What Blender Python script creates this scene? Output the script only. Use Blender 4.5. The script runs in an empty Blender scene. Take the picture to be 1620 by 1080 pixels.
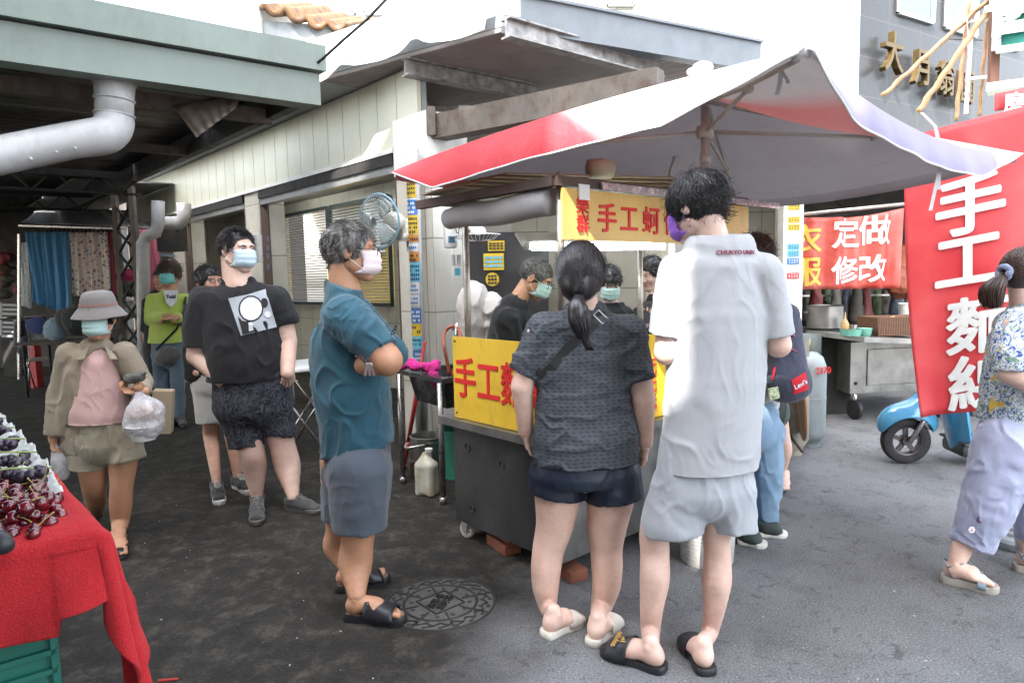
import bpy, math, random
import numpy as np
from mathutils import Vector, Matrix
from mathutils.bvhtree import BVHTree
SC = bpy.context.scene
COL = SC.collection
# ------------------------------------------------------------------ camera
F_PX, CAM_H, PITCH, ROLL = 1050.0, 1.45, math.radians(5.3), math.radians(1.3)
CAM = np.array([0.0, 0.0, CAM_H])
_F = np.array([0, math.cos(PITCH), -math.sin(PITCH)])
_R0 = np.array([1.0, 0, 0]); _U0 = np.array([0, math.sin(PITCH), math.cos(PITCH)])
_R = math.cos(ROLL)*_R0 - math.sin(ROLL)*_U0
_U = math.sin(ROLL)*_R0 + math.cos(ROLL)*_U0
cd = bpy.data.cameras.new('camera'); cam = bpy.data.objects.new('camera', cd); COL.objects.link(cam)
cam.matrix_world = Matrix(((_R[0], _U[0], -_F[0], CAM[0]), (_R[1], _U[1], -_F[1], CAM[1]), (_R[2], _U[2], -_F[2], CAM[2]), (0, 0, 0, 1)))
cd.sensor_width = 36; cd.lens = F_PX/1620*36; cd.clip_start = 0.05; cd.clip_end = 2000
SC.camera = cam
# ------------------------------------------------------------------ light
SUN_EL, SUN_AZ = math.radians(50), math.radians(207)      # azimuth from +Y clockwise: the sun stands behind the camera, a little left
SUN = np.array([math.cos(SUN_EL)*math.sin(SUN_AZ), math.cos(SUN_EL)*math.cos(SUN_AZ), math.sin(SUN_EL)])
world = bpy.data.worlds.new('World'); SC.world = world; world.use_nodes = True
wn = world.node_tree; wn.nodes.clear()
sky = wn.nodes.new('ShaderNodeTexSky'); sky.sky_type = 'NISHITA'; sky.sun_disc = False
sky.sun_elevation = SUN_EL; sky.sun_rotation = SUN_AZ; sky.dust_density = 4.0; sky.air_density = 1.2; sky.ozone_density = 0.6
bg = wn.nodes.new('ShaderNodeBackground'); bg.inputs[1].default_value = 0.15
hs = wn.nodes.new('ShaderNodeHueSaturation'); hs.inputs['Saturation'].default_value = .45; wo = wn.nodes.new('ShaderNodeOutputWorld'); wn.links.new(sky.outputs[0], hs.inputs['Color']); wn.links.new(hs.outputs[0], bg.inputs[0]); wn.links.new(bg.outputs[0], wo.inputs[0])
sl = bpy.data.lights.new('sun', 'SUN'); sl.energy = 2.2; sl.angle = math.radians(0.5); sl.color = (1, .95, .88)
so = bpy.data.objects.new('sun', sl); COL.objects.link(so)
so.rotation_euler = Vector(SUN).to_track_quat('Z', 'Y').to_euler()
SC.view_settings.view_transform = 'Standard'; SC.view_settings.look = 'None'; SC.view_settings.gamma = 1
SC.view_settings.exposure = 3.25
SC.render.engine = 'CYCLES'
SC.cycles.max_bounces = 6; SC.cycles.diffuse_bounces = 4; SC.cycles.glossy_bounces = 3; SC.cycles.transparent_max_bounces = 8
SC.cycles.use_denoising = True
SC.cycles.caustics_reflective = False; SC.cycles.caustics_refractive = False; SC.cycles.sample_clamp_indirect = 6

# ------------------------------------------------------------------ pixel of the photo -> point of the place
def ray(px, py):
    return _F + (px-810)/F_PX*_R + (540-py)/F_PX*_U
def P(px, py, Y):
    d = ray(px, py); return CAM + d*(Y/d[1])
def G(px, py, z=0.0):
    d = ray(px, py); return CAM + d*((z-CAM_H)/d[2])
def proj(p):
    v = np.asarray(p, float)-CAM; k = v@_F
    return 810+F_PX*(v@_R)/k, 540-F_PX*(v@_U)/k
def V3(*a): return np.array(a, float)
def unit(v):
    v = np.asarray(v, float); n = np.linalg.norm(v); return v/n if n > 1e-9 else V3(0, 0, 1)
def lerp(a, b, t): return np.asarray(a, float)*(1-t)+np.asarray(b, float)*t

# ------------------------------------------------------------------ materials
MATS = {}
class N:
    """small node-tree helper"""
    def __init__(s, name):
        s.m = bpy.data.materials.new(name); s.m.use_nodes = True; s.t = s.m.node_tree; s.n = s.t.nodes; s.l = s.t.links
        s.b = s.n['Principled BSDF']; s.out = s.n['Material Output']
        s.tc = s.n.new('ShaderNodeTexCoord')
    def node(s, typ, **kw):
        x = s.n.new(typ)
        for k, v in kw.items(): setattr(x, k, v)
        return x
    def link(s, a, b): s.l.new(a, b)
    def mapping(s, scale=(1, 1, 1), rot=(0, 0, 0), loc=(0, 0, 0), src='Object'):
        mp = s.n.new('ShaderNodeMapping'); mp.inputs['Scale'].default_value = scale; mp.inputs['Rotation'].default_value = rot; mp.inputs['Location'].default_value = loc
        s.link(s.tc.outputs[src], mp.inputs[0]); return mp.outputs[0]
    def noise(s, scale, detail=4, rough=.55, dist=0, vec=None):
        x = s.n.new('ShaderNodeTexNoise'); x.inputs['Scale'].default_value = scale; x.inputs['Detail'].default_value = detail
        x.inputs['Roughness'].default_value = rough; x.inputs['Distortion'].default_value = dist
        s.link(vec if vec is not None else s.tc.outputs['Object'], x.inputs['Vector']); return x.outputs['Fac']
    def ramp(s, fac, stops, interp='LINEAR'):
        r = s.n.new('ShaderNodeValToRGB'); e = r.color_ramp; e.interpolation = interp
        while len(e.elements) < len(stops): e.elements.new(.5)
        for el, (p, c) in zip(e.elements, stops):
            el.position = p; el.color = (c, c, c, 1) if isinstance(c, (int, float)) else (*c, 1)
        s.link(fac, r.inputs[0]); return r.outputs[0]
    def mix(s, fac, a, b, blend='MIX'):
        x = s.n.new('ShaderNodeMix'); x.data_type = 'RGBA'; x.blend_type = blend
        for v, i in ((fac, 0), (a, 6), (b, 7)):
            if isinstance(v, (int, float)): x.inputs[i].default_value = v if i == 0 else (v, v, v, 1)
            elif isinstance(v, tuple): x.inputs[i].default_value = (*v[:3], 1)
            else: s.link(v, x.inputs[i])
        return x.outputs[2]
    def math(s, op, a, b=0.0, c=None):
        x = s.n.new('ShaderNodeMath'); x.operation = op
        for v, i in ((a, 0), (b, 1), (c, 2)):
            if v is None: continue
            if isinstance(v, (int, float)): x.inputs[i].default_value = v
            else: s.link(v, x.inputs[i])
        return x.outputs[0]
    def base(s, c):
        if isinstance(c, tuple): s.b.inputs['Base Color'].default_value = (*c[:3], 1)
        else: s.link(c, s.b.inputs['Base Color'])
    def rough(s, r):
        if isinstance(r, (int, float)): s.b.inputs['Roughness'].default_value = r
        else: s.link(r, s.b.inputs['Roughness'])
    def bump(s, h, strength=.3, dist=.01):
        x = s.n.new('ShaderNodeBump'); x.inputs['Strength'].default_value = strength; x.inputs['Distance'].default_value = dist
        s.link(h, x.inputs['Height']); s.link(x.outputs[0], s.b.inputs['Normal'])
    def set(s, **kw):
        for k, v in kw.items(): s.b.inputs[k.replace('_', ' ')].default_value = v

def mat(name, col, rough=.6, metal=0, var=.12, vscale=6, bump=.15, bscale=60, bdist=.004, col2=None, dirt=0, dirtcol=(.06, .05, .04), spec=.5, **kw):
    """painted / cloth / metal surface with a little wear, grain and relief"""
    if name in MATS: return MATS[name]
    n = N(name); col = tuple(col)
    c2 = col2 or tuple(min(1, c*(1+var)+.0) for c in col); c1 = tuple(c*(1-var) for c in col)
    nz = n.noise(vscale, 5, .6)
    c = n.ramp(nz, [(.3, c1), (.7, c2)])
    if dirt:
        dn = n.noise(vscale*1.7, 8, .7, .3, n.mapping((1, 1, .6), loc=(3, 1, 2)))
        c = n.mix(n.math('MULTIPLY', n.ramp(dn, [(.48, 0.0), (.72, 1.0)]), dirt), c, dirtcol)
    n.base(c); n.set(Metallic=metal); n.b.inputs['Specular IOR Level'].default_value = spec
    n.rough(n.ramp(n.noise(vscale*2, 3), [(.3, max(.03, rough*.8)), (.7, min(1, rough*1.2))]))
    if bump: n.bump(n.noise(bscale, 3), bump, bdist)
    for k, v in kw.items(): n.b.inputs[k.replace('_', ' ')].default_value = v
    MATS[name] = n.m; return n.m

# ------------------------------------------------------------------ objects
WLOC = {}
def tag(o, label=None, cat=None, group=None, kind=None):
    if label: o['label'] = label
    if cat: o['category'] = cat
    if group: o['group'] = group
    if kind: o['kind'] = kind
    return o
def thing(name, label, cat, loc=(0, 0, 0), group=None):
    o = bpy.data.objects.new(name, None); COL.objects.link(o); o.location = loc; o.empty_display_size = .1
    WLOC[o.name] = np.array(loc, float); return tag(o, label, cat, group)
def link_mesh(name, verts, faces, mats, parent=None, smooth=False, fmat=None, uv=None, origin=None):
    verts = np.asarray(verts, float).reshape(-1, 3)
    if parent is not None: off = WLOC[parent.name]
    elif origin is not None: off = np.asarray(origin, float)
    else:
        lo, hi = verts.min(0), verts.max(0); off = np.array([(lo[0]+hi[0])/2, (lo[1]+hi[1])/2, lo[2]])
    me = bpy.data.meshes.new(name)
    me.from_pydata((verts-off).tolist(), [], faces if isinstance(faces, list) else faces.tolist())
    if not isinstance(mats, (list, tuple)): mats = [mats]
    for m in mats: me.materials.append(m)
    if fmat is not None and len(fmat) == len(me.polygons): me.polygons.foreach_set('material_index', np.asarray(fmat, dtype=np.int32))
    if smooth is True: me.polygons.foreach_set('use_smooth', [True]*len(me.polygons))
    elif isinstance(smooth, (int, float)) and smooth: me.polygons.foreach_set('use_smooth', [True]*len(me.polygons)); me.set_sharp_from_angle(angle=math.radians(smooth))
    if uv is not None:
        l = me.uv_layers.new(name='UVMap'); vi = np.zeros(len(me.loops), dtype=np.int32); me.loops.foreach_get('vertex_index', vi)
        l.data.foreach_set('uv', np.asarray(uv, float)[vi].ravel())
    me.update()
    o = bpy.data.objects.new(name, me); COL.objects.link(o)
    if parent is not None: o.parent = parent; WLOC[o.name] = off.copy()
    else: o.location = off; WLOC[o.name] = off.copy()
    return o
class MB:
    """collects shapes in place coordinates, builds ONE mesh object"""
    def __init__(s): s.v = []; s.f = []; s.m = []; s.mi = 0
    def add(s, vs, fs):
        b = len(s.v); s.v.extend([tuple(map(float, p)) for p in vs]); s.f.extend([tuple(b+i for i in f) for f in fs]); s.m.extend([s.mi]*len(fs)); return s
    def mat(s, i): s.mi = i; return s
    def hexa(s, p):   # 8 points: bottom 4 (ccw from above), top 4
        return s.add(p, [(3, 2, 1, 0), (4, 5, 6, 7), (0, 1, 5, 4), (1, 2, 6, 5), (2, 3, 7, 6), (3, 0, 4, 7)])
    def box(s, c, size, ax=None, ay=None, bev=0.0):
        c = np.asarray(c, float); ax = unit(ax) if ax is not None else V3(1, 0, 0)
        if ay is None: az = V3(0, 0, 1); ay = unit(np.cross(az, ax)); az = np.cross(ax, ay)
        else: ay = unit(ay); az = np.cross(ax, ay)
        x, y, z = [d/2 for d in size]
        if not bev:
            pts = [c+ax*i*x+ay*j*y+az*k*z for k in (-1, 1) for i, j in ((-1, -1), (1, -1), (1, 1), (-1, 1))]
            return s.hexa(pts)
        b = min(bev, x*.9, y*.9, z*.9); rings = []
        prof = [(-z, b), (-z+b*.3, b*.3), (-z+b, 0), (z-b, 0), (z-b*.3, b*.3), (z, b)]
        vs = []
        for zz, ins in prof:
            r = max(b-0, 1e-6)
            X, Y = x-ins, y-ins; rr = max(b-ins*.999, b*.25)
            for cx, cy, a0 in ((1, 1, 0), (-1, 1, 90), (-1, -1, 180), (1, -1, 270)):
                for a in (0, 45, 90):
                    t = math.radians(a0+a); vs.append(c+ax*(cx*(X-rr)+rr*math.cos(t))+ay*(cy*(Y-rr)+rr*math.sin(t))+az*zz)
        n = 12; fs = []
        for k in range(len(prof)-1):
            for i in range(n): fs.append((k*n+i, k*n+(i+1) % n, (k+1)*n+(i+1) % n, (k+1)*n+i))
        fs.append(tuple(range(n-1, -1, -1))); fs.append(tuple((len(prof)-1)*n+i for i in range(n)))
        return s.add(vs, fs)
    def bar(s, a, b, w, h, up=(0, 0, 1)):
        a, b = np.asarray(a, float), np.asarray(b, float); d = b-a; ax = unit(d); ay = unit(np.cross(np.asarray(up, float), ax))
        if abs(np.dot(ax, unit(up))) > .99: ay = unit(np.cross((1, 0, 0), ax))
        return s.box((a+b)/2, (np.linalg.norm(d), w, h), ax, ay)
    def tube(s, pts, r, n=10, cap=True, closed=False, sq=None):
        pts = [np.asarray(p, float) for p in pts]; k = len(pts); rs = r if hasattr(r, '__len__') else [r]*k
        vs = []; prev = None
        for i, p in enumerate(pts):
            a = pts[(i-1) % k] if (i > 0 or closed) else p; b = pts[(i+1) % k] if (i < k-1 or closed) else p
            t = unit(b-a)
            if prev is None:
                u = np.cross(t, (0, 0, 1)); u = np.cross(t, (1, 0, 0)) if np.linalg.norm(u) < .05 else u
            else: u = prev-t*np.dot(prev, t)
            u = unit(u); prev = u; w = np.cross(t, u)
            for j in range(n):
                an = 2*math.pi*j/n; vs.append(p+rs[i]*(u*math.cos(an)+w*math.sin(an)*(sq or 1)))
        fs = []
        for i in range(k if closed else k-1):
            for j in range(n): fs.append((i*n+j, i*n+(j+1) % n, ((i+1) % k)*n+(j+1) % n, ((i+1) % k)*n+j))
        if cap and not closed: fs.append(tuple(range(n-1, -1, -1))); fs.append(tuple((k-1)*n+j for j in range(n)))
        return s.add(vs, fs)
    def lathe(s, prof, base=(0, 0, 0), axis=(0, 0, 1), n=24, cap=True, ang=2*math.pi):
        base = np.asarray(base, float); az = unit(axis); u = np.cross(az, (0, 1, 0)); u = np.cross(az, (1, 0, 0)) if np.linalg.norm(u) < .05 else u
        u = unit(u); w = np.cross(az, u); vs = []
        for r, z in prof:
            for j in range(n): a = ang*j/n; vs.append(base+az*z+r*(u*math.cos(a)+w*math.sin(a)))
        fs = []
        for i in range(len(prof)-1):
            for j in range(n): fs.append((i*n+j, i*n+(j+1) % n, (i+1)*n+(j+1) % n, (i+1)*n+j))
        if cap:
            if prof[0][0] > 1e-4: fs.append(tuple(range(n-1, -1, -1)))
            if prof[-1][0] > 1e-4: fs.append(tuple((len(prof)-1)*n+j for j in range(n)))
        return s.add(vs, fs)
    def prism(s, poly, vec):
        poly = [np.asarray(p, float) for p in poly]; vec = np.asarray(vec, float); n = len(poly)
        return s.add(poly+[p+vec for p in poly], [tuple(range(n-1, -1, -1)), tuple(range(n, 2*n))]+[(i, (i+1) % n, n+(i+1) % n, n+i) for i in range(n)])
    def sheet(s, fn, nu, nv, thick=0.0):
        vs = [np.asarray(fn(i/nu, j/nv), float) for j in range(nv+1) for i in range(nu+1)]; w = nu+1
        fs = [(j*w+i, j*w+i+1, (j+1)*w+i+1, (j+1)*w+i) for j in range(nv) for i in range(nu)]
        if not thick: return s.add(vs, fs)
        A = np.array(vs).reshape(nv+1, nu+1, 3); du = np.gradient(A, axis=1); dv = np.gradient(A, axis=0); nn = np.cross(du, dv); nn /= np.linalg.norm(nn, axis=2, keepdims=True)+1e-12
        B = (A-nn*thick).reshape(-1, 3); k = len(vs)
        fs2 = [tuple(k+i for i in reversed(f)) for f in fs]
        edge = [j for j in range(nu+1)]+[j*w+nu for j in range(1, nv+1)]+[nv*w+i for i in range(nu-1, -1, -1)]+[j*w for j in range(nv-1, 0, -1)]
        fs3 = [(edge[(i+1) % len(edge)], edge[i], k+edge[i], k+edge[(i+1) % len(edge)]) for i in range(len(edge))]
        return s.add(vs+list(B), fs+fs2+fs3)
    def ball(s, c, r, n=12, m=8, ax=None):
        c = np.asarray(c, float); rx, ry, rz = (r if hasattr(r, '__len__') else (r, r, r)); X, Y, Z = ax if ax is not None else (V3(1, 0, 0), V3(0, 1, 0), V3(0, 0, 1))
        vs = [c+Z*rz]; 
        for i in range(1, m):
            t = math.pi*i/m
            for j in range(n): a = 2*math.pi*j/n; vs.append(c+X*rx*math.sin(t)*math.cos(a)+Y*ry*math.sin(t)*math.sin(a)+Z*rz*math.cos(t))
        vs.append(c-Z*rz); fs = [(0, 1+j, 1+(j+1) % n) for j in range(n)]
        for i in range(m-2):
            for j in range(n): fs.append((1+i*n+j, 1+(i+1)*n+j, 1+(i+1)*n+(j+1) % n, 1+i*n+(j+1) % n))
        L = len(vs)-1; fs += [(L, 1+(m-2)*n+(j+1) % n, 1+(m-2)*n+j) for j in range(n)]
        return s.add(vs, fs)
    def build(s, name, m, parent=None, smooth=False, origin=None):
        return link_mesh(name, s.v, s.f, m, parent, smooth, s.m if isinstance(m, (list, tuple)) else None, origin=origin)

def tx(body, size, m, origin, right, up, parent, name='lettering', depth=.002, bold=0.0, align='CENTER', target=None, push=.003, wscale=1.0, shear=0):
    """lettering laid on a surface: origin is the centre, right/up its axes; target = (bvh) to press it on a curved cloth"""
    c = bpy.data.curves.new('t', 'FONT'); c.body = body; c.align_x = align; c.align_y = 'CENTER'; c.size = 1.0; c.offset = min(bold, .004); c.resolution_u = 3; c.extrude = 0 if target else depth/size/2; c.shear = shear
    o = bpy.data.objects.new('t', c); COL.objects.link(o); bpy.context.view_layer.update()
    me = bpy.data.meshes.new_from_object(o.evaluated_get(bpy.context.evaluated_depsgraph_get()))
    bpy.data.objects.remove(o)
    v = np.zeros(len(me.vertices)*3); me.vertices.foreach_get('co', v); v = v.reshape(-1, 3); fs = [tuple(p.vertices) for p in me.polygons]
    if target:
        import bmesh
        bm = bmesh.new(); bm.from_mesh(me); bmesh.ops.triangulate(bm, faces=bm.faces[:])
        for _ in range(3):
            lim = .07; ee = [e for e in bm.edges if e.calc_length() > lim]
            if not ee: break
            bmesh.ops.subdivide_edges(bm, edges=ee, cuts=1); bmesh.ops.triangulate(bm, faces=bm.faces[:])
        bm.to_mesh(me); bm.free(); v = np.zeros(len(me.vertices)*3); me.vertices.foreach_get('co', v); v = v.reshape(-1, 3); fs = [tuple(p.vertices) for p in me.polygons]
    if bold > .006:
        V0, F0_ = v, fs; n0 = len(v); k_ = bold*.75; v = np.concatenate([V0+np.array([dx*k_, dy*k_, dz*.0004/size]) for dx, dy, dz in [(math.cos(q*.7854), math.sin(q*.7854), q) for q in range(8)]+[(0, 0, 8)]]); fs = [tuple(j+q*n0 for j in f) for q in range(9) for f in F0_]
    zoff = v[:, 2]*size if target else np.zeros(len(v))
    ctr = (v.max(0)+v.min(0))/2 if align == 'CENTER' else np.zeros(3)
    v = v-ctr; right, up = unit(right), unit(up); nrm = np.cross(right, up)
    w = np.asarray(origin, float)+v[:, :1]*size*wscale*right+v[:, 1:2]*size*up+v[:, 2:]*size*nrm+nrm*depth*.5
    if target:
        out = []
        for p, zo in zip(w, zoff):
            hit = target.ray_cast(Vector(p+nrm*.3), Vector(-nrm), .7)
            out.append(np.array(hit[0])+nrm*(push+zo) if hit[0] else p)
        w = np.array(out)
    bpy.data.meshes.remove(me)
    return link_mesh(name, w, fs, m, parent)
def bvh_of(verts, faces): return BVHTree.FromPolygons([tuple(v) for v in verts], [tuple(f) for f in faces])

# ------------------------------------------------------------------ smooth bodies: signed distance field -> mesh
def smin(a, b, k):
    if k <= 0: return np.minimum(a, b)
    h = np.clip(.5+.5*(b-a)/k, 0, 1); return b*(1-h)+a*h-k*h*(1-h)
class Body:
    def __init__(s, h=.008): s.h = h; s.pr = []; s.cuts = {}; s.g = []; s.tg = set()
    def cone(s, a, b, ra, rb, k=.02, w=None, ka=1.0, kb=None, sub=False, g=None):
        s.g.append(g); s.pr.append(('c', np.asarray(a, float), np.asarray(b, float), ra, rb, k, None if w is None else unit(w), ka, ka if kb is None else kb, sub)); return s
    def ell(s, c, r, k=.02, ax=None, sub=False):
        A = np.eye(3) if ax is None else np.array([unit(x) for x in ax]); s.g.append(None); s.pr.append(('e', np.asarray(c, float), A, np.asarray(r, float)*np.ones(3), k, sub)); return s
    def chain(s, pts, rs, k=.02, **kw):
        g = object(); s.tg.add(g)
        if len(pts) > 3:      # round the joints
            pts = [np.asarray(p, float) for p in pts]; A = [2*pts[0]-pts[1]]+pts+[2*pts[-1]-pts[-2]]; R = [rs[0]]+list(rs)+[rs[-1]]; P_, R_ = [], []
            for i in range(1, len(pts)):
                for t in (0, .25, .5, .75):
                    c = .35; h = (-c*t+2*c*t*t-c*t**3, 1+(c-3)*t*t+(2-c)*t**3, c*t+(3-2*c)*t*t+(c-2)*t**3, -c*t*t+c*t**3)
                    P_.append(sum(h[j]*A[i-1+j] for j in range(4))); R_.append(sum(h[j]*R[i-1+j] for j in range(4)))
            pts, rs = P_+[pts[-1]], R_+[rs[-1]]
        for i in range(len(pts)-1): s.cone(pts[i], pts[i+1], rs[i], rs[i+1], k, g=g, **kw)
        return s
    def cut_near(s, p, nrm, reach=.055):
        """trim flat, at p, only the pieces whose axis passes by p"""
        p = np.asarray(p, float); nrm = unit(nrm); done = set()
        for pr, g in zip(s.pr, s.g):
            if pr[0] == 'c' and not pr[-1]:
                a, b = pr[1], pr[2]; d = b-a; t = np.clip(((p-a)@d)/max(d@d, 1e-12), 0, 1)
                if np.linalg.norm(p-a-t*d) < reach:
                    if g is None or g not in s.tg: s.cuts.setdefault(id(pr), []).append((p, nrm))
                    elif g not in done:
                        done.add(g)
                        for p2, g2 in zip(s.pr, s.g):
                            if g2 is g: s.cuts.setdefault(id(p2), []).append((p, nrm))
        return s
    def mesh(s):
        h = s.h; bb = []
        for p in s.pr:
            if p[0] == 'c':
                R = max(p[3]*max(1, p[7]), p[4]*max(1, p[8])); bb.append((np.minimum(p[1], p[2])-R, np.maximum(p[1], p[2])+R, p[5]))
            else:
                R = p[3].max(); bb.append((p[1]-R, p[1]+R, p[4]))
        add = [b for b, p in zip(bb, s.pr) if not p[-1]]
        lo = np.min([b[0] for b in add], 0)-3*h; hi = np.max([b[1] for b in add], 0)+3*h
        n = np.ceil((hi-lo)/h).astype(int)+1; D = np.full(n, 1.0, dtype=np.float32)
        ub = list(bb)
        for g in set(x for x in s.g if x is not None):
            ii = [i for i, x in enumerate(s.g) if x is g]; l = np.min([bb[i][0] for i in ii], 0); u = np.max([bb[i][1] for i in ii], 0)
            for i in ii: ub[i] = (l, u, bb[i][2])
        last = [i+1 >= len(s.pr) or s.g[i] is None or s.g[i+1] is not s.g[i] for i in range(len(s.pr))]; acc_ = None
        for pi, (p, (l, u, k)) in enumerate(zip(s.pr, ub)):
            mgn = k+4*h; i0 = np.clip(np.floor((l-mgn-lo)/h).astype(int), 0, n); i1 = np.clip(np.ceil((u+mgn-lo)/h).astype(int)+1, 0, n)
            if (i1 <= i0).any(): continue
            g = [lo[a]+h*np.arange(i0[a], i1[a]) for a in range(3)]
            X = np.stack(np.meshgrid(*g, indexing='ij'), -1).astype(np.float32)
            if p[0] == 'c':
                _, a, b, ra, rb, k, w, ka, kb, sub = p; d = b-a; L = max(d@d, 1e-12); q = X-a.astype(np.float32)
                if w is not None:       # work in the squashed space so that the radii stay those of an ellipse
                    w2 = w-d*(w@d)/L; w2 = unit(w2)
                    t = np.clip((q@d)/L, 0, 1); v = q-t[..., None]*d; kk = ka+(kb-ka)*t; vw = v@w2
                    v = v-vw[..., None]*w2*(1-1/kk)[..., None]; dist = np.linalg.norm(v, axis=-1)-(ra+(rb-ra)*t)
                else:
                    t = np.clip((q@d)/L, 0, 1); dist = np.linalg.norm(q-t[..., None]*d, axis=-1)-(ra+(rb-ra)*t)
            else:
                _, c, A, r, k, sub = p; q = (X-c)@A.T; k0 = np.linalg.norm(q/r, axis=-1); k1 = np.linalg.norm(q/(r*r), axis=-1)+1e-9; dist = k0*(k0-1)/k1
            for cp, cn in s.cuts.get(id(p), ()): dist = np.maximum(dist, -((X-np.asarray(cp, np.float32))@np.asarray(cn, np.float32)))
            sl_ = tuple(slice(i0[a], i1[a]) for a in range(3)); dist = dist.astype(np.float32)
            if s.g[pi] is not None:
                acc_ = dist if acc_ is None else smin(acc_, dist, .004)
                if not last[pi]: continue
                dist = acc_; acc_ = None
            D[sl_] = -smin(-D[sl_], dist, k) if sub else smin(D[sl_], dist, k)
        return surface_nets(D, lo, h)
def surface_nets(D, lo, h):
    nx, ny, nz = D.shape; S = D < 0; cs = np.zeros((nx-1, ny-1, nz-1), np.int8)
    for a in (0, 1):
        for b in (0, 1):
            for c in (0, 1): cs += S[a:nx-1+a, b:ny-1+b, c:nz-1+c]
    ci = np.argwhere((cs > 0) & (cs < 8)); idx = np.full(cs.shape, -1, np.int64); idx[tuple(ci.T)] = np.arange(len(ci))
    acc = np.zeros((len(ci), 3)); cnt = np.zeros(len(ci)); cr = [(a, b, c) for a in (0, 1) for b in (0, 1) for c in (0, 1)]
    for A in cr:
        for B in cr:
            if sum(B)-sum(A) == 1 and all(y >= x for x, y in zip(A, B)):
                pa = ci+A; pb = ci+B; da = D[tuple(pa.T)]; db = D[tuple(pb.T)]; m = (da < 0) != (db < 0)
                t = np.where(m, da/np.where(m, da-db, 1), 0); acc[m] += (np.array(A)+t[:, None]*(np.array(B)-np.array(A)))[m]; cnt[m] += 1
    V = lo+h*(ci+acc/cnt[:, None]); Q = []
    for ax in range(3):
        o1, o2 = [(1, 2), (2, 0), (0, 1)][ax]; sl0 = [slice(None)]*3; sl1 = [slice(None)]*3; sl0[ax] = slice(0, -1); sl1[ax] = slice(1, None)
        a, b = S[tuple(sl0)], S[tuple(sl1)]; e = np.argwhere(a != b); e = e[(e[:, o1] > 0) & (e[:, o2] > 0) & (e[:, o1] < D.shape[o1]-1) & (e[:, o2] < D.shape[o2]-1)]
        if not len(e): continue
        u = np.zeros(3, int); u[o1] = 1; w = np.zeros(3, int); w[o2] = 1
        q = np.stack([idx[tuple((e-u-w).T)], idx[tuple((e-w).T)], idx[tuple(e.T)], idx[tuple((e-u).T)]], 1)
        fl = ~a[tuple(e.T)]; q[fl] = q[fl][:, ::-1]; Q.append(q)
    return V, np.concatenate(Q)
def vnormals(V, Q):
    fn = np.cross(V[Q[:, 2]]-V[Q[:, 0]], V[Q[:, 3]]-V[Q[:, 1]]); n = np.zeros_like(V)
    for i in range(Q.shape[1]): np.add.at(n, Q[:, i], fn)
    return n/(np.linalg.norm(n, axis=1, keepdims=True)+1e-12)
def smooth_noise(X, scale, seed=0, stretch=(1, 1, 1)):
    """cheap smooth vector noise: warped sums of sines"""
    r = np.random.RandomState(seed); q = X*scale*np.array(stretch); q = q+.6*np.sin(q[:, [1, 2, 0]]*1.3+r.rand(3)*6)
    o = np.zeros(len(X))
    for i in range(5):
        d = unit(r.randn(3)); o += np.sin(q@d*(1+.5*i)+r.rand()*6.28)/(1+.35*i)
    return o/3.0
_PG = np.random.RandomState(77).randn(4096, 3); _PG /= np.linalg.norm(_PG, axis=1, keepdims=True)
def perlin(X, seed=0):
    i = np.floor(X).astype(np.int64); f = X-i; w = f*f*f*(f*(f*6-15)+10); o = np.zeros(len(X))
    for a in (0, 1):
        for b in (0, 1):
            for c in (0, 1):
                h = ((i[:, 0]+a)*73856093 ^ (i[:, 1]+b)*19349663 ^ (i[:, 2]+c)*83492791 ^ seed*2654435) & 4095
                o += (_PG[h]*(f-np.array([a, b, c]))).sum(1)*np.where(a, w[:, 0], 1-w[:, 0])*np.where(b, w[:, 1], 1-w[:, 1])*np.where(c, w[:, 2], 1-w[:, 2])
    return o*1.6
def folds(V, Q, amp, scale, seed=0, stretch=(1, 1, .35), mask=None):
    """cloth creases: ridged noise pushed along the normals"""
    n = vnormals(V, Q); sc = scale*.62; q = V*np.array(stretch)*sc; q = q+.55*np.stack([perlin(V*sc*.7+9*j, seed+j) for j in range(3)], 1)
    a, b, c = perlin(q, seed+3), perlin(q*2.1+5, seed+4), perlin(V*sc*.45, seed+5); r1 = np.clip(1-np.abs(a)*3.2, 0, 1)**1.5; r2 = np.clip(1-np.abs(b)*3.0, 0, 1)**1.5; m1 = np.clip(.5+2.2*c, 0, 1)
    d = amp*(1.25*r1*(.35+.65*m1)+.55*r2*(1-m1)+.9*a-.45)
    if mask is not None: d = d*mask(V)
    return V+n*d[:, None]
def cull(V, Q, test):
    """drop the faces whose centre passes test(centre, normal)"""
    c = V[Q].mean(1); fn = np.cross(V[Q[:, 2]]-V[Q[:, 0]], V[Q[:, 3]]-V[Q[:, 1]]); fn /= np.linalg.norm(fn, axis=1, keepdims=True)+1e-12
    return V, Q[~test(c, fn)]
def join(parts):
    vs, fs, ms = [], [], []; b = 0
    for V, Q, m in parts:
        vs.append(V); fs += [tuple(int(i)+b for i in f) for f in Q]; ms += [m]*len(Q); b += len(V)
    return np.concatenate(vs), fs, ms
# ------------------------------------------------------------------ common directions of the place
def az(deg): a = math.radians(deg); return V3(math.sin(a), math.cos(a), 0)
Z = V3(0, 0, 1)
DW = az(-43); NW = az(47)        # along the shop wall (away, left) and into the shop
DS = az(49.5); DC = az(-41)      # along the cart's front (away, right) and along its side (away, left)
DG = az(53.5)                    # along the big green gutter (away, right)
def at2(o, *dv):                 # o + distance*direction ...
    o = np.array(o, float)
    for d, v in dv: o = o+d*np.asarray(v, float)
    return o

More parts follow.
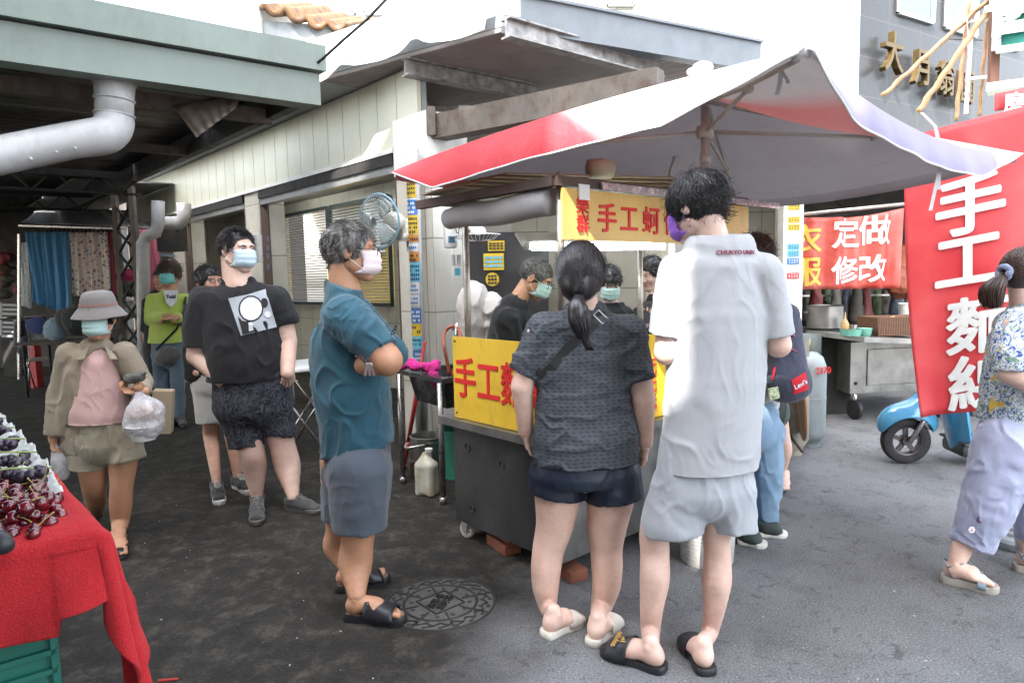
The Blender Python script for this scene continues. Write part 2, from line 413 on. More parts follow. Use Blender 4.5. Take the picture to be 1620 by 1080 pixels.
# ------------------------------------------------------------------ ground
def asphalt():
    n = N('asphalt'); big = n.noise(.55, 6, .6, .4); mid = n.noise(3.2, 6, .65, .3); sp = n.noise(125, 4, .75); grit = n.noise(75, 4, .8)
    c = n.ramp(big, [(.33, (.105, .107, .110)), (.67, (.200, .203, .208))]); c = n.mix(n.ramp(mid, [(.50, 0.0), (.72, .45)]), c, (.030, .029, .028))
    c = n.mix(n.ramp(sp, [(.36, .85), (.48, 0.0)]), c, (.03, .03, .032)); c = n.mix(n.ramp(sp, [(.58, 0.0), (.68, .9)]), c, (.42, .42, .41))
    # older, greasy paving on the left, darkened for roof shade too, with spilt-water marks
    geo = n.node('ShaderNodeNewGeometry'); sx = n.node('ShaderNodeSeparateXYZ'); n.link(geo.outputs['Position'], sx.inputs[0])
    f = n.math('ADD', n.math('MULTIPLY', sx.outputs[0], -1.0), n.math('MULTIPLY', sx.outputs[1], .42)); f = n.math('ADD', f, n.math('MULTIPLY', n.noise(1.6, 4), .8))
    side = n.ramp(n.math('MULTIPLY_ADD', f, .5, -.62), [(.0, 0.0), (.28, 1.0)]); old = n.ramp(n.noise(6.5, 9, .8, .15), [(.32, (.008, .0068, .0055)), (.50, (.020, .0175, .0135)), (.72, (.090, .078, .058))])  # old is the older paving's tone, darkened for roof shade too
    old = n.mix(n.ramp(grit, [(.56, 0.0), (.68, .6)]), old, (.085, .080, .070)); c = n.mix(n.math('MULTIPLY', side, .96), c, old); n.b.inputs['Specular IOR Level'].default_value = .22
    st = n.node('ShaderNodeTexVoronoi'); st.inputs['Scale'].default_value = 1.1; n.link(n.mapping((1, 1, 1)), st.inputs['Vector']); w = n.noise(7, 5, .7, 2)
    c = n.mix(n.math('MULTIPLY', n.ramp(w, [(.56, 0.0), (.66, 1.0)]), .5), c, (.014, .013, .012)); n.base(c)
    cr = n.node('ShaderNodeTexVoronoi'); cr.feature = 'DISTANCE_TO_EDGE'; cr.inputs['Scale'].default_value = .8; nv = n.node('ShaderNodeVectorMath'); nv.operation = 'ADD'; nn = n.node('ShaderNodeTexNoise'); nn.inputs['Scale'].default_value = 3; n.link(n.tc.outputs['Object'], nn.inputs['Vector']); n.link(nn.outputs['Color'], nv.inputs[0]); n.link(n.tc.outputs['Object'], nv.inputs[1]); n.link(nv.outputs[0], cr.inputs['Vector'])
    crack = n.ramp(cr.outputs['Distance'], [(.0, 0.0), (.012, 1.0)])
    n.rough(n.ramp(big, [(.3, .62), (.7, .9)])); h = n.math('ADD', n.math('MULTIPLY', grit, .5), n.math('MULTIPLY', sp, .7)); h = n.math('ADD', h, n.math('MULTIPLY', mid, 1.5)); h = n.math('ADD', h, n.math('MULTIPLY', crack, .35)); n.bump(h, .75, .006); return n.m
g = MB(); g.add([(-150, -60, 0), (150, -60, 0), (150, 240, 0), (-150, 240, 0)], [(0, 1, 2, 3)]); tag(g.build('ground', asphalt(), origin=(0, 0, 0)), kind='structure')

# ------------------------------------------------------------------ materials of the buildings
CREAMP = mat('cream_panel', (.62, .62, .50), .45, var=.05, vscale=2, dirt=.15, dirtcol=(.3, .28, .2))
def tiles(name, col, w, h, grout=(.28, .25, .2), rough=.22, off=0.0, mort=.006, dirt=.25):
    n = N(name); b = n.node('ShaderNodeTexBrick'); b.offset = off; b.inputs['Scale'].default_value = 1; b.inputs['Brick Width'].default_value = w; b.inputs['Row Height'].default_value = h; b.inputs['Mortar Size'].default_value = mort; b.inputs['Mortar Smooth'].default_value = .1
    b.inputs['Color1'].default_value = (*col, 1); b.inputs['Color2'].default_value = (*[x*.93 for x in col], 1); b.inputs['Mortar'].default_value = (*grout, 1)
    n.link(n.tc.outputs['UV'], b.inputs['Vector']); c = n.mix(n.math('MULTIPLY', n.ramp(n.noise(3, 6, .7), [(.45, 0.0), (.75, 1.0)]), dirt), b.outputs['Color'], (.20, .17, .12)); n.base(c); n.rough(n.ramp(b.outputs['Fac'], [(0, rough), (1, .8)])); n.bump(n.math('SUBTRACT', 1.0, b.outputs['Fac']), .4, .004); return n.m
WTILE = tiles('white_wall_tile', (.62, .60, .54), .40, .60); GTILE = tiles('grey_wall_tile', (.60, .57, .48), .45, .45); FAC = tiles('facade_tile', (.52, .50, .45), .30, .12, (.26, .25, .22), .4, .5, .012, .1); WHF = tiles('white_facade_tile', (.70, .70, .68), .25, .25, (.60, .60, .58), .4, 0, .008, .03)
DARKM = mat('plain_dark', (.02, .019, .018), .9); RUST = mat('rusty_steel', (.14, .12, .10), .7, var=.3, vscale=5, dirt=.8, dirtcol=(.06, .028, .016), bump=.4); GALV = mat('galvanised_steel', (.26, .245, .23), .5, .4, var=.5, vscale=14, col2=(.42, .40, .38), bump=.3)
GREENG = mat('gutter_grey_green', (.19, .235, .205), .5, var=.12, vscale=2.5, dirt=.35, dirtcol=(.12, .11, .08)); WHM = mat('white_metal', (.74, .74, .72), .45, dirt=.2, dirtcol=(.4, .36, .28)); ALU = mat('aluminium', (.42, .43, .43), .38, .8, var=.15, vscale=8); BSTEEL = mat('brushed_steel', (.30, .295, .285), .36, .85, var=.25, vscale=5, dirt=.35, dirtcol=(.08, .07, .055), bump=.15, bscale=30)
ZINC = mat('zinc_grey_paint', (.30, .32, .33), .5, dirt=.2); PVC = mat('pvc_grey', (.42, .42, .42), .45, dirt=.35, dirtcol=(.15, .14, .12), vscale=5); GLASSM = None
def quad(name, p4, m, parent=None, thick=.06, uvs=None, uvscale=None):
    """wall slab from four corners (front face), thickness away behind; UV in metres on the front face"""
    p4 = [np.asarray(p, float) for p in p4]; nr = unit(np.cross(p4[1]-p4[0], p4[3]-p4[0])); bk = [p-nr*thick for p in p4]
    V = np.array(p4+bk); u = unit(p4[1]-p4[0]); v = unit(np.cross(nr, u)); uv = np.stack([(V-p4[0])@u, (V-p4[0])@v], 1)
    return link_mesh(name, V, [(0, 1, 2, 3), (7, 6, 5, 4), (1, 0, 4, 5), (2, 1, 5, 6), (3, 2, 6, 7), (0, 3, 7, 4)], m, parent, uv=uv)
def wall(name, a, b, z0, z1, m, parent=None, thick=.1):
    a, b = np.asarray(a, float)[:3]*V3(1, 1, 0), np.asarray(b, float)[:3]*V3(1, 1, 0); return quad(name, [a+Z*z0, b+Z*z0, b+Z*z1, a+Z*z1], m, parent, thick)
def boxy(name, a, b, d, z0, z1, m, parent=None):   # footprint a->b, depth vector d, with UVs on every side
    a, b, d = [np.asarray(x, float)*V3(1, 1, 0) for x in (a, b, d)]; P8 = [a, b, b+d, a+d]; V = [p+Z*z0 for p in P8]+[p+Z*z1 for p in P8]; vs, fs, uv = [], [], []
    for i in range(4):
        j = (i+1) % 4; k = len(vs); L = np.linalg.norm(P8[j]-P8[i]); vs += [V[i], V[j], V[4+j], V[4+i]]; fs.append((k, k+1, k+2, k+3)); uv += [(0, z0), (L, z0), (L, z1), (0, z1)]
    k = len(vs); vs += V; fs += [(k+3, k+2, k+1, k), (k+4, k+5, k+6, k+7)]; uv += [(p[0], p[1]) for p in V]
    return link_mesh(name, vs, fs, m, parent, uv=uv)

# ------------------------------------------------------------------ the tiled shop on the left and behind the cart
W0 = V3(-.72, 5.50, 0)
shop = thing('shop_building', 'white tiled shop with cream panel fascia and open shutter doors along the lane', 'building', W0)
wp = lambda t, d=0.0, z=0.0: W0+DW*t+NW*d+Z*z
fa = MB(); n_p = 30
for i in range(n_p):                                # fascia of upright panels with shadow joints
    t0, t1 = i*.30, (i+1)*.30; wbr = 6
    fa.hexa([wp(t1-.006, 0, 2.57), wp(t0+.002, 0, 2.57), wp(t0+.002, .04, 2.57), wp(t1-.006, .04, 2.57), wp(t1-.006, 0, 3.18), wp(t0+.002, 0, 3.18), wp(t0+.002, .04, 3.18), wp(t1-.006, .04, 3.18)])
fa.build('fascia_panels', CREAMP, shop); b = MB(); b.bar(wp(0, .07, 2.9), wp(9, .07, 2.9), .05, .70); b.build('fascia_core', ZINC, shop)
b = MB(); b.bar(wp(.344, -.012, 2.56), wp(9, -.012, 2.56), .03, .035); b.build('fascia_trim', WHM, shop)
for t0, t1 in ((.36, 3.18), (3.65, 5.95)):
    b = MB(); b.bar(wp(t0, .06, 2.50), wp(t1, .06, 2.50), .16, .10); b.build('shutter_track', DARKM, shop); b = MB(); b.bar(wp(t0, .05, 2.415), wp(t1, .05, 2.415), .10, .07); b.build('shutter_bottom_bar', ALU, shop)
for t in (.36, 3.17, 3.66, 5.93): b = MB(); b.bar(wp(t, .05, 0), wp(t, .05, 2.38), .05, .08); b.build('shutter_rail', mat('rail_brown', (.10, .07, .06), .6), shop)
boxy('pillar', wp(.344), wp(-.15), NW*.34, 0, 2.6, WTILE, shop); boxy('pillar', wp(3.63), wp(3.2), NW*.30, 0, 2.56, WTILE, shop); boxy('pillar', wp(6.5), wp(5.97), NW*.30, 0, 2.56, WTILE, shop)
boxy('shutter_box', wp(.34, -.02), wp(-.155, -.02), NW*.40, 2.34, 2.80, WHM, shop)
D1 = 1.75; b = MB(); b.hexa([wp(9.5, .1, 2.78), wp(.1, .1, 2.78), wp(.1, D1+.1, 2.78), wp(9.5, D1+.1, 2.78), wp(9.5, .1, 2.88), wp(.1, .1, 2.88), wp(.1, D1+.1, 2.88), wp(9.5, D1+.1, 2.88)]); b.build('ceiling', mat('ceiling_white', (.5, .5, .48), .8), shop)
# back wall with the two blinded windows
D1 = 1.75
wx = [(.0, .55), (.55, 1.75), (1.75, 3.1), (3.1, 6.6)]
wall('back_wall', wp(9.5, D1), wp(6.45, D1), 0, 2.78, GTILE, shop); wall('back_wall', wp(3.1, D1), wp(-1.2, D1), 0, 2.78, GTILE, shop); wall('back_wall', wp(6.45, D1), wp(3.1, D1), 0, 1.15, GTILE, shop); wall('back_wall', wp(6.45, D1), wp(3.1, D1), 2.6, 2.78, GTILE, shop)
wall('side_wall', wp(9.0, 0.02), wp(9.0, D1), 0, 2.78, GTILE, shop)
DKGREEN = mat('window_frame_dark', (.03, .05, .05), .5); YBL = mat('blind_ochre', (.42, .33, .13), .5); GBL = mat('blind_grey_green', (.24, .30, .28), .5)
for t0, t1, m_ in ((3.15, 4.75, GBL), (4.85, 6.4, YBL)):
    wf = MB(); c = [wp(t1, D1-.02, 1.15), wp(t0, D1-.02, 1.15), wp(t0, D1-.02, 2.6), wp(t1, D1-.02, 2.6)]
    for i in range(4): wf.bar(c[i], c[(i+1) % 4], .05, .05)
    wo_ = wf.build('window', DKGREEN, shop); bl = MB()
    for k in range(34): z = 1.20+k*.041; bl.bar(wp(t1-.03, D1-.05, z), wp(t0+.03, D1-.05, z), .022, .003, (NW*.5+Z))
    bl.build('blind', m_, wo_)
back = wall('yellow_yard_wall', wp(8.5, 3.6), wp(2.0, 3.6), 0, 2.3, mat('ochre_wall', (.55, .42, .16), .8)); tag(back, 'ochre yard wall seen through the blinds of the shop window', 'wall')
TUBE = bpy.data.materials.new('lit_ceiling_tube'); TUBE.use_nodes = True; TUBE.node_tree.nodes['Principled BSDF'].inputs['Emission Color'].default_value = (.95, 1, .96, 1); TUBE.node_tree.nodes['Principled BSDF'].inputs['Emission Strength'].default_value = 5
for t in (1.9, 4.9): b = MB(); b.tube([wp(t-.6, .9, 2.735), wp(t+.6, .9, 2.735)], .016, 8); b.build('ceiling_lamp', TUBE, shop)
# the part of the shop behind the cart
BW = [V3(-1.05, 7.35, 0), V3(3.05, 7.05, 0)]
wall('rear_wall', BW[0], BW[1], 0, 2.9, tiles('pale_wall_tile', (.56, .53, .47), .62, .42), shop)
EP = V3(2.60, 6.20, 0); boxy('end_post', EP-V3(.09, .06, 0), EP+V3(.09, -.06, 0), V3(0, .14, 0), 0, 2.9, WHM, shop); wall('end_wall', EP+V3(.0, .1, 0), BW[1], 0, 2.9, GTILE, shop)
c4 = [wp(-.1, .35), EP+V3(0, .0, 0), BW[1], BW[0]]; b = MB(); b.hexa([p+Z*2.82 for p in c4]+[p+Z*2.9 for p in c4]); b.build('ceiling', mat('ceiling_white', (.5, .5, .48), .8), shop)
for yy, cc in ((510/1.0, 0), ): pass
sp_cols = [mat('sticker_yellow', (.62, .42, .03), .5, bump=0), mat('sticker_blue', (.03, .16, .42), .5, bump=0), mat('sticker_cyan', (.12, .45, .62), .5, bump=0), mat('sticker_white', (.6, .6, .6), .5, bump=0), mat('sticker_orange', (.55, .22, .03), .5, bump=0), mat('sticker_ink', (.03, .03, .03), .6, bump=0), mat('sticker_red', (.5, .03, .03), .6, bump=0)]
rs = random.Random(3)
for y, m_ in ((327, 0), (347, 0), (359, 0), (390, 2), (401, 2), (413, 1), (436, 6)):
    s_ = MB(); z0 = P(1256, y, 6.1)[2]; c = V3(EP[0]-.0, EP[1]-.066, z0); s_.box(c, (.11, .004, .055)); st_ = s_.build('sticker', sp_cols[m_], shop)
    k = MB(); 
    for j in range(3):
        for i in range(4): k.box(c+V3(-.036+.024*i, -.004, .014-.014*j), (.014*(1 if rs.random() > .3 else .6), .003, .006))
    k.build('small_print', sp_cols[5 if m_ in (0, 2) else 3], st_)
b = MB(); b.hexa([wp(14, -.4, 3.19), wp(.9, -.4, 3.19), wp(.9, .1, 3.19), wp(14, .1, 3.19), wp(14, -.4, 3.25), wp(.9, -.4, 3.25), wp(.9, .1, 3.25), wp(14, .1, 3.25)]); b.build('eave', ZINC, shop)
b = MB(); b.hexa([wp(14, -1.3, 2.93), wp(6.2, -1.3, 2.93), wp(6.2, -.02, 2.97), wp(14, -.02, 2.97), wp(14, -1.3, 2.95), wp(6.2, -1.3, 2.95), wp(6.2, -.02, 2.99), wp(14, -.02, 2.99)]); tag(b.build('lane_cover', mat('grey_tarp', (.26, .26, .26), .6)), 'grey sheet bridging market roof and shop at the far end', 'canopy')
# drain pole with stickers at the corner
pb = W0+DW*(-.05)-NW*.10; pz = lambda z: pb+Z*z
t_ = thing('drain_pipe', 'grey corner drain pipe covered in yellow and blue stickers', 'pipe', pb); b = MB(); b.tube([pz(0), pz(1.4), pz(2.5)], .052, 18); b.build('pipe', PVC, t_, True)
z = 2.32; k = 0
for m_, hh in ((0, .2), (1, .12), (0, .15), (4, .05), (3, .06), (4, .08), (2, .15), (3, .09), (3, .09), (1, .12), (0, .10), (2, .10), (1, .11), (2, .07), (3, .05)):
    b = MB(); a0 = math.radians(200+rs.uniform(-12, 12)); da = math.radians(105)
    vs = [pz(zz)+V3(math.cos(a0+da*i/8), math.sin(a0+da*i/8), 0)*.0555 for zz in (z-hh, z) for i in range(9)]; b.add(vs, [(i, i+1, 10+i, 9+i) for i in range(8)]); so_ = b.build('sticker', sp_cols[m_], t_, True)
    b = MB()
    for r_ in range(max(1, int(hh/.035))):
        for i in range(5):
            if rs.random() > .2: a = a0+da*(.12+.16*i); zz = z-.02-r_*.034; b.add([pz(zz-.020)+V3(math.cos(a), math.sin(a), 0)*.0575, pz(zz-.020)+V3(math.cos(a+.2), math.sin(a+.2), 0)*.0575, pz(zz)+V3(math.cos(a+.2), math.sin(a+.2), 0)*.0575, pz(zz)+V3(math.cos(a), math.sin(a), 0)*.0575], [(0, 1, 2, 3)])
    b.build('small_print', sp_cols[5] if m_ in (0, 2, 4) else (sp_cols[1] if m_ == 3 else sp_cols[3]), so_); z -= hh+rs.uniform(.0, .02)

# ------------------------------------------------------------------ zinc canopy over the stall (upper middle)
ZR = 3.2; A_, B_c, C_ = G(508, 128, ZR), G(796, 50, ZR), G(1170, 112, ZR); A_ = A_-unit(B_c-A_)*1.7
cano = thing('metal_canopy', 'zinc canopy with galvanised beams projecting from the shop above the umbrella', 'canopy', A_)
SOFF = mat('soffit_panel', (.42, .38, .36), .6, var=.1, vscale=3, dirt=.2); b = MB(); uu = unit(B_c-A_); vv = unit(C_-B_c); L1 = np.linalg.norm(B_c-A_); L2 = np.linalg.norm(C_-B_c)
n_ = 16
for i in range(n_):
    t0, t1 = i/n_, (i+1)/n_; e0 = lerp(A_, B_c, 0)+vv*L2*t0; e1 = e0+vv*(L2/n_-.006); b.hexa([e0, e0+uu*L1, e1+uu*L1, e1]+[p+Z*.03 for p in (e0, e0+uu*L1, e1+uu*L1, e1)])
    for j in range(1, 7): p0 = e0+vv*(L2/n_)*(j/7); b.box((p0+p0+uu*L1)/2-Z*.002, (L1, .004, .004), uu)
b.build('soffit', SOFF, cano)
b = MB(); b.hexa([A_+Z*.035, B_c+Z*.035, C_+Z*.035, A_+vv*L2+Z*.035]+[p+Z*.12 for p in (A_, B_c, C_, A_+vv*L2)]); b.build('roof_sheet', ZINC, cano)
# gutter along the right edge
b = MB(); g0, g1 = G(796, 20, ZR+.02), G(1172, 100, ZR+.02); 
b.hexa([B_c-vv*.02-uu*-.005+Z*-.02, C_+uu*.005-Z*.02, C_+uu*.16-Z*.02, B_c+uu*.16-Z*.02-vv*.02]+[B_c-vv*.02-uu*-.005+Z*.02, C_+uu*.005+Z*.02, C_+uu*.16+Z*.02, B_c+uu*.16+Z*.02-vv*.02])
b.bar(B_c+uu*.17-vv*.02+Z*.08, C_+uu*.17+Z*.08, .02, .24); b.bar(B_c+uu*.185-vv*.02+Z*.20, C_+uu*.185+Z*.20, .045, .02); b.build('gutter', mat('gutter_zinc', (.17, .19, .21), .45, dirt=.15), cano)
# bent bright sheet with a torn lower edge along the left edge
def torn(u):
    w = .05*math.sin(u*9.0)+.02*math.sin(u*31+1); notch = -.05*math.exp(-((u-.28)/.035)**2)-.05*math.exp(-((u-.60)/.03)**2)-.06*math.exp(-((u-.82)/.025)**2); return w*.4-notch
b = MB(); fn = lambda u, v: lerp(A_, B_c, u)-vv*(.05+.10*(1-v))+uu*(.08 if False else 0)+Z*((-.02+torn(u))*(1-v)+(.34 if u < .7 else .34+.10*(u-.7)/.3)*v+.02*math.sin(v*9+u*4)*math.sin(u*22)*(1-v))
b.sheet(fn, 90, 8, .006); b.build('bent_sheet', mat('bright_zinc_sheet', (.74, .74, .73), .5, var=.05, dirt=.25, dirtcol=(.45, .33, .2)), cano, 40)
for p0, p1, w_ in (((640, 106), (850, 148), .10), ((800, 44), (1045, 112), .10), ((575, 150), (700, 180), .10)):
    a, c_ = G(*p0, ZR-.07), G(*p1, ZR-.07); b = MB(); b.bar(a, c_, .02, .12); b.bar(a-Z*.06, c_-Z*.06, w_, .014); b.bar(a+Z*.06, c_+Z*.06, w_, .014); b.build('beam', GALV, cano)
a, c_ = G(684, 203, 2.68), G(1045, 132, 2.68); b = MB(); b.bar(a, c_, .12, .18); b.bar(a-Z*.095, c_-Z*.095, .15, .012); b.build('main_beam', RUST, cano)
b = MB(); b.bar(G(683, 215, 2.60), G(683, 215, 2.60)+Z*.22, .07, .07); b.build('beam_post', RUST, cano)
b = MB(); b.tube([P(1058, 145, 6.3), P(1058, 108, 6.3), P(1058, 100, 6.3)], [.06, .06, .07], 14); b.build('down_pipe', PVC, cano, True)
cb = MB(); pts = [P(616, -6, 4.9)+Z*0, P(580, 32, 4.9), P(545, 62, 4.9), P(512, 92, 4.9), P(490, 110, 5.0)]; cb.tube(pts, .010, 6); tag(cb.build('cable', DARKM, smooth=True), 'black cable hanging across the bright bent sheet of the canopy', 'cable')

# ------------------------------------------------------------------ the low green-edged market roof on the left
E0 = G(508, 167, 2.75); roof = thing('market_roof', 'low corrugated market roof with a wide grey-green gutter over the lane', 'roof', E0)
e = lambda s, d=0.0, z=0.0: E0-DG*s+DW*d+Z*(z-2.75)
b = MB(); b.hexa([e(9, 0, 2.75), e(0, 0, 2.75), e(0, .16, 2.75), e(9, .16, 2.75), e(9, 0, 2.972), e(0, 0, 2.972), e(0, .16, 2.972), e(9, .16, 2.972)]); b.build('gutter', GREENG, roof)
b = MB(); b.hexa([e(9, -.05, 2.985), e(-.03, -.05, 2.985), e(-.03, .3, 2.985), e(9, .3, 2.985), e(9, -.05, 3.165), e(-.03, -.05, 3.165), e(-.03, .3, 3.165), e(9, .3, 3.165)]); b.build('fascia_flashing', GREENG, roof)
RSH = mat('roof_sheet_dark', (.13, .125, .12), .35, .5, var=.4, vscale=2, dirt=.5, dirtcol=(.05, .03, .02))
for d0, d1 in ((.1, 2.1), (2.14, 4.6), (4.65, 8.4), (8.45, 13)):
    b = MB(); b.sheet(lambda u, v: e(9*(1-u)+.05, d0+(d1-d0)*v, 2.98+.018*math.sin((d0+(d1-d0)*v)*2*math.pi/.16)), 3, int((d1-d0)/.02), -.003); b.build('roof_sheet', RSH, roof, True)
for d, zz, hh in ((.75, 2.80, .11), (2.7, 2.82, .08), (4.8, 2.84, .08), (7, 2.84, .08), (9.5, 2.84, .08)):
    b = MB(); b.bar(e(9, d, zz), e(.05, d, zz), .06, hh); b.build('purlin', RUST if d < 4 else DARKM, roof)
for s, hh in ((.06, .24), (2.4, .12), (4.9, .12)): b = MB(); b.bar(e(s, .17, 2.86+(hh > .2)*.04), e(s, 13, 2.86+(hh > .2)*.04), .08, hh); b.build('rafter', mat('dark_steel', (.045, .045, .045), .5, .3), roof)
b = MB()                                                    # trusses across the lane
for d in (4.8, 7.0): 
    for i in range(10): s0 = i*.45; b.bar(e(s0, d, 2.84), e(s0+.225, d, 2.62), .02, .02); b.bar(e(s0+.225, d, 2.62), e(s0+.45, d, 2.84), .02, .02)
    b.bar(e(0, d, 2.62), e(4.5, d, 2.62), .03, .03)
b.build('truss', DARKM, roof)
# supports of the roof at the back
for px, Yp in ((188, 9.6), (215, 9.0)):
    b = MB(); p = P(px, 400, Yp)*V3(1, 1, 0); b.bar(p, p+Z*2.8, .07, .07); b.build('post', RUST, roof)
b = MB(); p0 = P(188, 400, 9.6)*V3(1, 1, 0); p1 = P(215, 400, 9.0)*V3(1, 1, 0)
for i in range(7): z0 = .3+i*.33; b.bar(p0+Z*z0, p1+Z*(z0+.33), .025, .025); b.bar(p1+Z*z0, p0+Z*(z0+.33), .025, .025)
b.build('lattice', DARKM, roof)
b = MB(); pc_ = [P(273, 168, 4.9), P(385, 146, 4.9), P(372, 172, 4.85), P(311, 218, 4.8)]; b.sheet(lambda u, v: lerp(lerp(pc_[0], pc_[1], u), lerp(pc_[3], pc_[2], u), v)+V3(0, .006*math.sin(u*34), 0), 40, 6, .004); tag(b.build('torn_roof_panel', mat('weathered_brown_sheet', (.20, .16, .13), .6, var=.5, vscale=6, dirt=.5), smooth=True), 'small brown corrugated offcut hanging under the green gutter', 'roof panel')
t_ = thing('downspout', 'fat grey plastic downspout with an elbow under the green gutter', 'pipe', P(180, 125, 4.35)); b = MB()
pp = [P(181, 118, 4.4), P(181, 160, 4.4), P(181, 190, 4.4)]; b.tube(pp, [.125, .112, .112], 22); R_ = []
for i in range(7): a = i/6*math.radians(78); R_.append(P(181-26*(1-math.cos(a)), 190+26*math.sin(a), 4.4-.10*i/6))
b.tube(R_+[P(110, 223, 4.22), P(0, 246, 4.0), P(-120, 270, 3.7)], [.116]*7+[.11]*3, 24); b.build('pipe', PVC, t_, True)
b = MB(); b.tube([P(181, 120, 4.4), P(181, 133, 4.4)], [.15, .128], 22); b.build('flange', PVC, t_, True); b = MB()
for y in (157, 181): b.tube([P(181, y, 4.4), P(181, y+2, 4.4)], .1215, 22)
b.build('coupling_ring', PVC, t_, True); b = MB()
for x, y in ((45, 243), (85, 232), (115, 226)): c = P(x, y, 3.95+.002*x); b.tube([c+V3(-.02, 0, .05), c+V3(-.01, -.02, .01), c+V3(.03, -.02, -.04)], [.006, .02, .008], 8)
b.build('tape_scrap', WHM, t_, True)
# second pipe down the lane
b = MB(); b.tube([P(250, 318, 8.4), P(250, 355, 8.4), P(246, 368, 8.4), P(232, 374, 8.4), P(226, 384, 8.4), P(227, 500, 8.4), P(229, 640, 8.4)], .075, 12); tag(b.build('rain_pipe', PVC, smooth=True), 'grey rain pipe with a double bend going down beside the lime hoodie', 'pipe')
b = MB(); b.tube([P(291, 322, 9.0), P(291, 345, 9.0), P(284, 353, 9.0), P(256, 353, 9.0)], .09, 12); tag(b.build('rain_pipe', PVC, smooth=True), 'short grey elbow pipe under the end of the fascia', 'pipe')

# ------------------------------------------------------------------ buildings behind
bl = thing('apartment_block', 'pale tiled apartment block rising behind the zinc canopy', 'building', V3(3.5, 14, 0)); a, c_ = P(930, 60, 14)*V3(1, 1, 0), P(1168, 60, 14)*V3(1, 1, 0); boxy('wall', a, c_, V3(0, 5, 0), 0, 13, FAC, bl)
for x0, x1, y0, y1 in ((962, 1002, -60, 8), (1040, 1104, -140, -30)):
    b = MB(); q4 = [P(x0, y1, 13.97), P(x1, y1, 13.97), P(x1, y0, 13.97), P(x0, y0, 13.97)]
    for i in range(4): b.bar(q4[i], q4[(i+1) % 4], .08, .08)
    wo_ = b.build('window', ALU, bl); b = MB(); b.add(q4, [(0, 1, 2, 3)]); b.build('pane', mat('window_glass_dark', (.08, .12, .13), .1, bump=0), wo_)
b = MB(); b.bar(P(1104, 60, 13.9)*V3(1, 1, 0), P(1104, 60, 13.9)*V3(1, 1, 0)+Z*12, .1, .1); b.build('drain_pipe', WHM, bl)
bl = thing('white_building', 'bright white tiled building side wall between tiled block and granite shopfront', 'building', V3(5, 12, 0)); a, c_ = P(1165, 60, 13)*V3(1, 1, 0), P(1348, 60, 11)*V3(1, 1, 0); boxy('wall', a, c_, V3(1, 5, 0), 0, 14, WHF, bl)
# granite shopfront with brass characters
def granite():
    n = N('polished_granite'); s = n.noise(120, 3, .8); c = n.ramp(s, [(.35, (.015, .016, .018)), (.6, (.045, .047, .050))]); b = n.node('ShaderNodeTexBrick'); b.offset = 0; b.inputs['Scale'].default_value = 1; b.inputs['Brick Width'].default_value = .9; b.inputs['Row Height'].default_value = .6; b.inputs['Mortar Size'].default_value = .006; n.link(n.tc.outputs['UV'], b.inputs['Vector'])
    n.base(n.mix(b.outputs['Fac'], c, (.06, .06, .06))); n.rough(.25); n.b.inputs['Specular IOR Level'].default_value = .25; return n.m
GRA = granite(); bl = thing('granite_shopfront', 'grey polished granite shopfront with raised brass characters', 'building', P(1348, 300, 10.6)*V3(1, 1, 0)); a = P(1346, 300, 10.6)*V3(1, 1, 0); c_ = a+az(60)*7.5; boxy('wall', a, c_, V3(2.2, 3.0, 0), 0, 9.0, GRA, bl)
dd = az(60); nn = az(150)
boxy('edge_pilaster', a-dd*.12+nn*.02, a+dd*.10+nn*.02, az(-30)*.3, 0, 9.1, ZINC, bl)
for k in range(3):
    for s0 in (1.1, 2.5, 4.1):
        b = MB(); q4 = [a+dd*s0+nn*.02+Z*(5.6+k*2.6), a+dd*(s0+1.0)+nn*.02+Z*(5.6+k*2.6), a+dd*(s0+1.0)+nn*.02+Z*(7.2+k*2.6), a+dd*s0+nn*.02+Z*(7.2+k*2.6)]
        if k > 0: continue
        for i in range(4): b.bar(q4[i], q4[(i+1) % 4], .07, .07)
        wo_ = b.build('window', ALU, bl); b = MB(); b.add(q4, [(0, 1, 2, 3)]); b.build('pane', mat('window_glass_dark', (.08, .12, .13), .1, bump=0), wo_)
BRASS = mat('aged_brass', (.11, .075, .03), .4, .7, dirt=.5)
def on_wall(px, py):
    r = ray(px, py); t = ((a-CAM)@nn)/(r@nn); return CAM+r*t
for ch, px, py, s_ in (('大', 1396, 88, .66), ('月', 1440, 112, .62), ('翁', 1480, 128, .60), ('園', 1512, 142, .60)): tx(ch, s_, BRASS, on_wall(px, py)+nn*.10, dd, Z, bl, 'brass_character', depth=.10, bold=.012, wscale=.8)
# end of the lane on the left and low house with the tiled eave
bl = thing('old_house', 'white old house with a grey wall and worn orange roof tiles above the green gutter', 'building', P(430, 300, 9)*V3(1, 1, 0))
h0, h1 = P(366, 60, 9.5)*V3(1, 1, 0), P(412, 60, 9.2)*V3(1, 1, 0); boxy('wall', h0, h1, V3(0, 3, 0), 3, 5.6, WHM, bl); h2 = P(560, 60, 9.6)*V3(1, 1, 0); boxy('gable', h1+V3(.01, .1, 0), h2, V3(0, 3, 0), 3.0, P(430, 28, 9.2)[2], ZINC, bl)
b = MB(); r0, r1 = P(408, 12, 9.15), P(545, 42, 9.5); b.sheet(lambda u, v: lerp(r0, r1, u)+V3(0, v*2.2, v*.9)+Z*.05*math.sin(u*26)+Z*.03*math.sin(u*7), 60, 8, .06); b.build('roof', mat('old_roof_tile', (.13, .06, .025), .85, var=.6, vscale=7, col2=(.20, .11, .05), bump=.8), bl, True)
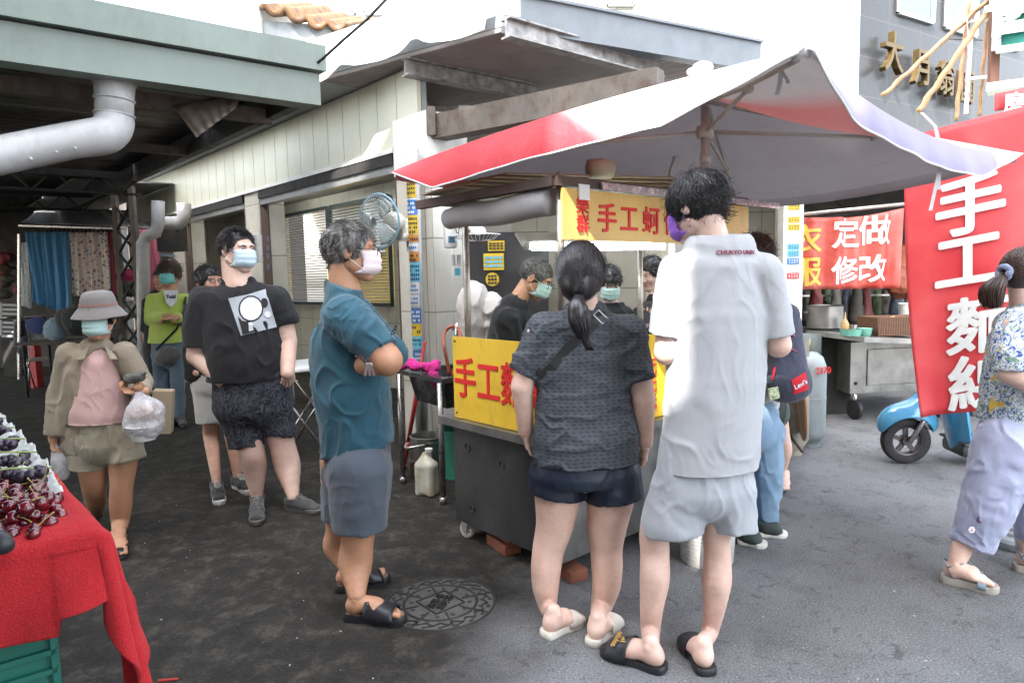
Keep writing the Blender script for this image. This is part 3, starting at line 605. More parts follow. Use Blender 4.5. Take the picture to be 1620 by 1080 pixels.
bl = thing('pale_house', 'pale rendered house front showing above the bent zinc sheet', 'building', P(600, 300, 12)*V3(1, 1, 0)); boxy('wall', P(470, 60, 12.5)*V3(1, 1, 0), P(780, 60, 12.5)*V3(1, 1, 0), V3(0, 3, 0), 2, 9, mat('pale_render', (.72, .72, .70), .8), bl)
for x0, x1 in ((508, 560), (575, 640)):
    b = MB(); q4 = [P(x0, 22, 12.47), P(x1, 22, 12.47), P(x1, -60, 12.47), P(x0, -60, 12.47)]
    for i in range(4): b.bar(q4[i], q4[(i+1) % 4], .07, .07)
    wo_ = b.build('window', ALU, bl); b = MB(); b.add(q4, [(0, 1, 2, 3)]); b.build('pane', mat('window_glass_light', (.35, .4, .42), .1, bump=0), wo_)
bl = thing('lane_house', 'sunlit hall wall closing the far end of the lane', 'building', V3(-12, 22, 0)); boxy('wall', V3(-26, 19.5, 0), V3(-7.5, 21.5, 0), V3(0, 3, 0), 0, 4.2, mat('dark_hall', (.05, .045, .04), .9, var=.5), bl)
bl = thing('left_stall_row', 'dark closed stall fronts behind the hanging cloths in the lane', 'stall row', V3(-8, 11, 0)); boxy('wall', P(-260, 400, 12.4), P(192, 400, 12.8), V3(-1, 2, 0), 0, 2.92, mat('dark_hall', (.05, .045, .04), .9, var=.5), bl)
# right-hand dark stall
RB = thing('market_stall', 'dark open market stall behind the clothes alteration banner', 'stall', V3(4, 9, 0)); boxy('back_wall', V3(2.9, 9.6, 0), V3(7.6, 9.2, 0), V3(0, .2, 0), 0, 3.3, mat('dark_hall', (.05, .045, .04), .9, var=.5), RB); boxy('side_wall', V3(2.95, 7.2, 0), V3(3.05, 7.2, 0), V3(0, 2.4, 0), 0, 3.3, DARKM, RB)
b = MB(); b.hexa([V3(2.9, 7.0, 2.55), V3(7.8, 6.6, 2.6), V3(7.8, 9.4, 3.0), V3(2.9, 9.8, 3.0), V3(2.9, 7.0, 2.6), V3(7.8, 6.6, 2.65), V3(7.8, 9.4, 3.05), V3(2.9, 9.8, 3.05)]); b.build('awning', mat('pale_green_sheet', (.22, .26, .20), .6, dirt=.4), RB)
# ------------------------------------------------------------------ people: shared builders
def skin_mat(name, col, rough=.5):
    if name in MATS: return MATS[name]
    n = N(name); a = n.noise(9, 5, .6); b = n.noise(60, 3, .6)
    c1 = tuple(x*.86*y for x, y in zip(col, (1.0, .93, .9))); c = n.ramp(a, [(.3, c1), (.7, tuple(min(1, x*1.08) for x in col))])
    c = n.mix(n.ramp(b, [(.45, 0.0), (.75, .22)]), c, (col[0]*.8, col[1]*.5, col[2]*.42)); c = n.mix(n.math('MULTIPLY', n.ramp(n.noise(26, 6, .75, 1.0), [(.52, 0.0), (.72, 1.0)]), .30), c, (col[0]*.82, col[1]*.55, col[2]*.48)); n.base(c)
    n.rough(rough); n.b.inputs['Subsurface Weight'].default_value = .12; n.b.inputs['Subsurface Radius'].default_value = (.012, .005, .003); n.b.inputs['Subsurface Scale'].default_value = 1
    n.bump(n.noise(220, 2), .12, .002); MATS[name] = n.m; return n.m
SKIN_FAIR = skin_mat('skin_fair', (.66, .47, .39)); SKIN_PALE = skin_mat('skin_pale', (.62, .44, .37)); SKIN_TAN = skin_mat('skin_tan', (.46, .25, .15)); SKIN_MID = skin_mat('skin_mid', (.52, .31, .22))
def hair_mat(name, col, col2=None, rough=.32, mixs=60):
    if name in MATS: return MATS[name]
    n = N(name); v = n.mapping((1, 1, .25)); a = n.noise(mixs, 4, .7, .5, v); n.base(n.ramp(a, [(.4, col), (.62, col2 or tuple(x*1.8 for x in col))])); n.rough(rough)
    n.b.inputs['Specular IOR Level'].default_value = .6; MATS[name] = n.m; return n.m
HAIR_BLACK = hair_mat('hair_black', (.010, .009, .010)); HAIR_BROWN = hair_mat('hair_brown', (.035, .018, .012), (.075, .035, .022)); HAIR_GREY = hair_mat('hair_grey', (.05, .045, .042), (.34, .32, .30), .4, 34)
EYE = mat('eye_dark', (.012, .009, .008), .15, bump=0); LIP = mat('lip', (.36, .14, .12), .5, bump=0); BROW = mat('brow', (.02, .016, .014), .7, bump=0); EYEW = mat('eye_white', (.6, .57, .54), .25, bump=0)
def fabric(name, col, rough=.9, var=.08, weave=420, col2=None, bump=.3, vscale=5, sheen=.2, big=.5):
    """cloth: fine weave, soft creases in the relief"""
    if name in MATS: return MATS[name]
    n = N(name); a = n.noise(vscale, 5, .6); b = n.noise(weave, 2)
    c = n.ramp(a, [(.3, tuple(x*(1-var) for x in col)), (.7, col2 or tuple(min(1, x*(1+var)) for x in col))])
    c = n.mix(n.ramp(b, [(.35, .25), (.65, 0.0)]), c, tuple(x*.6 for x in col)); n.base(c); n.rough(rough)
    h = n.math('ADD', n.math('MULTIPLY', b, .12), n.math('MULTIPLY', n.ramp(n.noise(9, 3, .5, .4, n.mapping((1, 1, .5))), [(.35, 0.0), (.5, 1.0), (.65, 0.0)]), big*.4))
    n.bump(h, bump, .012); n.b.inputs['Sheen Weight'].default_value = sheen; MATS[name] = n.m; return n.m

def head_skin(h=.0042, full=True, fat=1.0):
    B = Body(h)
    B.ell((0, -.012, .028), (.076, .096, .088), .02).ell((0, .028, -.03), (.060*fat, .062, .082), .03)
    for s in (-1, 1):
        B.cone((s*.050*fat, .005, -.055), (s*.012, .066, -.098), .019*fat, .015, .03)
        B.ell((s*.036, .066, -.026), (.022*fat, .022, .026), .02)
    B.cone((-.012, .068, -.098), (.012, .068, -.098), .019, .019, .02)
    B.cone((0, .088, .022), (0, .106, -.026), .007, .0125, .012).cone((-.011, .096, -.030), (.011, .096, -.030), .008, .008, .006)
    for s in (-1, 1): B.ell((s*.031, .102, .010), (.019, .016, .012), .012, sub=True)
    B.cone((-.040, .082, .030), (.040, .082, .030), .008, .008, .015)
    B.ell((0, .087, -.060), (.025, .011, .010), .010)
    B.ell((0, .104, -.0605), (.020, .006, .0022), .004, sub=True)
    for s in (-1, 1):
        B.ell((s*.080, -.004, -.004), (.009, .019, .033), .006, ax=[(1, 0, 0), (0, .97, -.25), (0, .25, .97)])
        B.ell((s*.089, .000, .000), (.006, .010, .019), .004, sub=True)
    B.cone((0, -.02, -.03), (0, -.018, -.075), .05, .046, .02)
    return B.mesh()
_HEAD = {}
def get_head(fat):
    if fat not in _HEAD: _HEAD[fat] = head_skin(fat=fat)
    return _HEAD[fat]
def frame(f, up=(0, 0, 1)):
    f = unit(f); r = unit(np.cross(f, np.asarray(up, float))); u = np.cross(r, f); return np.array([r, f, u])    # rows: right, forward, up

def hair_strands(n, roots, flow, steps, step, off0, off1, r, seed, C, R, jitter=.25, curl=0):
    """strands that walk over the ellipsoid (C, R) in the local head frame"""
    rs = np.random.RandomState(seed); p = roots(rs, n); out = [p.copy()]; jit = rs.randn(n, 3)*jitter; ln = steps*(.65+.35*rs.rand(n))
    e = p-C; rad = np.linalg.norm(e/R, axis=1); 
    for i in range(1, steps+1):
        d = flow(p, rs)+jit; nn = (p-C)/(R*R); nn /= np.linalg.norm(nn, axis=1, keepdims=True); d = d-nn*(d*nn).sum(1)[:, None]*.9; d /= np.linalg.norm(d, axis=1, keepdims=True)+1e-9
        mv = np.clip(ln-i+1, 0, 1)[:, None]; q = p+d*step*mv
        t = i/steps; tgt = 1+(off0+(off1-off0)*t+ (rs.rand(n)*.3)*off1*t)/R.mean()
        e = (q-C)/R; L = np.linalg.norm(e, axis=1); q = C+(q-C)*(np.maximum(tgt, L*.98)/L)[:, None]
        p = q; out.append(p.copy())
    return np.stack(out, 1)    # n, steps+1, 3
def strand_mesh(S, r, flat=1.0):
    n, k, _ = S.shape; T = np.gradient(S, axis=1); T /= np.linalg.norm(T, axis=2, keepdims=True)+1e-9
    U = np.cross(T, V3(.3, .2, 1)); U /= np.linalg.norm(U, axis=2, keepdims=True)+1e-9; W = np.cross(T, U)
    tap = np.concatenate([np.ones(k-2), [.7, .15]])[:, None]*r; rng = []
    for j in range(3):
        a = 2*math.pi*j/3; rng.append(S+(U*math.cos(a)*flat+W*math.sin(a))*tap)
    V = np.stack(rng, 2).reshape(-1, 3); base = (np.arange(n)*k*3)[:, None, None]; i = (np.arange(k-1)*3)[None, :, None]; j = np.arange(3)[None, None, :]; j2 = (j+1) % 3
    Q = np.stack([base+i+j, base+i+j2, base+i+3+j2, base+i+3+j], -1).reshape(-1, 4); return V, Q
HC, HR = V3(0, -.014, .026), V3(.079, .101, .093)
def hair_cap(hairline, thick=.006, low=-.03, h=.005, side_low=-.02, noise=.002, seed=1, extra=None):
    """solid under-layer of the hair: the skull a little thicker, cut away in front of the hairline and below the nape"""
    B = Body(h); B.ell(HC, HR+thick, 0)
    if extra: extra(B)
    B.ell((0, .125, hairline-.115), (.105, .095, .115), .012, sub=True)
    B.ell((0, .05, -.105), (.2, .075, .085+side_low), .012, sub=True)
    B.cone((-.2, -.02, low-.09), (.2, -.02, low-.09), .09, .09, .01, sub=True)
    B.cone((-.2, -.1, low-.10), (.2, -.1, low-.10), .09, .09, .01, sub=True)
    V, Q = B.mesh(); n = vnormals(V, Q); V = V+n*(smooth_noise(V, 90, seed)*noise)[:, None]; return V, Q
def cap_roots(hairline, low, C=HC, R=HR, side=-.02):
    def f(rs, n):
        out = []
        while len(out) < n:
            v = rs.randn(4*n, 3); v /= np.linalg.norm(v, axis=1, keepdims=True); p = C+v*R
            ok = (p[:, 2] > low) & ~((p[:, 1] > .045) & (p[:, 2] < hairline)) & ~((p[:, 1] > -.01) & (p[:, 2] < side+.02)) 
            out += list(p[ok])
        return np.array(out[:n])
    return f

class Fig:
    def __init__(s, label, Yb, base, skin, group=None, h=.0075, cat='person'):
        s.Y = Yb; s.u = Yb/F_PX; s.root = thing('person', label, cat, G(*base), group); s.sk = skin; s.B = Body(h); s.parts = []; s.head_at = None; s.skin2 = [skin, EYE, LIP, EYEW]
    def q(s, px, py, dy=0.0): return P(px, py, s.Y+dy)
    def ring(s, rg):
        px, py, dy, hw, d = rg; return s.q(px, py, dy), hw*s.u, d
    def torso(s, rings, W, shrink=.8):
        R = [s.ring(r) for r in rings]
        g = object()
        for (a, wa, da), (b, wb, db) in zip(R[:-1], R[1:]): s.B.cone(a, b, da*shrink, db*shrink, .02, W, max(1, wa/da), max(1, wb/db), g=g)
    def limb(s, pts, rpx, k=.02):
        s.B.chain(pts, [r*s.u for r in rpx], k)
    def head(s, px, py, dy, f, size=1.0, up=(0, 0, 1), fat=1.0, neck=None, neck_r=.052, eyes=True, mouth=True):
        c = s.q(px, py, dy); M = frame(f, up); V, Q = get_head(fat); V2 = c+(V*size)@M; s.parts.append((V2, Q, 0)); s.head_at = (c, M, size)
        if eyes:
            E = MB()
            for sd in (-1, 1): E.ball((sd*.031, .082, .009), (.0135, .009, .0065), 10, 8)
            W_ = np.array(E.v); s.parts.append((c+(W_*size)@M, [f_ for f_ in E.f], 3))
            E = MB()
            for sd in (-1, 1): E.ball((sd*.031, .0885, .009), (.0062, .0045, .0062), 8, 6)
            s.parts.append((c+(np.array(E.v)*size)@M, E.f, 1))
        if mouth:
            E = MB(); E.ball((0, .0955, -.056), (.021, .0045, .0035), 10, 6); E.ball((0, .0955, -.0645), (.018, .005, .0045), 10, 6); s.parts.append((c+(np.array(E.v)*size)@M, E.f, 2))
        if neck is not None: s.B.cone(c+(V3(0, -.03, -.05)*size)@M, neck, neck_r*size, neck_r*1.15*size, .03)
        return s
    def local(s, V): c, M, z = s.head_at; return c+(np.asarray(V, float)*z)@M
    def brows(s, m=None, thick=.003):
        b = MB()
        for sd in (-1, 1): b.tube([s.local((sd*x, y, z)) for x, y, z in ((.014, .096, .026), (.028, .094, .031), (.045, .083, .027))], [thick, thick*1.2, thick*.5], 6)
        b.build('eyebrows', m or BROW, s.root, True)
    def hair(s, V, Q, S, r, m, name='hair'):
        out = [(s.local(V), Q, 0)] if V is not None else []
        for S_, r_ in (S if isinstance(S, list) else [(S, r)]):
            n, k, _ = S_.shape; W_ = s.local(S_.reshape(-1, 3)).reshape(n, k, 3); V2, Q2 = strand_mesh(W_, r_); out.append((V2, Q2, 0))
        v, f, _ = join(out); return link_mesh(name, v, f, m, s.root, True)
    def mask(s, m, strap=None, shift=(0, 0, 0), wide=1.0):
        def fn(u, v):
            a = (u-.5)*2; x = .068*wide*math.sin(a*1.25)/math.sin(1.25); z = .012-.112*v+.010*abs(a)*(v-.5)*2*1.2
            y = .128-.070*a*a*(.8+.2*a*a)-.012*(2*v-1)**2-(.028 if v > .8 else 0)*(v-.8)/.2-.007*(v*3.2 % 1)*(.2 < v < .82)
            if v < .2: y -= .012*(1-v/.2)*(1-.4*abs(a))
            return s.local((x+shift[0], y+shift[1], z+shift[2]))
        b = MB(); b.sheet(fn, 16, 14, .002); o = b.build('face_mask', m, s.root, True)
        t = MB()
        for sd in (-1, 1):
            for z0, z1 in ((.0, .012), (-.082, -.022)):
                t.tube([s.local((sd*.066*wide, .072, z0)), s.local((sd*.079, .03, (z0+z1)/2)), s.local((sd*.083, -.008, z1))], .0013, 5)
            t.tube([s.local((sd*.083, -.008, .012)), s.local((sd*.086, -.024, -.004)), s.local((sd*.083, -.008, -.022))], .0013, 5)
        t.build('ear_loops', strap or m, o, True); return o
    def glasses(s, m, r=.0012):
        t = MB()
        for sd in (-1, 1):
            t.tube([s.local((sd*.031+.023*math.cos(a), .110, .006+.016*math.sin(a))) for a in np.linspace(0, 2*math.pi, 17)[:-1]], r, 6, closed=True)
            t.tube([s.local((sd*.054, .108, .010)), s.local((sd*.078, .07, .012)), s.local((sd*.083, -.01, .010)), s.local((sd*.082, -.025, -.005))], r, 6)
        t.tube([s.local((-.009, .112, .008)), s.local((0, .114, .012)), s.local((.009, .112, .008))], r, 6); t.build('glasses', m, s.root, True)
    def hand(s, w, d, n, thumb, size=1.0, curl=.5, spread=.06, h=.0036, thumb_curl=.3, fingers=(1, 1, 1, 1)):
        """w wrist, d finger direction, n palm normal, thumb = +1/-1 which side"""
        w = np.asarray(w, float); d = unit(d); n = unit(np.asarray(n, float)-d*np.dot(n, d)); sd = np.cross(n, d)*thumb; z = size
        B = Body(h); B.cone(w-d*.03, w+d*.02*z, .024*z, .021*z, .01, sd, 1.25, 1.35)
        B.cone(w+d*.02*z, w+d*.075*z, .0165*z, .0135*z, .012, sd, 1.7, 2.5)
        for i, (o, L) in enumerate(((.029, .070), (.010, .078), (-.010, .072), (-.028, .056))):
            p = w+d*(.082-.004*abs(i-1))*z+sd*o*z; ang = 0; c = curl*fingers[i]*(1+.12*i); r = .0082*z if i < 3 else .0072*z; dd = unit(d+sd*spread*(1.2-i*.8))
            prev = p-dd*.012*z
            for sg, (fl, cc) in enumerate(((.45, .8), (.30, 1.1), (.25, .8))):
                ang += c*cc; v = dd*math.cos(ang)+n*math.sin(ang); e = p+v*L*fl*z; B.cone(prev if sg == 0 else p, e, r, r*.92, .003); r *= .92; p = e; prev = p
        p = w+d*.022*z+sd*.022*z; e = p+unit(d*.75+sd*.65+n*.25*thumb_curl)*.042*z; B.cone(p, e, .0125*z, .0095*z, .010)
        e2 = e+unit(d*.95+sd*.15+n*.5*thumb_curl)*.030*z; B.cone(e, e2, .0095*z, .0078*z, .003)
        V, Q = B.mesh(); s.parts.append((V, Q, 0)); return s
    def foot(s, heel, toe, side, size=1.0, ankle=None, sole=.02, h=.0045, ank_r=.031):
        """heel/toe: ground points, side +1 = the little toe lies to the left of the walking direction"""
        heel, toe = np.array(heel, float), np.array(toe, float); d = unit((toe-heel)*V3(1, 1, 0)); L = np.linalg.norm((toe-heel)[:2]); z = V3(0, 0, 1); sd = np.cross(z, d)*side; b = heel+z*(heel[2]*0+sole)
        B = Body(h); B.ell(b+d*.034+z*.026, (.034, .028, .030), .02, ax=[d, sd, z])
        B.cone(b+d*.045+z*.034, b+d*(L*.52)+z*.030, .030, .026, .03, sd, 1.0, 1.35)
        B.cone(b+d*(L*.50)+z*.026, b+d*(L*.74)+z*.017, .026, .017, .03, sd, 1.3, 2.3)
        B.cone(b+d*.05+z*.05, b+d*(L*.55)+z*.045, .032, .016, .03)
        for i, (o, l, r) in enumerate(((-.030, .985, .0125), (-.009, .97, .0092), (.009, .93, .0088), (.025, .885, .0084), (.039, .83, .0082))):
            B.cone(b+d*L*.70+sd*o*.85+z*.014, b+d*(L*l-r)+sd*o+z*(r*.95), r*1.02, r*.92, .006)
        ak = ankle if ankle is not None else b+d*.052+z*.085
        B.cone(b+d*.048+z*.03, ak, .031, ank_r, .01)
        for sg in (-1, 1): B.ell(b+d*.052+sd*sg*.028+z*.068, .009, .015)
        V, Q = B.mesh(); s.parts.append((V, Q, 0)); return ak
    def finish(s):
        V, Q = s.B.mesh(); n = vnormals(V, Q); V = V+n*(smooth_noise(V, 14, 3)*.0016)[:, None]
        v, f, ms = join([(V, Q, 0)]+s.parts); o = link_mesh('body', v, f, s.skin2, s.root, True, ms); return o
    def cloth(s, name, m, rings=(), W=(1, 0, 0), tubes=(), clamps=(), amp=.005, scale=16, seed=0, stretch=(1, 1, .4), h=.0075, k=.025, extra=None, local=(), parent=None, retn=False, fmask=None, thick=0):
        """rings: torso chain; tubes: [(points, radii px)]; clamps: horizontal hem heights [(z, dir)] ; local: [(point, normal, reach)] trims for sleeves and legs"""
        B = Body(h); R = [s.ring(r) for r in rings]
        g = object()
        for (a, wa, da), (b, wb, db) in zip(R[:-1], R[1:]): B.cone(a, b, da, db, k, W, max(1, wa/da), max(1, wb/db), g=g)
        if extra: extra(B)
        for t in tubes:
            pts, rp = t[0], t[1]; kk = t[2] if len(t) > 2 else k; B.chain(pts, [r*s.u for r in rp], kk)
        for L in local: B.cut_near(L[0], L[1])
        V, Q = B.mesh(); V = folds(V, Q, amp, scale, seed, stretch, fmask)
        for z in clamps: V[:, 2] = np.maximum(V[:, 2], z)
        o = link_mesh(name, V, Q, m, parent or s.root, True)
        return (o, V, Q) if retn else o

def footprint(heel, toe, side, over=.012, wid=.05, n=22):
    """outline of a sole on the ground, heel to toe"""
    heel, toe = np.array(heel, float), np.array(toe, float); d = unit((toe-heel)*V3(1, 1, 0)); L = np.linalg.norm((toe-heel)[:2])+over*2; sd = np.cross(V3(0, 0, 1), d)*side; o = heel-d*over; pts = []
    prof = [(0, 0), (.02, .5), (.08, .72), (.2, .74), (.4, .68), (.6, .86), (.75, 1.0), (.88, .86), (.96, .55), (1, 0)]
    def w(t, s_):
        for (a, wa), (b, wb) in zip(prof[:-1], prof[1:]):
            if a <= t <= b:
                x = (t-a)/(b-a); x = x*x*(3-2*x) if .05 < t < .9 else math.sqrt(max(0, x)) if t <= .05 else 1-(x**2); return (wa+(wb-wa)*x if t < .9 else wb+(wa-wb)*x)*wid*(1.0 if s_ > 0 else .92)
        return 0
    ts = [.5-.5*math.cos(math.pi*i/(n)) for i in range(n+1)]
    for t in ts: pts.append(o+d*L*t+sd*w(t, 1))
    for t in ts[-2:0:-1]: pts.append(o+d*L*t-sd*w(t, -1))
    return (pts if side > 0 else pts[::-1]), d, sd, L, o
def slide_sandal(root, heel, toe, side, m_sole, m_strap, sole=.022, wid=.052, band=(.50, .86), name='sandal', bh=.062, logo=None, m_in=None):
    pts, d, sd, L, o = footprint(heel, toe, side, .012, wid); z = V3(0, 0, 1); b = MB(); n = len(pts); c = sum(pts)/n
    vs = []; lv = ((0, .97), (sole*.15, 1.0), (sole*.8, 1.0), (sole, .97), (sole*.92, .90))
    for zz, k in lv: vs += [c+(p-c)*k+z*zz for p in pts]
    fs = [(i*n+j, i*n+(j+1) % n, (i+1)*n+(j+1) % n, (i+1)*n+j) for i in range(len(lv)-1) for j in range(n)]; fs += [tuple(range(n-1, -1, -1))]; mi = len(fs); fs.append(tuple((len(lv)-1)*n+j for j in range(n)))
    b.add(vs, fs); 
    if m_in: b.m[-1] = 1
    so_ = b.build(name, [m_sole, m_in] if m_in else m_sole, root, 40)
    def fn(u, v):
        t = band[0]+(band[1]-band[0])*v+(.03*math.cos(u*math.pi) if v < .5 else -.02*math.sin(u*math.pi)); w = wid*(.90 if t < .6 else 1.0)*(1 if t < .8 else 1-(t-.8)*1.5)
        a = math.pi*u; hh = bh*(1-.55*max(0, (t-.45))/.5); return o+d*L*t+sd*w*1.02*math.cos(a)*(1 if abs(math.cos(a)) < .95 else .99)+z*(sole*.55+max(0, hh-sole*.3)*math.sin(a)**.75)
    st = MB(); st.sheet(fn, 20, 8, -.004); s2 = st.build('strap', m_strap, so_, True)
    return so_, (o, d, sd, L, fn)
def shoe(root, heel, toe, side, m_up, m_sole, sole=.025, wid=.050, name='shoe', top=.085, m_lace=None, ank=None, collar=.04):
    pts, d, sd, L, o = footprint(heel, toe, side, .012, wid); z = V3(0, 0, 1); b = MB(); n = len(pts); c = sum(pts)/n; vs = []; lv = ((0, .94), (sole*.3, 1.0), (sole*.9, 1.0), (sole, .96))
    for zz, k in lv: vs += [c+(p-c)*k+z*zz for p in pts]
    b.add(vs, [(i*n+j, i*n+(j+1) % n, (i+1)*n+(j+1) % n, (i+1)*n+j) for i in range(3) for j in range(n)]+[tuple(range(n-1, -1, -1)), tuple(3*n+j for j in range(n))])
    B = Body(.005); g = o+z*sole*.6; B.ell(g+d*.042+z*.035, (.040, .037, .045), .02, ax=[d, sd, z]).cone(g+d*.05+z*.03, g+d*L*.6+z*.024, .034, .030, .02, sd, 1.1, 1.4).cone(g+d*L*.55+z*.022, g+d*(L-.052)+z*.014, .030, .022, .02, sd, 1.35, 1.75)
    B.cone(g+d*.055+z*.06, g+d*L*.55+z*.035, .034, .026, .03); B.cone(g+d*.05+z*.04, g+d*.052+z*(top-.02), .037, collar, .02)
    V, Q = B.mesh(); V[:, 2] = np.minimum(V[:, 2], o[2]+top); so_ = link_mesh(name, V, Q, m_up, root, True)
    b.build('sole', m_sole, so_, 40)
    if m_lace:
        t = MB()
        for i in range(5):
            y = L*(.36+.065*i); zz = .088-.0088*i+.004
            t.tube([g+d*(y+.012)-sd*.02+z*(zz-.008), g+d*y+z*zz, g+d*(y-.006)+sd*.02+z*(zz-.008)], .0028, 5); t.tube([g+d*(y+.012)+sd*.02+z*(zz-.008), g+d*y+z*(zz+.001), g+d*(y-.006)-sd*.02+z*(zz-.008)], .0028, 5)
        t.build('laces', m_lace, so_, True)
    return so_
def ankle_of(heel, toe, up=.095): d = unit((np.asarray(toe)-np.asarray(heel))*V3(1, 1, 0)); return np.asarray(heel)+d*.05+V3(0, 0, up)
DK_RUBBER = mat('black_rubber', (.012, .012, .014), .55, vscale=20)
# ------------------------------------------------------------------ the noodle cart
F0 = G(888, 892, .10)*V3(1, 1, 0); L0 = G(725, 822, .10)*V3(1, 1, 0); dL = unit(L0-F0); LL = np.linalg.norm(L0-F0)+.02; dR = V3(-dL[1], dL[0], 0)*-1; dR = dR if dR[0] > 0 else -dR; RL = 1.55
cart = thing('food_cart', 'steel noodle cart with yellow lettered panels and a lit frame under the umbrella', 'food cart', F0)
cp = lambda l, r, z=0.0: F0+dL*l+dR*r+Z*z
YEL = mat('yellow_panel', (.72, .47, .035), .4, var=.08, vscale=3, dirt=.5, dirtcol=(.35, .20, .03)); YEL2 = mat('yellow_sign', (.68, .44, .13), .4, var=.1, vscale=4, dirt=.4, dirtcol=(.4, .24, .08)); REDP = mat('red_letter_paint', (.62, .015, .015), .5, bump=0)
def black_steel():
    n = N('sooty_steel'); a = n.noise(2.4, 7, .7, .5, n.mapping((1, 1, .5))); b = n.noise(40, 3, .7); c = n.ramp(a, [(.35, (.028, .028, .030)), (.6, (.065, .064, .066)), (.8, (.16, .155, .15))]); c = n.mix(n.ramp(b, [(.64, 0.0), (.75, .5)]), c, (.16, .15, .14)); n.base(c); n.set(Metallic=.35); n.rough(n.ramp(a, [(.3, .35), (.7, .6)])); n.bump(b, .1, .002); return n.m
BLK = black_steel()
# body with round holes on the side face
b = MB()
def plate(b, o, u, v, U, Vv, holes, n=16):   # a plate with round holes: grid cells around each hole
    xs = sorted({0, U}|{x+s*r*1.6 for x, y, r in holes for s in (-1, 1)}); ys = sorted({0, Vv}|{y+s*r*1.6 for x, y, r in holes for s in (-1, 1)})
    for i in range(len(xs)-1):
        for j in range(len(ys)-1):
            x0, x1, y0, y1 = xs[i], xs[i+1], ys[j], ys[j+1]; hh = [h for h in holes if abs(h[0]-(x0+x1)/2) < 1e-6 and abs(h[1]-(y0+y1)/2) < 1e-6 and abs((x1-x0)-h[2]*3.2) < 1e-6 and abs((y1-y0)-h[2]*3.2) < 1e-6]
            if not hh: b.add([o+u*x0+v*y0, o+u*x1+v*y0, o+u*x1+v*y1, o+u*x0+v*y1], [(0, 1, 2, 3)]); continue
            hx, hy, r = hh[0]; inn, out = [], []
            for k in range(n):
                a = 2*math.pi*(k+.5)/n; c, s = math.cos(a), math.sin(a); m = 1.6*r/max(abs(c), abs(s)); inn.append(o+u*(hx+r*c)+v*(hy+r*s)); out.append(o+u*(hx+m*c)+v*(hy+m*s))
            b.add(inn+out, [(k, (k+1) % n, n+(k+1) % n, n+k) for k in range(n)]); crn = [(1, 1, 1), (-1, 1, 5), (-1, -1, 9), (1, -1, 13)]
            for cx, cy, k in crn: b.add([out[k], out[(k+1) % n], o+u*(hx+cx*1.6*r)+v*(hy+cy*1.6*r)], [(0, 1, 2)])
plate(b, cp(LL, 0, .10), -dL, Z, LL, .55, [(.13, .44, .021), (.42, .40, .021), (.155, .10, .017), (.70, .33, .021)])
b.build('side_plate', BLK, cart); b = MB()
for (x, y, r) in ((.13, .44, .021), (.42, .40, .021), (.155, .10, .017), (.70, .33, .021)): c = cp(LL-x, 0, .10+y)-dR*.003; b.tube([c+(-dL)*math.cos(a)*r*1.05+Z*math.sin(a)*r*1.05 for a in np.linspace(0, 6.283, 17)[:-1]], .0028, 5, closed=True); b.build('hole_rim', BLK, cart, True); b = MB()
b = MB(); b.hexa([cp(.02, .03, .12), cp(.02, .035, .12), cp(LL-.02, .035, .12), cp(LL-.02, .03, .12)]+[cp(.02, .03, .62), cp(.02, .035, .62), cp(LL-.02, .035, .62), cp(LL-.02, .03, .62)]); b.build('hole_shade_sheet', DARKM, cart)  # dark sheet behind the holes stands in for shade inside the cart
b = MB(); b.hexa([cp(0, 0, .10), cp(0, RL, .10), cp(0, RL, .10)+dL*.01, cp(0, 0, .10)+dL*.01]+[cp(0, 0, .645), cp(0, RL, .645), cp(0, RL, .645)+dL*.01, cp(0, 0, .645)+dL*.01]); b.hexa([cp(.01, .02, .10), cp(.01, RL, .10), cp(LL, RL, .10), cp(LL, .02, .10)]+[cp(.01, .02, .115), cp(.01, RL, .115), cp(LL, RL, .115), cp(LL, .02, .115)]); b.hexa([cp(LL-.01, .02, .115), cp(LL-.01, RL, .115), cp(LL, RL, .115), cp(LL, .02, .115)]+[cp(LL-.01, .02, .645), cp(LL-.01, RL, .645), cp(LL, RL, .645), cp(LL, .02, .645)])
b.build('front_plate', BSTEEL, cart)
b = MB(); b.hexa([cp(-.04, -.035, .648), cp(-.04, RL+.03, .648), cp(LL+.10, RL+.03, .648), cp(LL+.10, -.035, .648)]+[cp(-.04, -.035, .690), cp(-.04, RL+.03, .690), cp(LL+.10, RL+.03, .690), cp(LL+.10, -.035, .690)]); b.build('worktop', BSTEEL, cart)
b = MB(); b.hexa([cp(0, .005, .694), cp(0, .020, .694), cp(LL-.01, .020, .694), cp(LL-.01, .005, .694)]+[cp(0, .005, 1.145), cp(0, .020, 1.145), cp(LL-.01, .020, 1.145), cp(LL-.01, .005, 1.145)]); pn = b.build('yellow_panel', YEL, cart)
rt_ = -dL; tx('手工麵線', .235, REDP, cp(LL-.42, .0035, .925), rt_, Z, pn, 'lettering', depth=.002, bold=.018, wscale=.85)
b = MB()
for y in (.72, 1.12): b.ball(cp(LL-.035, .003, y), .006, 8, 6)
b.build('screw', DARKM, pn, True)
b = MB(); b.hexa([cp(.005, .0, .694), cp(.005, RL, .694), cp(.020, RL, .694), cp(.020, .0, .694)]+[cp(.005, 0, 1.145), cp(.005, RL, 1.145), cp(.020, RL, 1.145), cp(.020, 0, 1.145)]); pn = b.build('yellow_panel', YEL, cart)
for k, zz in enumerate((.975, .88, .785)): tx(('小碗40元', '大碗60元', '綜合70元')[k], .10, REDP, cp(.002, .55, zz), dR, Z, pn, 'lettering', depth=.002, bold=.015)
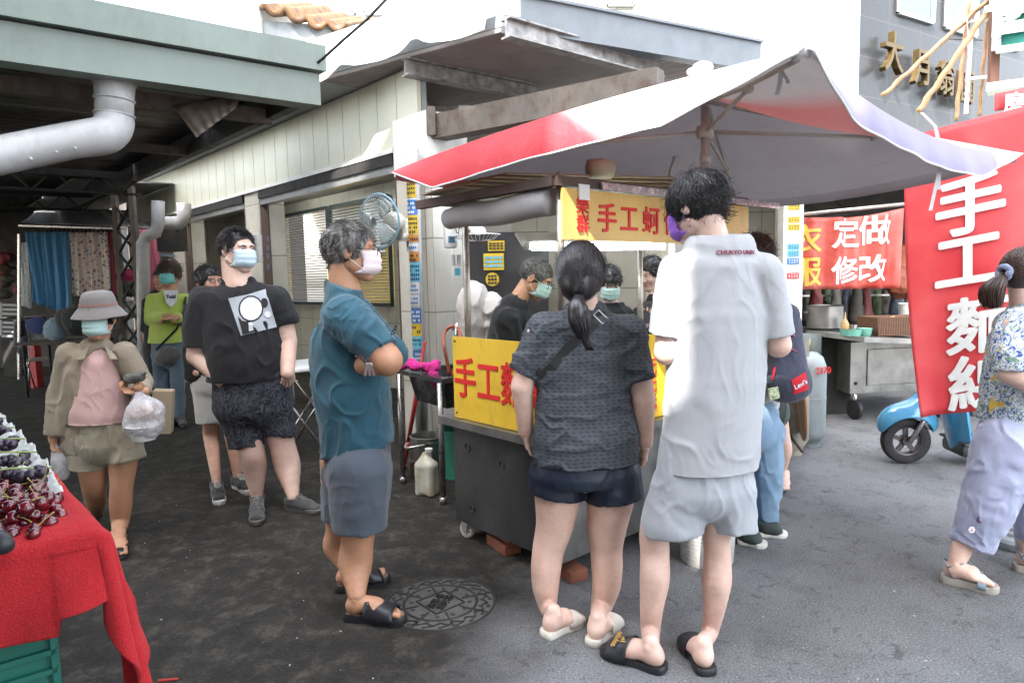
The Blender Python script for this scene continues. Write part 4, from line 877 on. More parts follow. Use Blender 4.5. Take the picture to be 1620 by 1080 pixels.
b = MB(); b.hexa([cp(.03, .03, 1.0), cp(.03, RL-.02, 1.0), cp(.40, RL-.02, 1.0), cp(.40, .03, 1.0)]+[cp(.03, .03, 1.03), cp(.03, RL-.02, 1.03), cp(.40, RL-.02, 1.03), cp(.40, .03, 1.03)]); b.build('upper_counter', BSTEEL, cart)
# frame and sign
PST = mat('frame_steel', (.45, .42, .38), .4, .7, dirt=.6, dirtcol=(.12, .07, .04), vscale=10); BRN = mat('brown_beam', (.075, .045, .035), .6, var=.3, vscale=8)
pA = P(737, 400, 3.85)*V3(1, 1, 0)
for q_, z0, z1, r in ((pA, .69, 1.93, .020), (cp(.0, .03)*V3(1, 1, 0), 1.14, 1.93, .018), (P(1012, 400, 4.3)*V3(1, 1, 0), .69, 1.9, .02), (cp(.02, RL-.04)*V3(1, 1, 0), .69, 1.93, .018)): b = MB(); b.tube([q_+Z*z0, q_+Z*z1], r, 12); b.build('post', PST, cart, True)
top = 1.885
b = MB(); b.bar(cp(LL+.24, -.02, top), cp(-.02, -.02, top), .05, .045); b.build('top_beam', BRN, cart); b = MB(); b.bar(cp(-.02, -.03, top), cp(-.02, RL+.05, top), .05, .045); b.bar(cp(LL+.05, 0, top), cp(LL+.05, RL, top), .05, .04); b.bar(cp(0, RL, top), cp(LL, RL, top), .05, .04); b.build('top_beam', BRN, cart)
b = MB(); sg = lambda r, z, o=0: cp(-.045-o, r, z); b.hexa([sg(.0, 1.625), sg(1.60, 1.625), sg(1.60, 1.625, -.012), sg(0, 1.625, -.012)]+[sg(0, 1.855), sg(1.60, 1.855), sg(1.60, 1.855, -.012), sg(0, 1.855, -.012)]); sn = b.build('sign_board', YEL2, cart)
for ch, r, z, s_ in (('樂', .13, 1.785, .088), ('群', .13, 1.70, .088), ('手', .30, 1.735, .145), ('工', .465, 1.735, .145), ('蚵', .64, 1.735, .145), ('仔', .82, 1.735, .145), ('麵', 1.00, 1.735, .145), ('線', 1.17, 1.735, .145)): tx(ch, s_, REDP, sg(r, z, .002), dR, Z, sn, 'lettering', depth=.002, bold=.02)
FOIL = mat('foil_strip', (.55, .52, .55), .25, .7, var=.4, vscale=14, col2=(.75, .6, .62), bump=.5, bscale=60)
b = MB(); b.bar(sg(.25, 1.878, .01), sg(1.95, 1.878, .01), .012, .035); b.build('foil_strip', FOIL, cart); b = MB(); b.bar(sg(.10, 1.842, .006), sg(.17, 1.842, .006), .008, .07); b.build('tape', WHM, sn)
LAMP = bpy.data.materials.new('lit_tube'); LAMP.use_nodes = True; bs = LAMP.node_tree.nodes['Principled BSDF']; bs.inputs['Emission Color'].default_value = (.85, 1, .93, 1); bs.inputs['Emission Strength'].default_value = 3.2
b = MB(); b.tube([P(842, 392, 3.95), P(1052, 390, 3.75)], .017, 12); lt = b.build('fluorescent_tube', LAMP, cart, True); b = MB(); b.ball(P(834, 389, 3.95), (.028, .02, .028), 10, 8); b.bar(P(834, 380, 3.97), P(1052, 381, 3.77), .05, .02); b.build('lamp_holder', WHM, cart, True)
b = MB(); c0 = P(815, 368, 4.0); c1 = P(930, 366, 3.9); b.hexa([c0-Z*.0+V3(.04, 0, -.075), c1+Z*-.08, c1+V3(0, .15, -.08), c0+V3(.04, .15, -.075), c0, c1, c1+V3(0, .2, 0), c0+V3(0, .2, 0)]); b.build('lamp_shade', WHM, cart)
b = MB(); a_, c_ = cp(LL+.02, .03, 1.79), cp(.05, .03, 1.80); b.tube([lerp(a_, c_, t)+Z*.006*math.sin(t*9) for t in np.linspace(0, 1, 12)], [.055+.012*math.sin(t*2.3) for t in np.linspace(0, 1, 12)], 16); tag(b.build('rolled_awning', mat('rolled_grey_canvas', (.38, .37, .37), .6, var=.1, bump=.4, bscale=12, bdist=.01), smooth=True), 'grey canvas blind rolled up below the top beam of the cart', 'awning')
# cartons on top
CARD = mat('corrugated_card', (.33, .25, .17), .85, var=.15)
for k in range(5):
    b = MB(); a0 = cp(.62-.05*k, -.08+.04*k, 1.925+.014*k); b.hexa([a0, a0+dR*(1.35-.06*k)-dL*.5, a0+dR*(1.35-.06*k), a0+dL*.35]+[p+Z*.009 for p in (a0, a0+dR*(1.35-.06*k)-dL*.5, a0+dR*(1.35-.06*k), a0+dL*.35)]); o = b.build('flattened_carton', CARD, None)
    tag(o, ['bottom', 'second', 'middle', 'fourth', 'topmost'][k]+' flattened brown carton stacked on the roof of the cart', 'cardboard', 'flattened cartons on the cart')
b = MB(); b.tube([cp(.25, .5, 2.02), cp(.22, .56, 2.025), cp(.20, .62, 2.02)], [.05, .055, .05], 16); tag(b.build('paper_roll', mat('beige_roll', (.45, .40, .32), .7), smooth=True), 'beige roll lying on the cartons on top of the cart', 'roll')
b = MB()
for i in range(9): b.bar(cp(LL+.16-.05*i, .06, 1.925), cp(LL+.05-.05*i, .34, 1.99), .005, .005)
b.bar(cp(LL+.16, .06, 1.925), cp(LL-.26, .06, 1.925), .006, .006); b.bar(cp(LL+.05, .34, 1.99), cp(LL-.35, .34, 1.99), .006, .006); tag(b.build('wire_rack', WHM), 'white wire rack tilted on the left end of the cart roof', 'rack')
# castors, bricks
def castor(p, parent, r=.048):
    b = MB(); ax = unit(dR+dL*.2); b.lathe([(.0, -.016), (r*.55, -.016), (r*.6, -.010), (r*.85, -.012), (r, -.006), (r, .006), (r*.85, .012), (r*.6, .010), (r*.55, .016), (0, .016)], p+Z*r, ax, 28, cap=False); w = b.build('castor_wheel', mat('pale_grey_tyre', (.42, .41, .39), .6, dirt=.5, dirtcol=(.12, .07, .05)), parent, 35)
    b = MB()
    for s in (-1, 1): b.add([p+ax*s*.024+Z*(r-.01)+dL*.012, p+ax*s*.024+Z*(r-.01)-dL*.012, p+ax*s*.024+Z*.115-dL*.04, p+ax*s*.024+Z*.115+dL*.03]+[q+ax*s*.003 for q in (p+ax*s*.024+Z*(r-.01)+dL*.012, p+ax*s*.024+Z*(r-.01)-dL*.012, p+ax*s*.024+Z*.115-dL*.04, p+ax*s*.024+Z*.115+dL*.03)], [(0, 1, 2, 3), (7, 6, 5, 4), (0, 4, 5, 1), (1, 5, 6, 2), (2, 6, 7, 3), (3, 7, 4, 0)])
    b.ball(p+Z*r, .012, 8, 6); b.build('fork', mat('castor_fork', (.3, .27, .24), .5, .5, dirt=.6), w)
castor(cp(LL-.06, .03), cart); castor(cp(LL-.06, RL-.1), cart); castor(cp(.10, RL-.1), cart)
BRK = mat('red_brick', (.20, .065, .035), .85, var=.3, vscale=9, dirt=.5, bump=.6, bscale=90)
for k, (l, r, z, w, lab) in enumerate(((.52, .08, .0, .21, 'lower red brick propping the cart beside the white castor'), (.50, .10, .062, .20, 'upper red brick wedged under the cart beside the white castor'), (.06, .10, .0, .21, 'red brick under the front corner of the cart behind the woman'))):
    b = MB(); b.box(cp(l, r, z+.03), (w, .10, .058), dL*.95+dR*.2, bev=.004); tag(b.build('brick', BRK, None, 30), lab, 'brick', 'bricks propping the cart')
# things inside the stall
SACK = mat('white_sack', (.46, .44, .42), .7, bump=.5, bscale=14, bdist=.01)
for x, y, rx, rz, lab in ((752, 492, .13, .22, 'tall creased white sack left inside the stall frame'), (778, 500, .11, .17, 'shorter white plastic sack beside the bending stallholder')):
    Bb = Body(.014); c = P(x, y, 4.7); Bb.ell(c, (rx, .12, rz), .02); Bb.cone(c-Z*rz*.5, c-Z*(rz+.30), rx*.9, rx*.9, .03); V, Q = Bb.mesh(); V = folds(V, Q, .014, 12, int(x)); tag(link_mesh('sack', V, Q, SACK, None, True), lab, 'sack', 'white sacks in the stall')
b = MB(); b.hexa([P(742, 640, 4.95), P(868, 640, 4.95), P(868, 640, 5.3), P(742, 640, 5.3), P(742, 368, 4.95), P(868, 366, 4.95), P(868, 366, 5.3), P(742, 368, 5.3)]); fr = b.build('steel_cabinet', mat('dark_cabinet', (.045, .043, .045), .35, .3), None); tag(fr, 'dark steel cabinet with three yellow notices inside the stall', 'cabinet')
for x, y, w, h, m_, kind in ((785, 389, 13, 8, 0, 'rect'), (781, 414, 16, 13, 0, 'grid'), (779, 442, 11, 11, 0, 'disc')):
    b = MB(); c = P(x, y, 4.93); u = 4.93/F_PX
    if kind == 'disc': b.lathe([(w*u, 0), (w*u, .004), (0, .004)], c, (0, -1, 0), 10)
    else: b.box(c, (w*2*u, .004, h*2*u))
    po = b.build('notice', sp_cols[0], fr); b = MB(); rr = random.Random(x)
    for j in range(3):
        for i in range(4 if kind != 'disc' else 3): b.box(c+V3((-.75+.5*i if kind != 'disc' else -.5+.5*i)*w*u*.9, -.006, (.5-.5*j)*h*u), (w*u*.34, .003, h*u*.30))
    b.build('print', sp_cols[2 if kind == 'grid' else 5], po)
# noodle pot and steamer on the cart
b = MB(); b.lathe([(.16, 0), (.165, .01), (.165, .17), (.172, .175), (.165, .18), (.155, .17), (.155, .02), (0, .02)], cp(.30, .62, 1.03), n=32, cap=False); tag(b.build('noodle_pot', BSTEEL, smooth=40), 'steel noodle pot standing on the inner counter of the cart', 'pot')

# ------------------------------------------------------------------ sink beside the cart
s0, s1 = G(702, 796), G(638, 764); z_ = .86
sk = thing('steel_sink', 'steel sink on tubular legs with red hose beside the cart', 'sink', s0); zt = P(700, 598, s0[1])[2]
A1 = s0*V3(1, 1, 0)-V3(.0, .02, 0); B1 = s1*V3(1, 1, 0); u_ = unit(B1-A1); v_ = V3(-u_[1], u_[0], 0); v_ = v_ if v_[0] > 0 else -v_; lw = np.linalg.norm(B1-A1)
SKS = mat('sink_steel', (.20, .20, .21), .25, .9, var=.3, dirt=.3); b = MB(); k4 = [A1-u_*.03, A1+u_*(lw+.05), A1+u_*(lw+.05)+v_*.55, A1-u_*.03+v_*.55]; inn = [lerp(p, sum(k4)/4, .22) for p in k4]
for i in range(4): j = (i+1) % 4; b.hexa([k4[i]+Z*(zt-.03), k4[j]+Z*(zt-.03), inn[j]+Z*(zt-.03), inn[i]+Z*(zt-.03), k4[i]+Z*zt, k4[j]+Z*zt, inn[j]+Z*zt, inn[i]+Z*zt])
b.build('rim', SKS, sk); b = MB(); lowp = [lerp(p, sum(k4)/4, .35) for p in k4]
for i in range(4): j = (i+1) % 4; b.add([inn[i]+Z*(zt-.03), inn[j]+Z*(zt-.03), lowp[j]+Z*(zt-.22), lowp[i]+Z*(zt-.22)], [(0, 1, 2, 3)])
b.add([p+Z*(zt-.22) for p in lowp], [(0, 1, 2, 3)]); b.build('basin', SKS, sk); TUBS = mat('tube_steel', (.40, .39, .38), .28, .9, dirt=.3)
for p in (A1, A1+u_*lw, A1+u_*lw+v_*.48, A1+v_*.48): b = MB(); b.tube([p+Z*.03, p+Z*(zt-.03)], .019, 12); b.tube([p, p+Z*.05], .024, 12); b.build('leg', TUBS, sk, True)
b = MB(); b.tube([A1+u_*lw+Z*.25, A1+u_*lw+v_*.48+Z*.25], .012, 8); b.build('stretcher', TUBS, sk, True)
b = MB(); b.hexa([k4[3]+Z*zt, k4[2]+Z*zt, k4[2]+Z*zt+v_*.012, k4[3]+Z*zt+v_*.012]+[p+Z*.09 for p in (k4[3]+Z*zt, k4[2]+Z*zt, k4[2]+Z*zt+v_*.012, k4[3]+Z*zt+v_*.012)]); b.build('splashback', SKS, sk)
b = MB(); Yh = 4.35; pp = [P(x, y, Yh+.15*(y < 530)) for x, y in ((711, 592), (707, 570), (702, 545), (703, 527), (712, 517), (722, 517), (729, 530), (728, 555), (720, 580), (716, 594))]
hp = []
for i in range(len(pp)-1):
    for t in (0, .33, .66): p0 = pp[max(0, i-1)]; p1 = pp[i]; p2 = pp[i+1]; p3 = pp[min(len(pp)-1, i+2)]; hp.append(.5*((2*p1)+(-p0+p2)*t+(2*p0-5*p1+4*p2-p3)*t*t+(-p0+3*p1-3*p2+p3)*t**3))
b.tube(hp+[pp[-1]], .012, 10); ho = b.build('rubber_hose', mat('orange_brown_hose', (.28, .07, .035), .4), None, True); tag(ho, 'orange-brown rubber hose looping from the tap into the sink', 'hose')
b = MB(); b.tube([P(723, 512, 4.5), P(722, 530, 4.45)], .012, 8); b.box(P(721, 520, 4.5), (.05, .02, .02)); tag(b.build('tap', TUBS, smooth=30), 'small steel tap on the pillar behind the hose', 'tap')
CLM = fabric('magenta_towel', (.50, .012, .20), .95, .15, 120, bump=.9)
for cx, cy, r, lab, hang in ((648, 573, .062, 'magenta cleaning cloth bunched on the left end of the sink', 0), (679, 571, .055, 'magenta cleaning cloth hanging over the sink rim, right of the other', .10)):
    c = P(cx, cy, s0[1]+.30); c[2] = zt+.035; Bb = Body(.006); rr = random.Random(cx)
    for i in range(8): Bb.ell(c+V3(rr.uniform(-1, 1)*r, rr.uniform(-.7, .7)*r, rr.uniform(-.2, .7)*r*.8), (r*.62, r*.55, r*.42), .02)
    if hang: Bb.cone(c+V3(.02, -.03, 0), c+V3(.05, -.10, -hang), .035, .03, .02)
    V, Q = Bb.mesh(); V = folds(V, Q, .008, 45, cx, (1, 1, 1)); tag(link_mesh('cleaning_cloth', V, Q, CLM, None, True), lab, 'cloth', 'magenta cloths on the sink')
# under the sink
b = MB(); c = G(676, 782); JW, JD = .085, .065
jm = N('translucent_jerrican'); jm.base(jm.ramp(jm.noise(7, 6, .7), [(.4, (.52, .53, .46)), (.65, (.40, .36, .25))])); jm.rough(.4); jm.b.inputs['Subsurface Weight'].default_value = .2
Bb = Body(.006)
for i_ in (-1, 1):
    for j_ in (-1, 1): o_ = V3(.9, -.4, 0)*.045*i_+V3(.4, .9, 0)*.025*j_; Bb.cone(c+o_+Z*.02, c+o_+Z*.205, .030, .030, .012)
Bb.cone(c+Z*.04, c+Z*.21, .05, .05, .01, V3(.9, -.4, 0), 1.4).cone(c+Z*.205, c+Z*.25, .05, .028, .02, V3(.9, -.4, 0), 1.4, 1.3).cone(c+Z*.25+V3(.02, 0, 0), c+Z*.30+V3(.02, 0, 0), .02, .02, .004); Bb.cut_near(c+Z*.003, (0, 0, 1), .12)
Bb.cone(c+V3(-.055, .02, .215), c+V3(-.01, .0, .285), .013, .013, .01); V, Q = Bb.mesh(); jo = link_mesh('jerrican', V, Q, jm.m, None, True); tag(jo, 'dirty translucent plastic jerrican half full standing under the sink', 'jerrican')
b = MB(); b.lathe([(.026, 0), (.026, .02), (0, .022)], c+V3(.02, 0, .302), n=16); b.build('cap', WHM, jo, 30)
c = G(668, 762)+V3(.02, .25, 0); b = MB(); b.lathe([(.13, 0), (.135, .01), (.135, .16), (.142, .165), (.13, .17), (.128, .16), (.125, .02), (0, .02)], c+Z*.12, n=28, cap=False); po = b.build('stock_pot', BSTEEL, None, 40); tag(po, 'dented steel pot with side handle standing behind the jerrican', 'pot'); b = MB(); b.tube([c+V3(-.13, 0, .24), c+V3(-.17, -.01, .225), c+V3(-.17, -.05, .21), c+V3(-.13, -.05, .20)], .006, 6); b.build('handle', TUBS, po, True)
b = MB(); b.box(c+Z*.06, (.3, .26, .115), (1, .2, 0)); tag(b.build('wooden_box', mat('dark_wood', (.06, .04, .03), .8)), 'low dark box under the steel pot below the sink', 'box')
c = G(722, 770)+V3(.0, .28, 0); b = MB(); b.lathe([(.12, 0), (.15, .34), (.158, .345), (.158, .365), (.148, .365), (.115, .01)], c, n=28, cap=False); tag(b.build('bucket', mat('teal_plastic', (.05, .26, .20), .45, dirt=.4), smooth=40), 'teal plastic bucket standing between sink and cart', 'bucket')
RH = mat('red_handle', (.36, .025, .02), .45)
for (x0, y0, x1, y1), lab in (((645, 700, 672, 600), 'red broom handle leaning under the sink, the upright one'), ((640, 735, 668, 640), 'red broom handle leaning low behind the left sink leg')): b = MB(); a_, c_ = P(x0, y0, 5.05), P(x1, y1-60, 5.3); b.tube([a_, c_], .013, 8); b.tube([a_, a_+(a_-c_)*.08], .02, 8); tag(b.build('broom_handle', RH, smooth=True), lab, 'broom', 'red broom handles behind the sink')
# wall fans on the shop pillar
def fan_box(c, nrm, name, lab):
    t = thing(name, lab, 'fan', c); sd_ = unit(np.cross(Z, nrm)); b = MB(); b.box(c, (.10, .07, .27), sd_, nrm, bev=.02); b.build('control_box', WHM, t, 40); b = MB(); b.box(c+nrm*.037-Z*.07, (.05, .004, .05), sd_, nrm); b.build('switch_plate', mat('switch_blue', (.03, .10, .16), .4), t); b = MB(); b.tube([c-Z*.13+nrm*.03, c-Z*.75+nrm*.03], .0022, 5); b.ball(c-Z*.77+nrm*.03, (.01, .01, .018), 8, 6); b.build('pull_cord', WHM, t, True); return t
nw_ = -NW; c = P(652, 372, 5.42); t = fan_box(c, nw_, 'wall_fan', 'oscillating wall fan with round blue-edged cage on the pillar behind the man in teal')
hc = P(600, 350, 5.05); b = MB(); b.tube([c+nw_*.02, c+nw_*.12-Z*.02, hc+V3(.16, .10, .02)], .028, 10); b.ball(hc+V3(.10, .06, .0), (.085, .07, .075), 14, 10); b.build('motor', mat('fan_cream', (.55, .52, .44), .4), t, True)
fx = unit(V3(-.55, -.83, -.08)); fu = unit(np.cross(fx, Z)); fw = np.cross(fu, fx); b = MB(); R_ = .20
for i in range(44):
    a = i/44*2*math.pi; rd = fu*math.cos(a)+fw*math.sin(a)
    for s in (-1, 1): b.tube([hc+fx*s*.055+rd*.03, hc+fx*s*.05+rd*R_*.6, hc+fx*s*.03+rd*R_*.92, hc+rd*R_], .0012, 4)
for rr_, zz in ((.06, .055), (.12, .05), (.16, .042)): 
    for s in (-1, 1): b.tube([hc+fx*s*zz+(fu*math.cos(a)+fw*math.sin(a))*rr_ for a in np.linspace(0, 6.283, 33)[:-1]], .0014, 4, closed=True)
b.build('cage', mat('fan_wire', (.4, .45, .45), .4, .5), t); b = MB(); b.tube([hc+(fu*math.cos(a)+fw*math.sin(a))*R_ for a in np.linspace(0, 6.283, 41)[:-1]], .008, 8, closed=True); b.build('cage_rim', mat('fan_rim_blue', (.16, .30, .38), .4), t, True)
for k in range(3):
    b = MB(); a0 = k*2.094
    def bl_(u, v): a = a0+(u-.5)*1.3*(1-.25*v); r = .03+v*(R_-.05); return hc+(fu*math.cos(a)+fw*math.sin(a))*r+fx*(.025*(u-.5))
    b.sheet(bl_, 8, 6, .002); b.build('blade', mat('fan_blade', (.26, .31, .31), .25), t, True)
c = P(712, 365, 5.20); t = fan_box(c, unit(V3(.35, -.93, 0)), 'wall_fan', 'white wall fan control with pull cord on the pillar beside the cart post'); hc2 = P(757, 372, 5.0); b = MB()
for i in range(30):
    a = i/30*2*math.pi; rd = V3(math.cos(a), math.sin(a), 0)
    b.tube([hc2+rd*.03-Z*.05, hc2+rd*.12-Z*.04, hc2+rd*.17], .0016, 4)
b.tube([hc2+V3(math.cos(a), math.sin(a), 0)*.17 for a in np.linspace(0, 6.283, 33)[:-1]], .005, 6, closed=True); b.build('cage', WHM, t); b = MB(); b.tube([c+V3(.03, -.03, .05), hc2+Z*.03], .02, 8); b.ball(hc2+Z*.02, (.06, .06, .05), 12, 8); b.build('motor', WHM, t, True)
for pts, lb in ((((715, 300), (719, 340), (722, 368), (733, 372)), 'longer thin black power lead dangling beside the cart post'), (((735, 348), (726, 362), (725, 374), (713, 378)), 'short black lead curling left beside the cart post')): b = MB(); b.tube([P(x, y, 5.05) for x, y in pts], .004, 5); tag(b.build('power_lead', DARKM, smooth=True), lb, 'cable')
# notices on the tile
b = MB(); q4 = [P(970, 402, 6.9), P(996, 402, 6.9), P(996, 392-14, 6.9), P(970, 392-14, 6.9)]; b.prism(q4, (0, -.004, 0)); no = b.build('paper_notice', WHM, None); tag(no, 'plain white paper notice on the tiled wall behind the stall', 'notice'); 
b = MB(); 
for k, (x, y) in enumerate(((717, 412), (726, 412))): b.box(P(x, y, 5.25), (.035, .004, .09))
st_ = b.build('label', sp_cols[3], None); 
tag(st_, 'pair of small white labels on the pillar under the fan control', 'label'); b = MB(); b.box(P(724, 430, 5.25), (.045, .004, .06)); tag(b.build('label', sp_cols[2]), 'small cyan sticker on the pillar near the cart post', 'label')
for i, y in enumerate((378, 392, 405, 422)): b = MB(); b.box(P(424, y, 7.05), (.05, .004, .06), (.72, -.69, 0)); tag(b.build('label', mat('label_violet', (.16, .13, .3), .5)), ['topmost', 'second', 'third', 'lowest'][i]+' of the small violet labels on the middle tiled pillar', 'label', 'violet labels on the middle pillar')
b = MB(); b.box(P(408, 393, 7.2), (.10, .06, .30), (.72, -.69, 0), bev=.015); tag(b.build('switch_box', WHM, smooth=40), 'white electric box on the middle tiled pillar', 'switch box')
# shop interior furniture
SEAT = mat('grey_seat', (.22, .21, .19), .6)
def fold_chair(o, f_, lab):
    t = thing('folding_chair', lab, 'chair', o, 'folding chairs in the shop'); s_ = np.cross(f_, Z); b = MB(); b.box(o+Z*.45, (.38, .36, .03), s_, f_, bev=.01); b.build('seat', SEAT, t, 40); b = MB(); b.tube([o+s_*.18-f_*.12+Z*.60, o+s_*.18-f_*.2+Z*.86, o-s_*.18-f_*.2+Z*.86, o-s_*.18-f_*.12+Z*.60], .011, 8); b.box(o-f_*.19+Z*.78, (.34, .012, .12), s_, f_); b.build('backrest', TUBS, t, 40)
    for s in (-1, 1): b = MB(); b.tube([o+s_*.18*s-f_*.2+Z*.86, o+s_*.18*s+f_*.18], .011, 8); b.build('leg', TUBS, t, True); b = MB(); b.tube([o+s_*.18*s+f_*.12+Z*.44, o+s_*.18*s-f_*.22], .011, 8); b.build('leg', TUBS, t, True)
fold_chair(wp(.75, .9), unit(V3(-.5, -.8, 0)), 'steel folding chair just inside the shop behind the man in teal'); fold_chair(wp(1.2, 1.1), unit(V3(.6, -.7, 0)), 'folding chair further in below the blinded window')
b = MB(); c = wp(.72, 1.5, 0); b.lathe([(0, .0), (.58, .0), (.58, .02), (0, .02)], c+Z*.62+V3(0, 0, .45), unit(V3(-.6, -.75, .15)), 40); tag(b.build('round_table_top', mat('beige_laminate', (.36, .30, .22), .5), smooth=30), 'beige round table top leaning on the inner wall of the shop', 'table top')
t = thing('folding_table', 'white folding table with thin crossed legs beside the big man', 'table', G(478, 690)); c = P(484, 577, 5.6); b = MB(); b.box(c, (.62, .62, .03), DW, bev=.008); b.build('table_top', WHM, t)
for s, tt in ((-1, 1), (1, -1), (-1, -1), (1, 1)): b = MB(); b.tube([c+V3(.26*s, .22*tt, -.02), V3(c[0]-.24*s, c[1]+.22*tt, .0)], .011, 8); b.build('leg', TUBS, t, True)
CRR = mat('red_crate', (.36, .02, .02), .5)
def crate(o, fx, w, d, h, m, lab, group=None, rows=4, cols=7, name='crate'):
    b = MB(); fy = np.cross(Z, fx); 
    for (c, a, L) in ((o-fy*d/2, fx, w), (o+fy*d/2, fx, w), (o-fx*w/2, fy, d), (o+fx*w/2, fy, d)):
        nn_ = np.cross(a, Z); nn_ = nn_ if np.dot(nn_, c-o) > 0 else -nn_
        b.box(c+Z*h*.5-nn_*.006, (L, .006, h*.98), a, unit(np.cross(Z, a)))
        for k in range(rows+1): b.box(c+Z*h*(.02+.96*k/rows)+nn_*.004, (L+.012, .010 if k not in (0, rows) else .016, .010), a, unit(np.cross(Z, a)))
        for k in range(cols+1): b.box(c+Z*h*.5+a*L*(k/cols-.5)+nn_*.003, (.008, .012, h*.96), a, unit(np.cross(Z, a)))
    b.box(o+Z*.006, (w, d, .01), fx); return tag(b.build(name, m, None), lab, 'crate', group)
for k in range(3): crate(wp(1.75, .35, .0+.30*k), DW, .40, .34, .28, CRR, ['lowest', 'middle', 'topmost'][k]+' red plastic crate in the shop doorway', 'red crates in the shop')

# ------------------------------------------------------------------ manhole
mc = G(697, 953); MHM = mat('cast_iron', (.030, .028, .026), .6, .3, bump=.4); t = thing('manhole_cover', 'round cast iron manhole cover with raised ring pattern and square of characters', 'manhole cover', mc)
b = MB(); b.lathe([(0, .003), (.245, .003), (.25, .0015), (.25, 0)], mc, n=64, cap=False); b.build('cover', mat('cover_grit', (.085, .08, .072), .85, var=.3, vscale=18, bump=.6), t, 30)
b = MB()
ring = lambda r, w: b.tube([mc+V3(math.cos(a)*r, math.sin(a)*r, .003) for a in np.linspace(0, 2*math.pi, 73)[:-1]], w, 8, closed=True, sq=1)
for r, w in ((.165, .0065), (.245, .005)): ring(r, w)
for i in range(20):
    a = i/20*2*math.pi+.1; a2 = (i+.5)/20*2*math.pi+.1
    for r in (.188, .225): b.ball(mc+V3(math.cos(a)*r, math.sin(a)*r, .003), (.011, .011, .004), 8, 6)
    b.bar(mc+V3(math.cos(a)*.188, math.sin(a)*.188, .004), mc+V3(math.cos(a2)*.213, math.sin(a2)*.213, .004), .007, .005); b.bar(mc+V3(math.cos(a2)*.213, math.sin(a2)*.213, .004), mc+V3(math.cos(a+.314)*.188, math.sin(a+.314)*.188, .004), .007, .005); b.bar(mc+V3(math.cos(a)*.225, math.sin(a)*.225, .004), mc+V3(math.cos(a2)*.213, math.sin(a2)*.213, .004), .006, .005)
for i in range(8): a = i/8*2*math.pi+.35; b.bar(mc+V3(math.cos(a)*.10, math.sin(a)*.10, .004), mc+V3(math.cos(a)*.245, math.sin(a)*.245, .004), .008, .005)
for i in range(12): a = i/12*2*math.pi; b.ball(mc+V3(math.cos(a)*.132, math.sin(a)*.132, .003), (.011, .011, .004), 8, 6)
sq = [mc+DC*a_*.078+az(49)*b_*.078+Z*.005 for a_, b_ in ((-1, -1), (1, -1), (1, 1), (-1, 1))]
for i in range(4): b.bar(sq[i], sq[(i+1) % 4], .006, .006)
b.build('raised_pattern', MHM, t); rg = unit(V3(.86, -.30, 0)); up_ = unit(np.cross(Z, rg)); tx('中污\n水公\n用司', .044, MHM, mc+Z*.005, rg, up_, t, 'raised_characters', depth=.004, bold=.03)
# ------------------------------------------------------------------ paint bucket, litter
def pail():
    n = N('pail_plastic'); n.base(n.ramp(n.noise(6, 6, .7), [(.45, (.58, .57, .53)), (.7, (.34, .31, .26))])); n.rough(.4); return n.m
PAIL = pail(); c = G(1129, 900)+V3(0, .12, 0); b = MB(); b.lathe([(.128, 0), (.132, .006), (.148, .27), (.156, .272), (.156, .285), (.148, .287), (.150, .33), (.153, .335), (.146, .335), (.141, .29), (.124, .01)], c, n=40, cap=False); pa = b.build('paint_pail', PAIL, None, 40); tag(pa, 'white plastic paint pail with blue stripes between the tall man and jeans', 'pail')
for z0, z1, m_, a0, a1 in ((.20, .225, 1, -75, -5), (.165, .19, 1, -75, -5), (.235, .25, 1, -75, -5)):
    b = MB(); r_ = lambda z: .1325+.016*z/.27+.001; an = [math.radians(a0+(a1-a0)*i/10) for i in range(11)]; b.add([c+V3(math.cos(a)*r_(z), math.sin(a)*r_(z), z) for z in (z0, z1) for a in an], [(i, i+1, 12+i, 11+i) for i in range(10)]); b.build('stripe', sp_cols[m_], pa)
b = MB(); rr = random.Random(4)
for j in range(9):
    for i in range(6):
        if rr.random() < .75: a = math.radians(-165+i*9); z = .03+.021*j; w = math.radians(rr.choice((3, 6, 7))); r_ = .1325+.016*z/.27+.0012; b.add([c+V3(math.cos(x)*r_, math.sin(x)*r_, zz) for zz in (z, z+.009) for x in (a, a+w)], [(0, 1, 3, 2)])
b.build('label_print', mat('print_greyblue', (.30, .33, .36), .6, bump=0), pa)
b = MB(); b.box(G(266, 1076)+Z*.004, (.07, .012, .006), (1, .12, 0), bev=.002); tag(b.build('red_stick', RH), 'short red plastic stick lying on the ground by the red cloth', 'litter')
b = MB(); rr = random.Random(9)
for i in range(110):
    x, y = rr.uniform(220, 1600), rr.uniform(640, 1075); p = G(x, y); s_ = rr.uniform(.0015, .0045); b.box(p+Z*s_*.3, (s_*rr.uniform(1, 3), s_, s_*.6), (math.cos(i), math.sin(i), 0))
tag(b.build('paper_crumbs', mat('crumbs', (.40, .38, .33), .8, var=.4, vscale=3)), 'pale grit and crumbs scattered over the road', 'litter', kind='stuff')

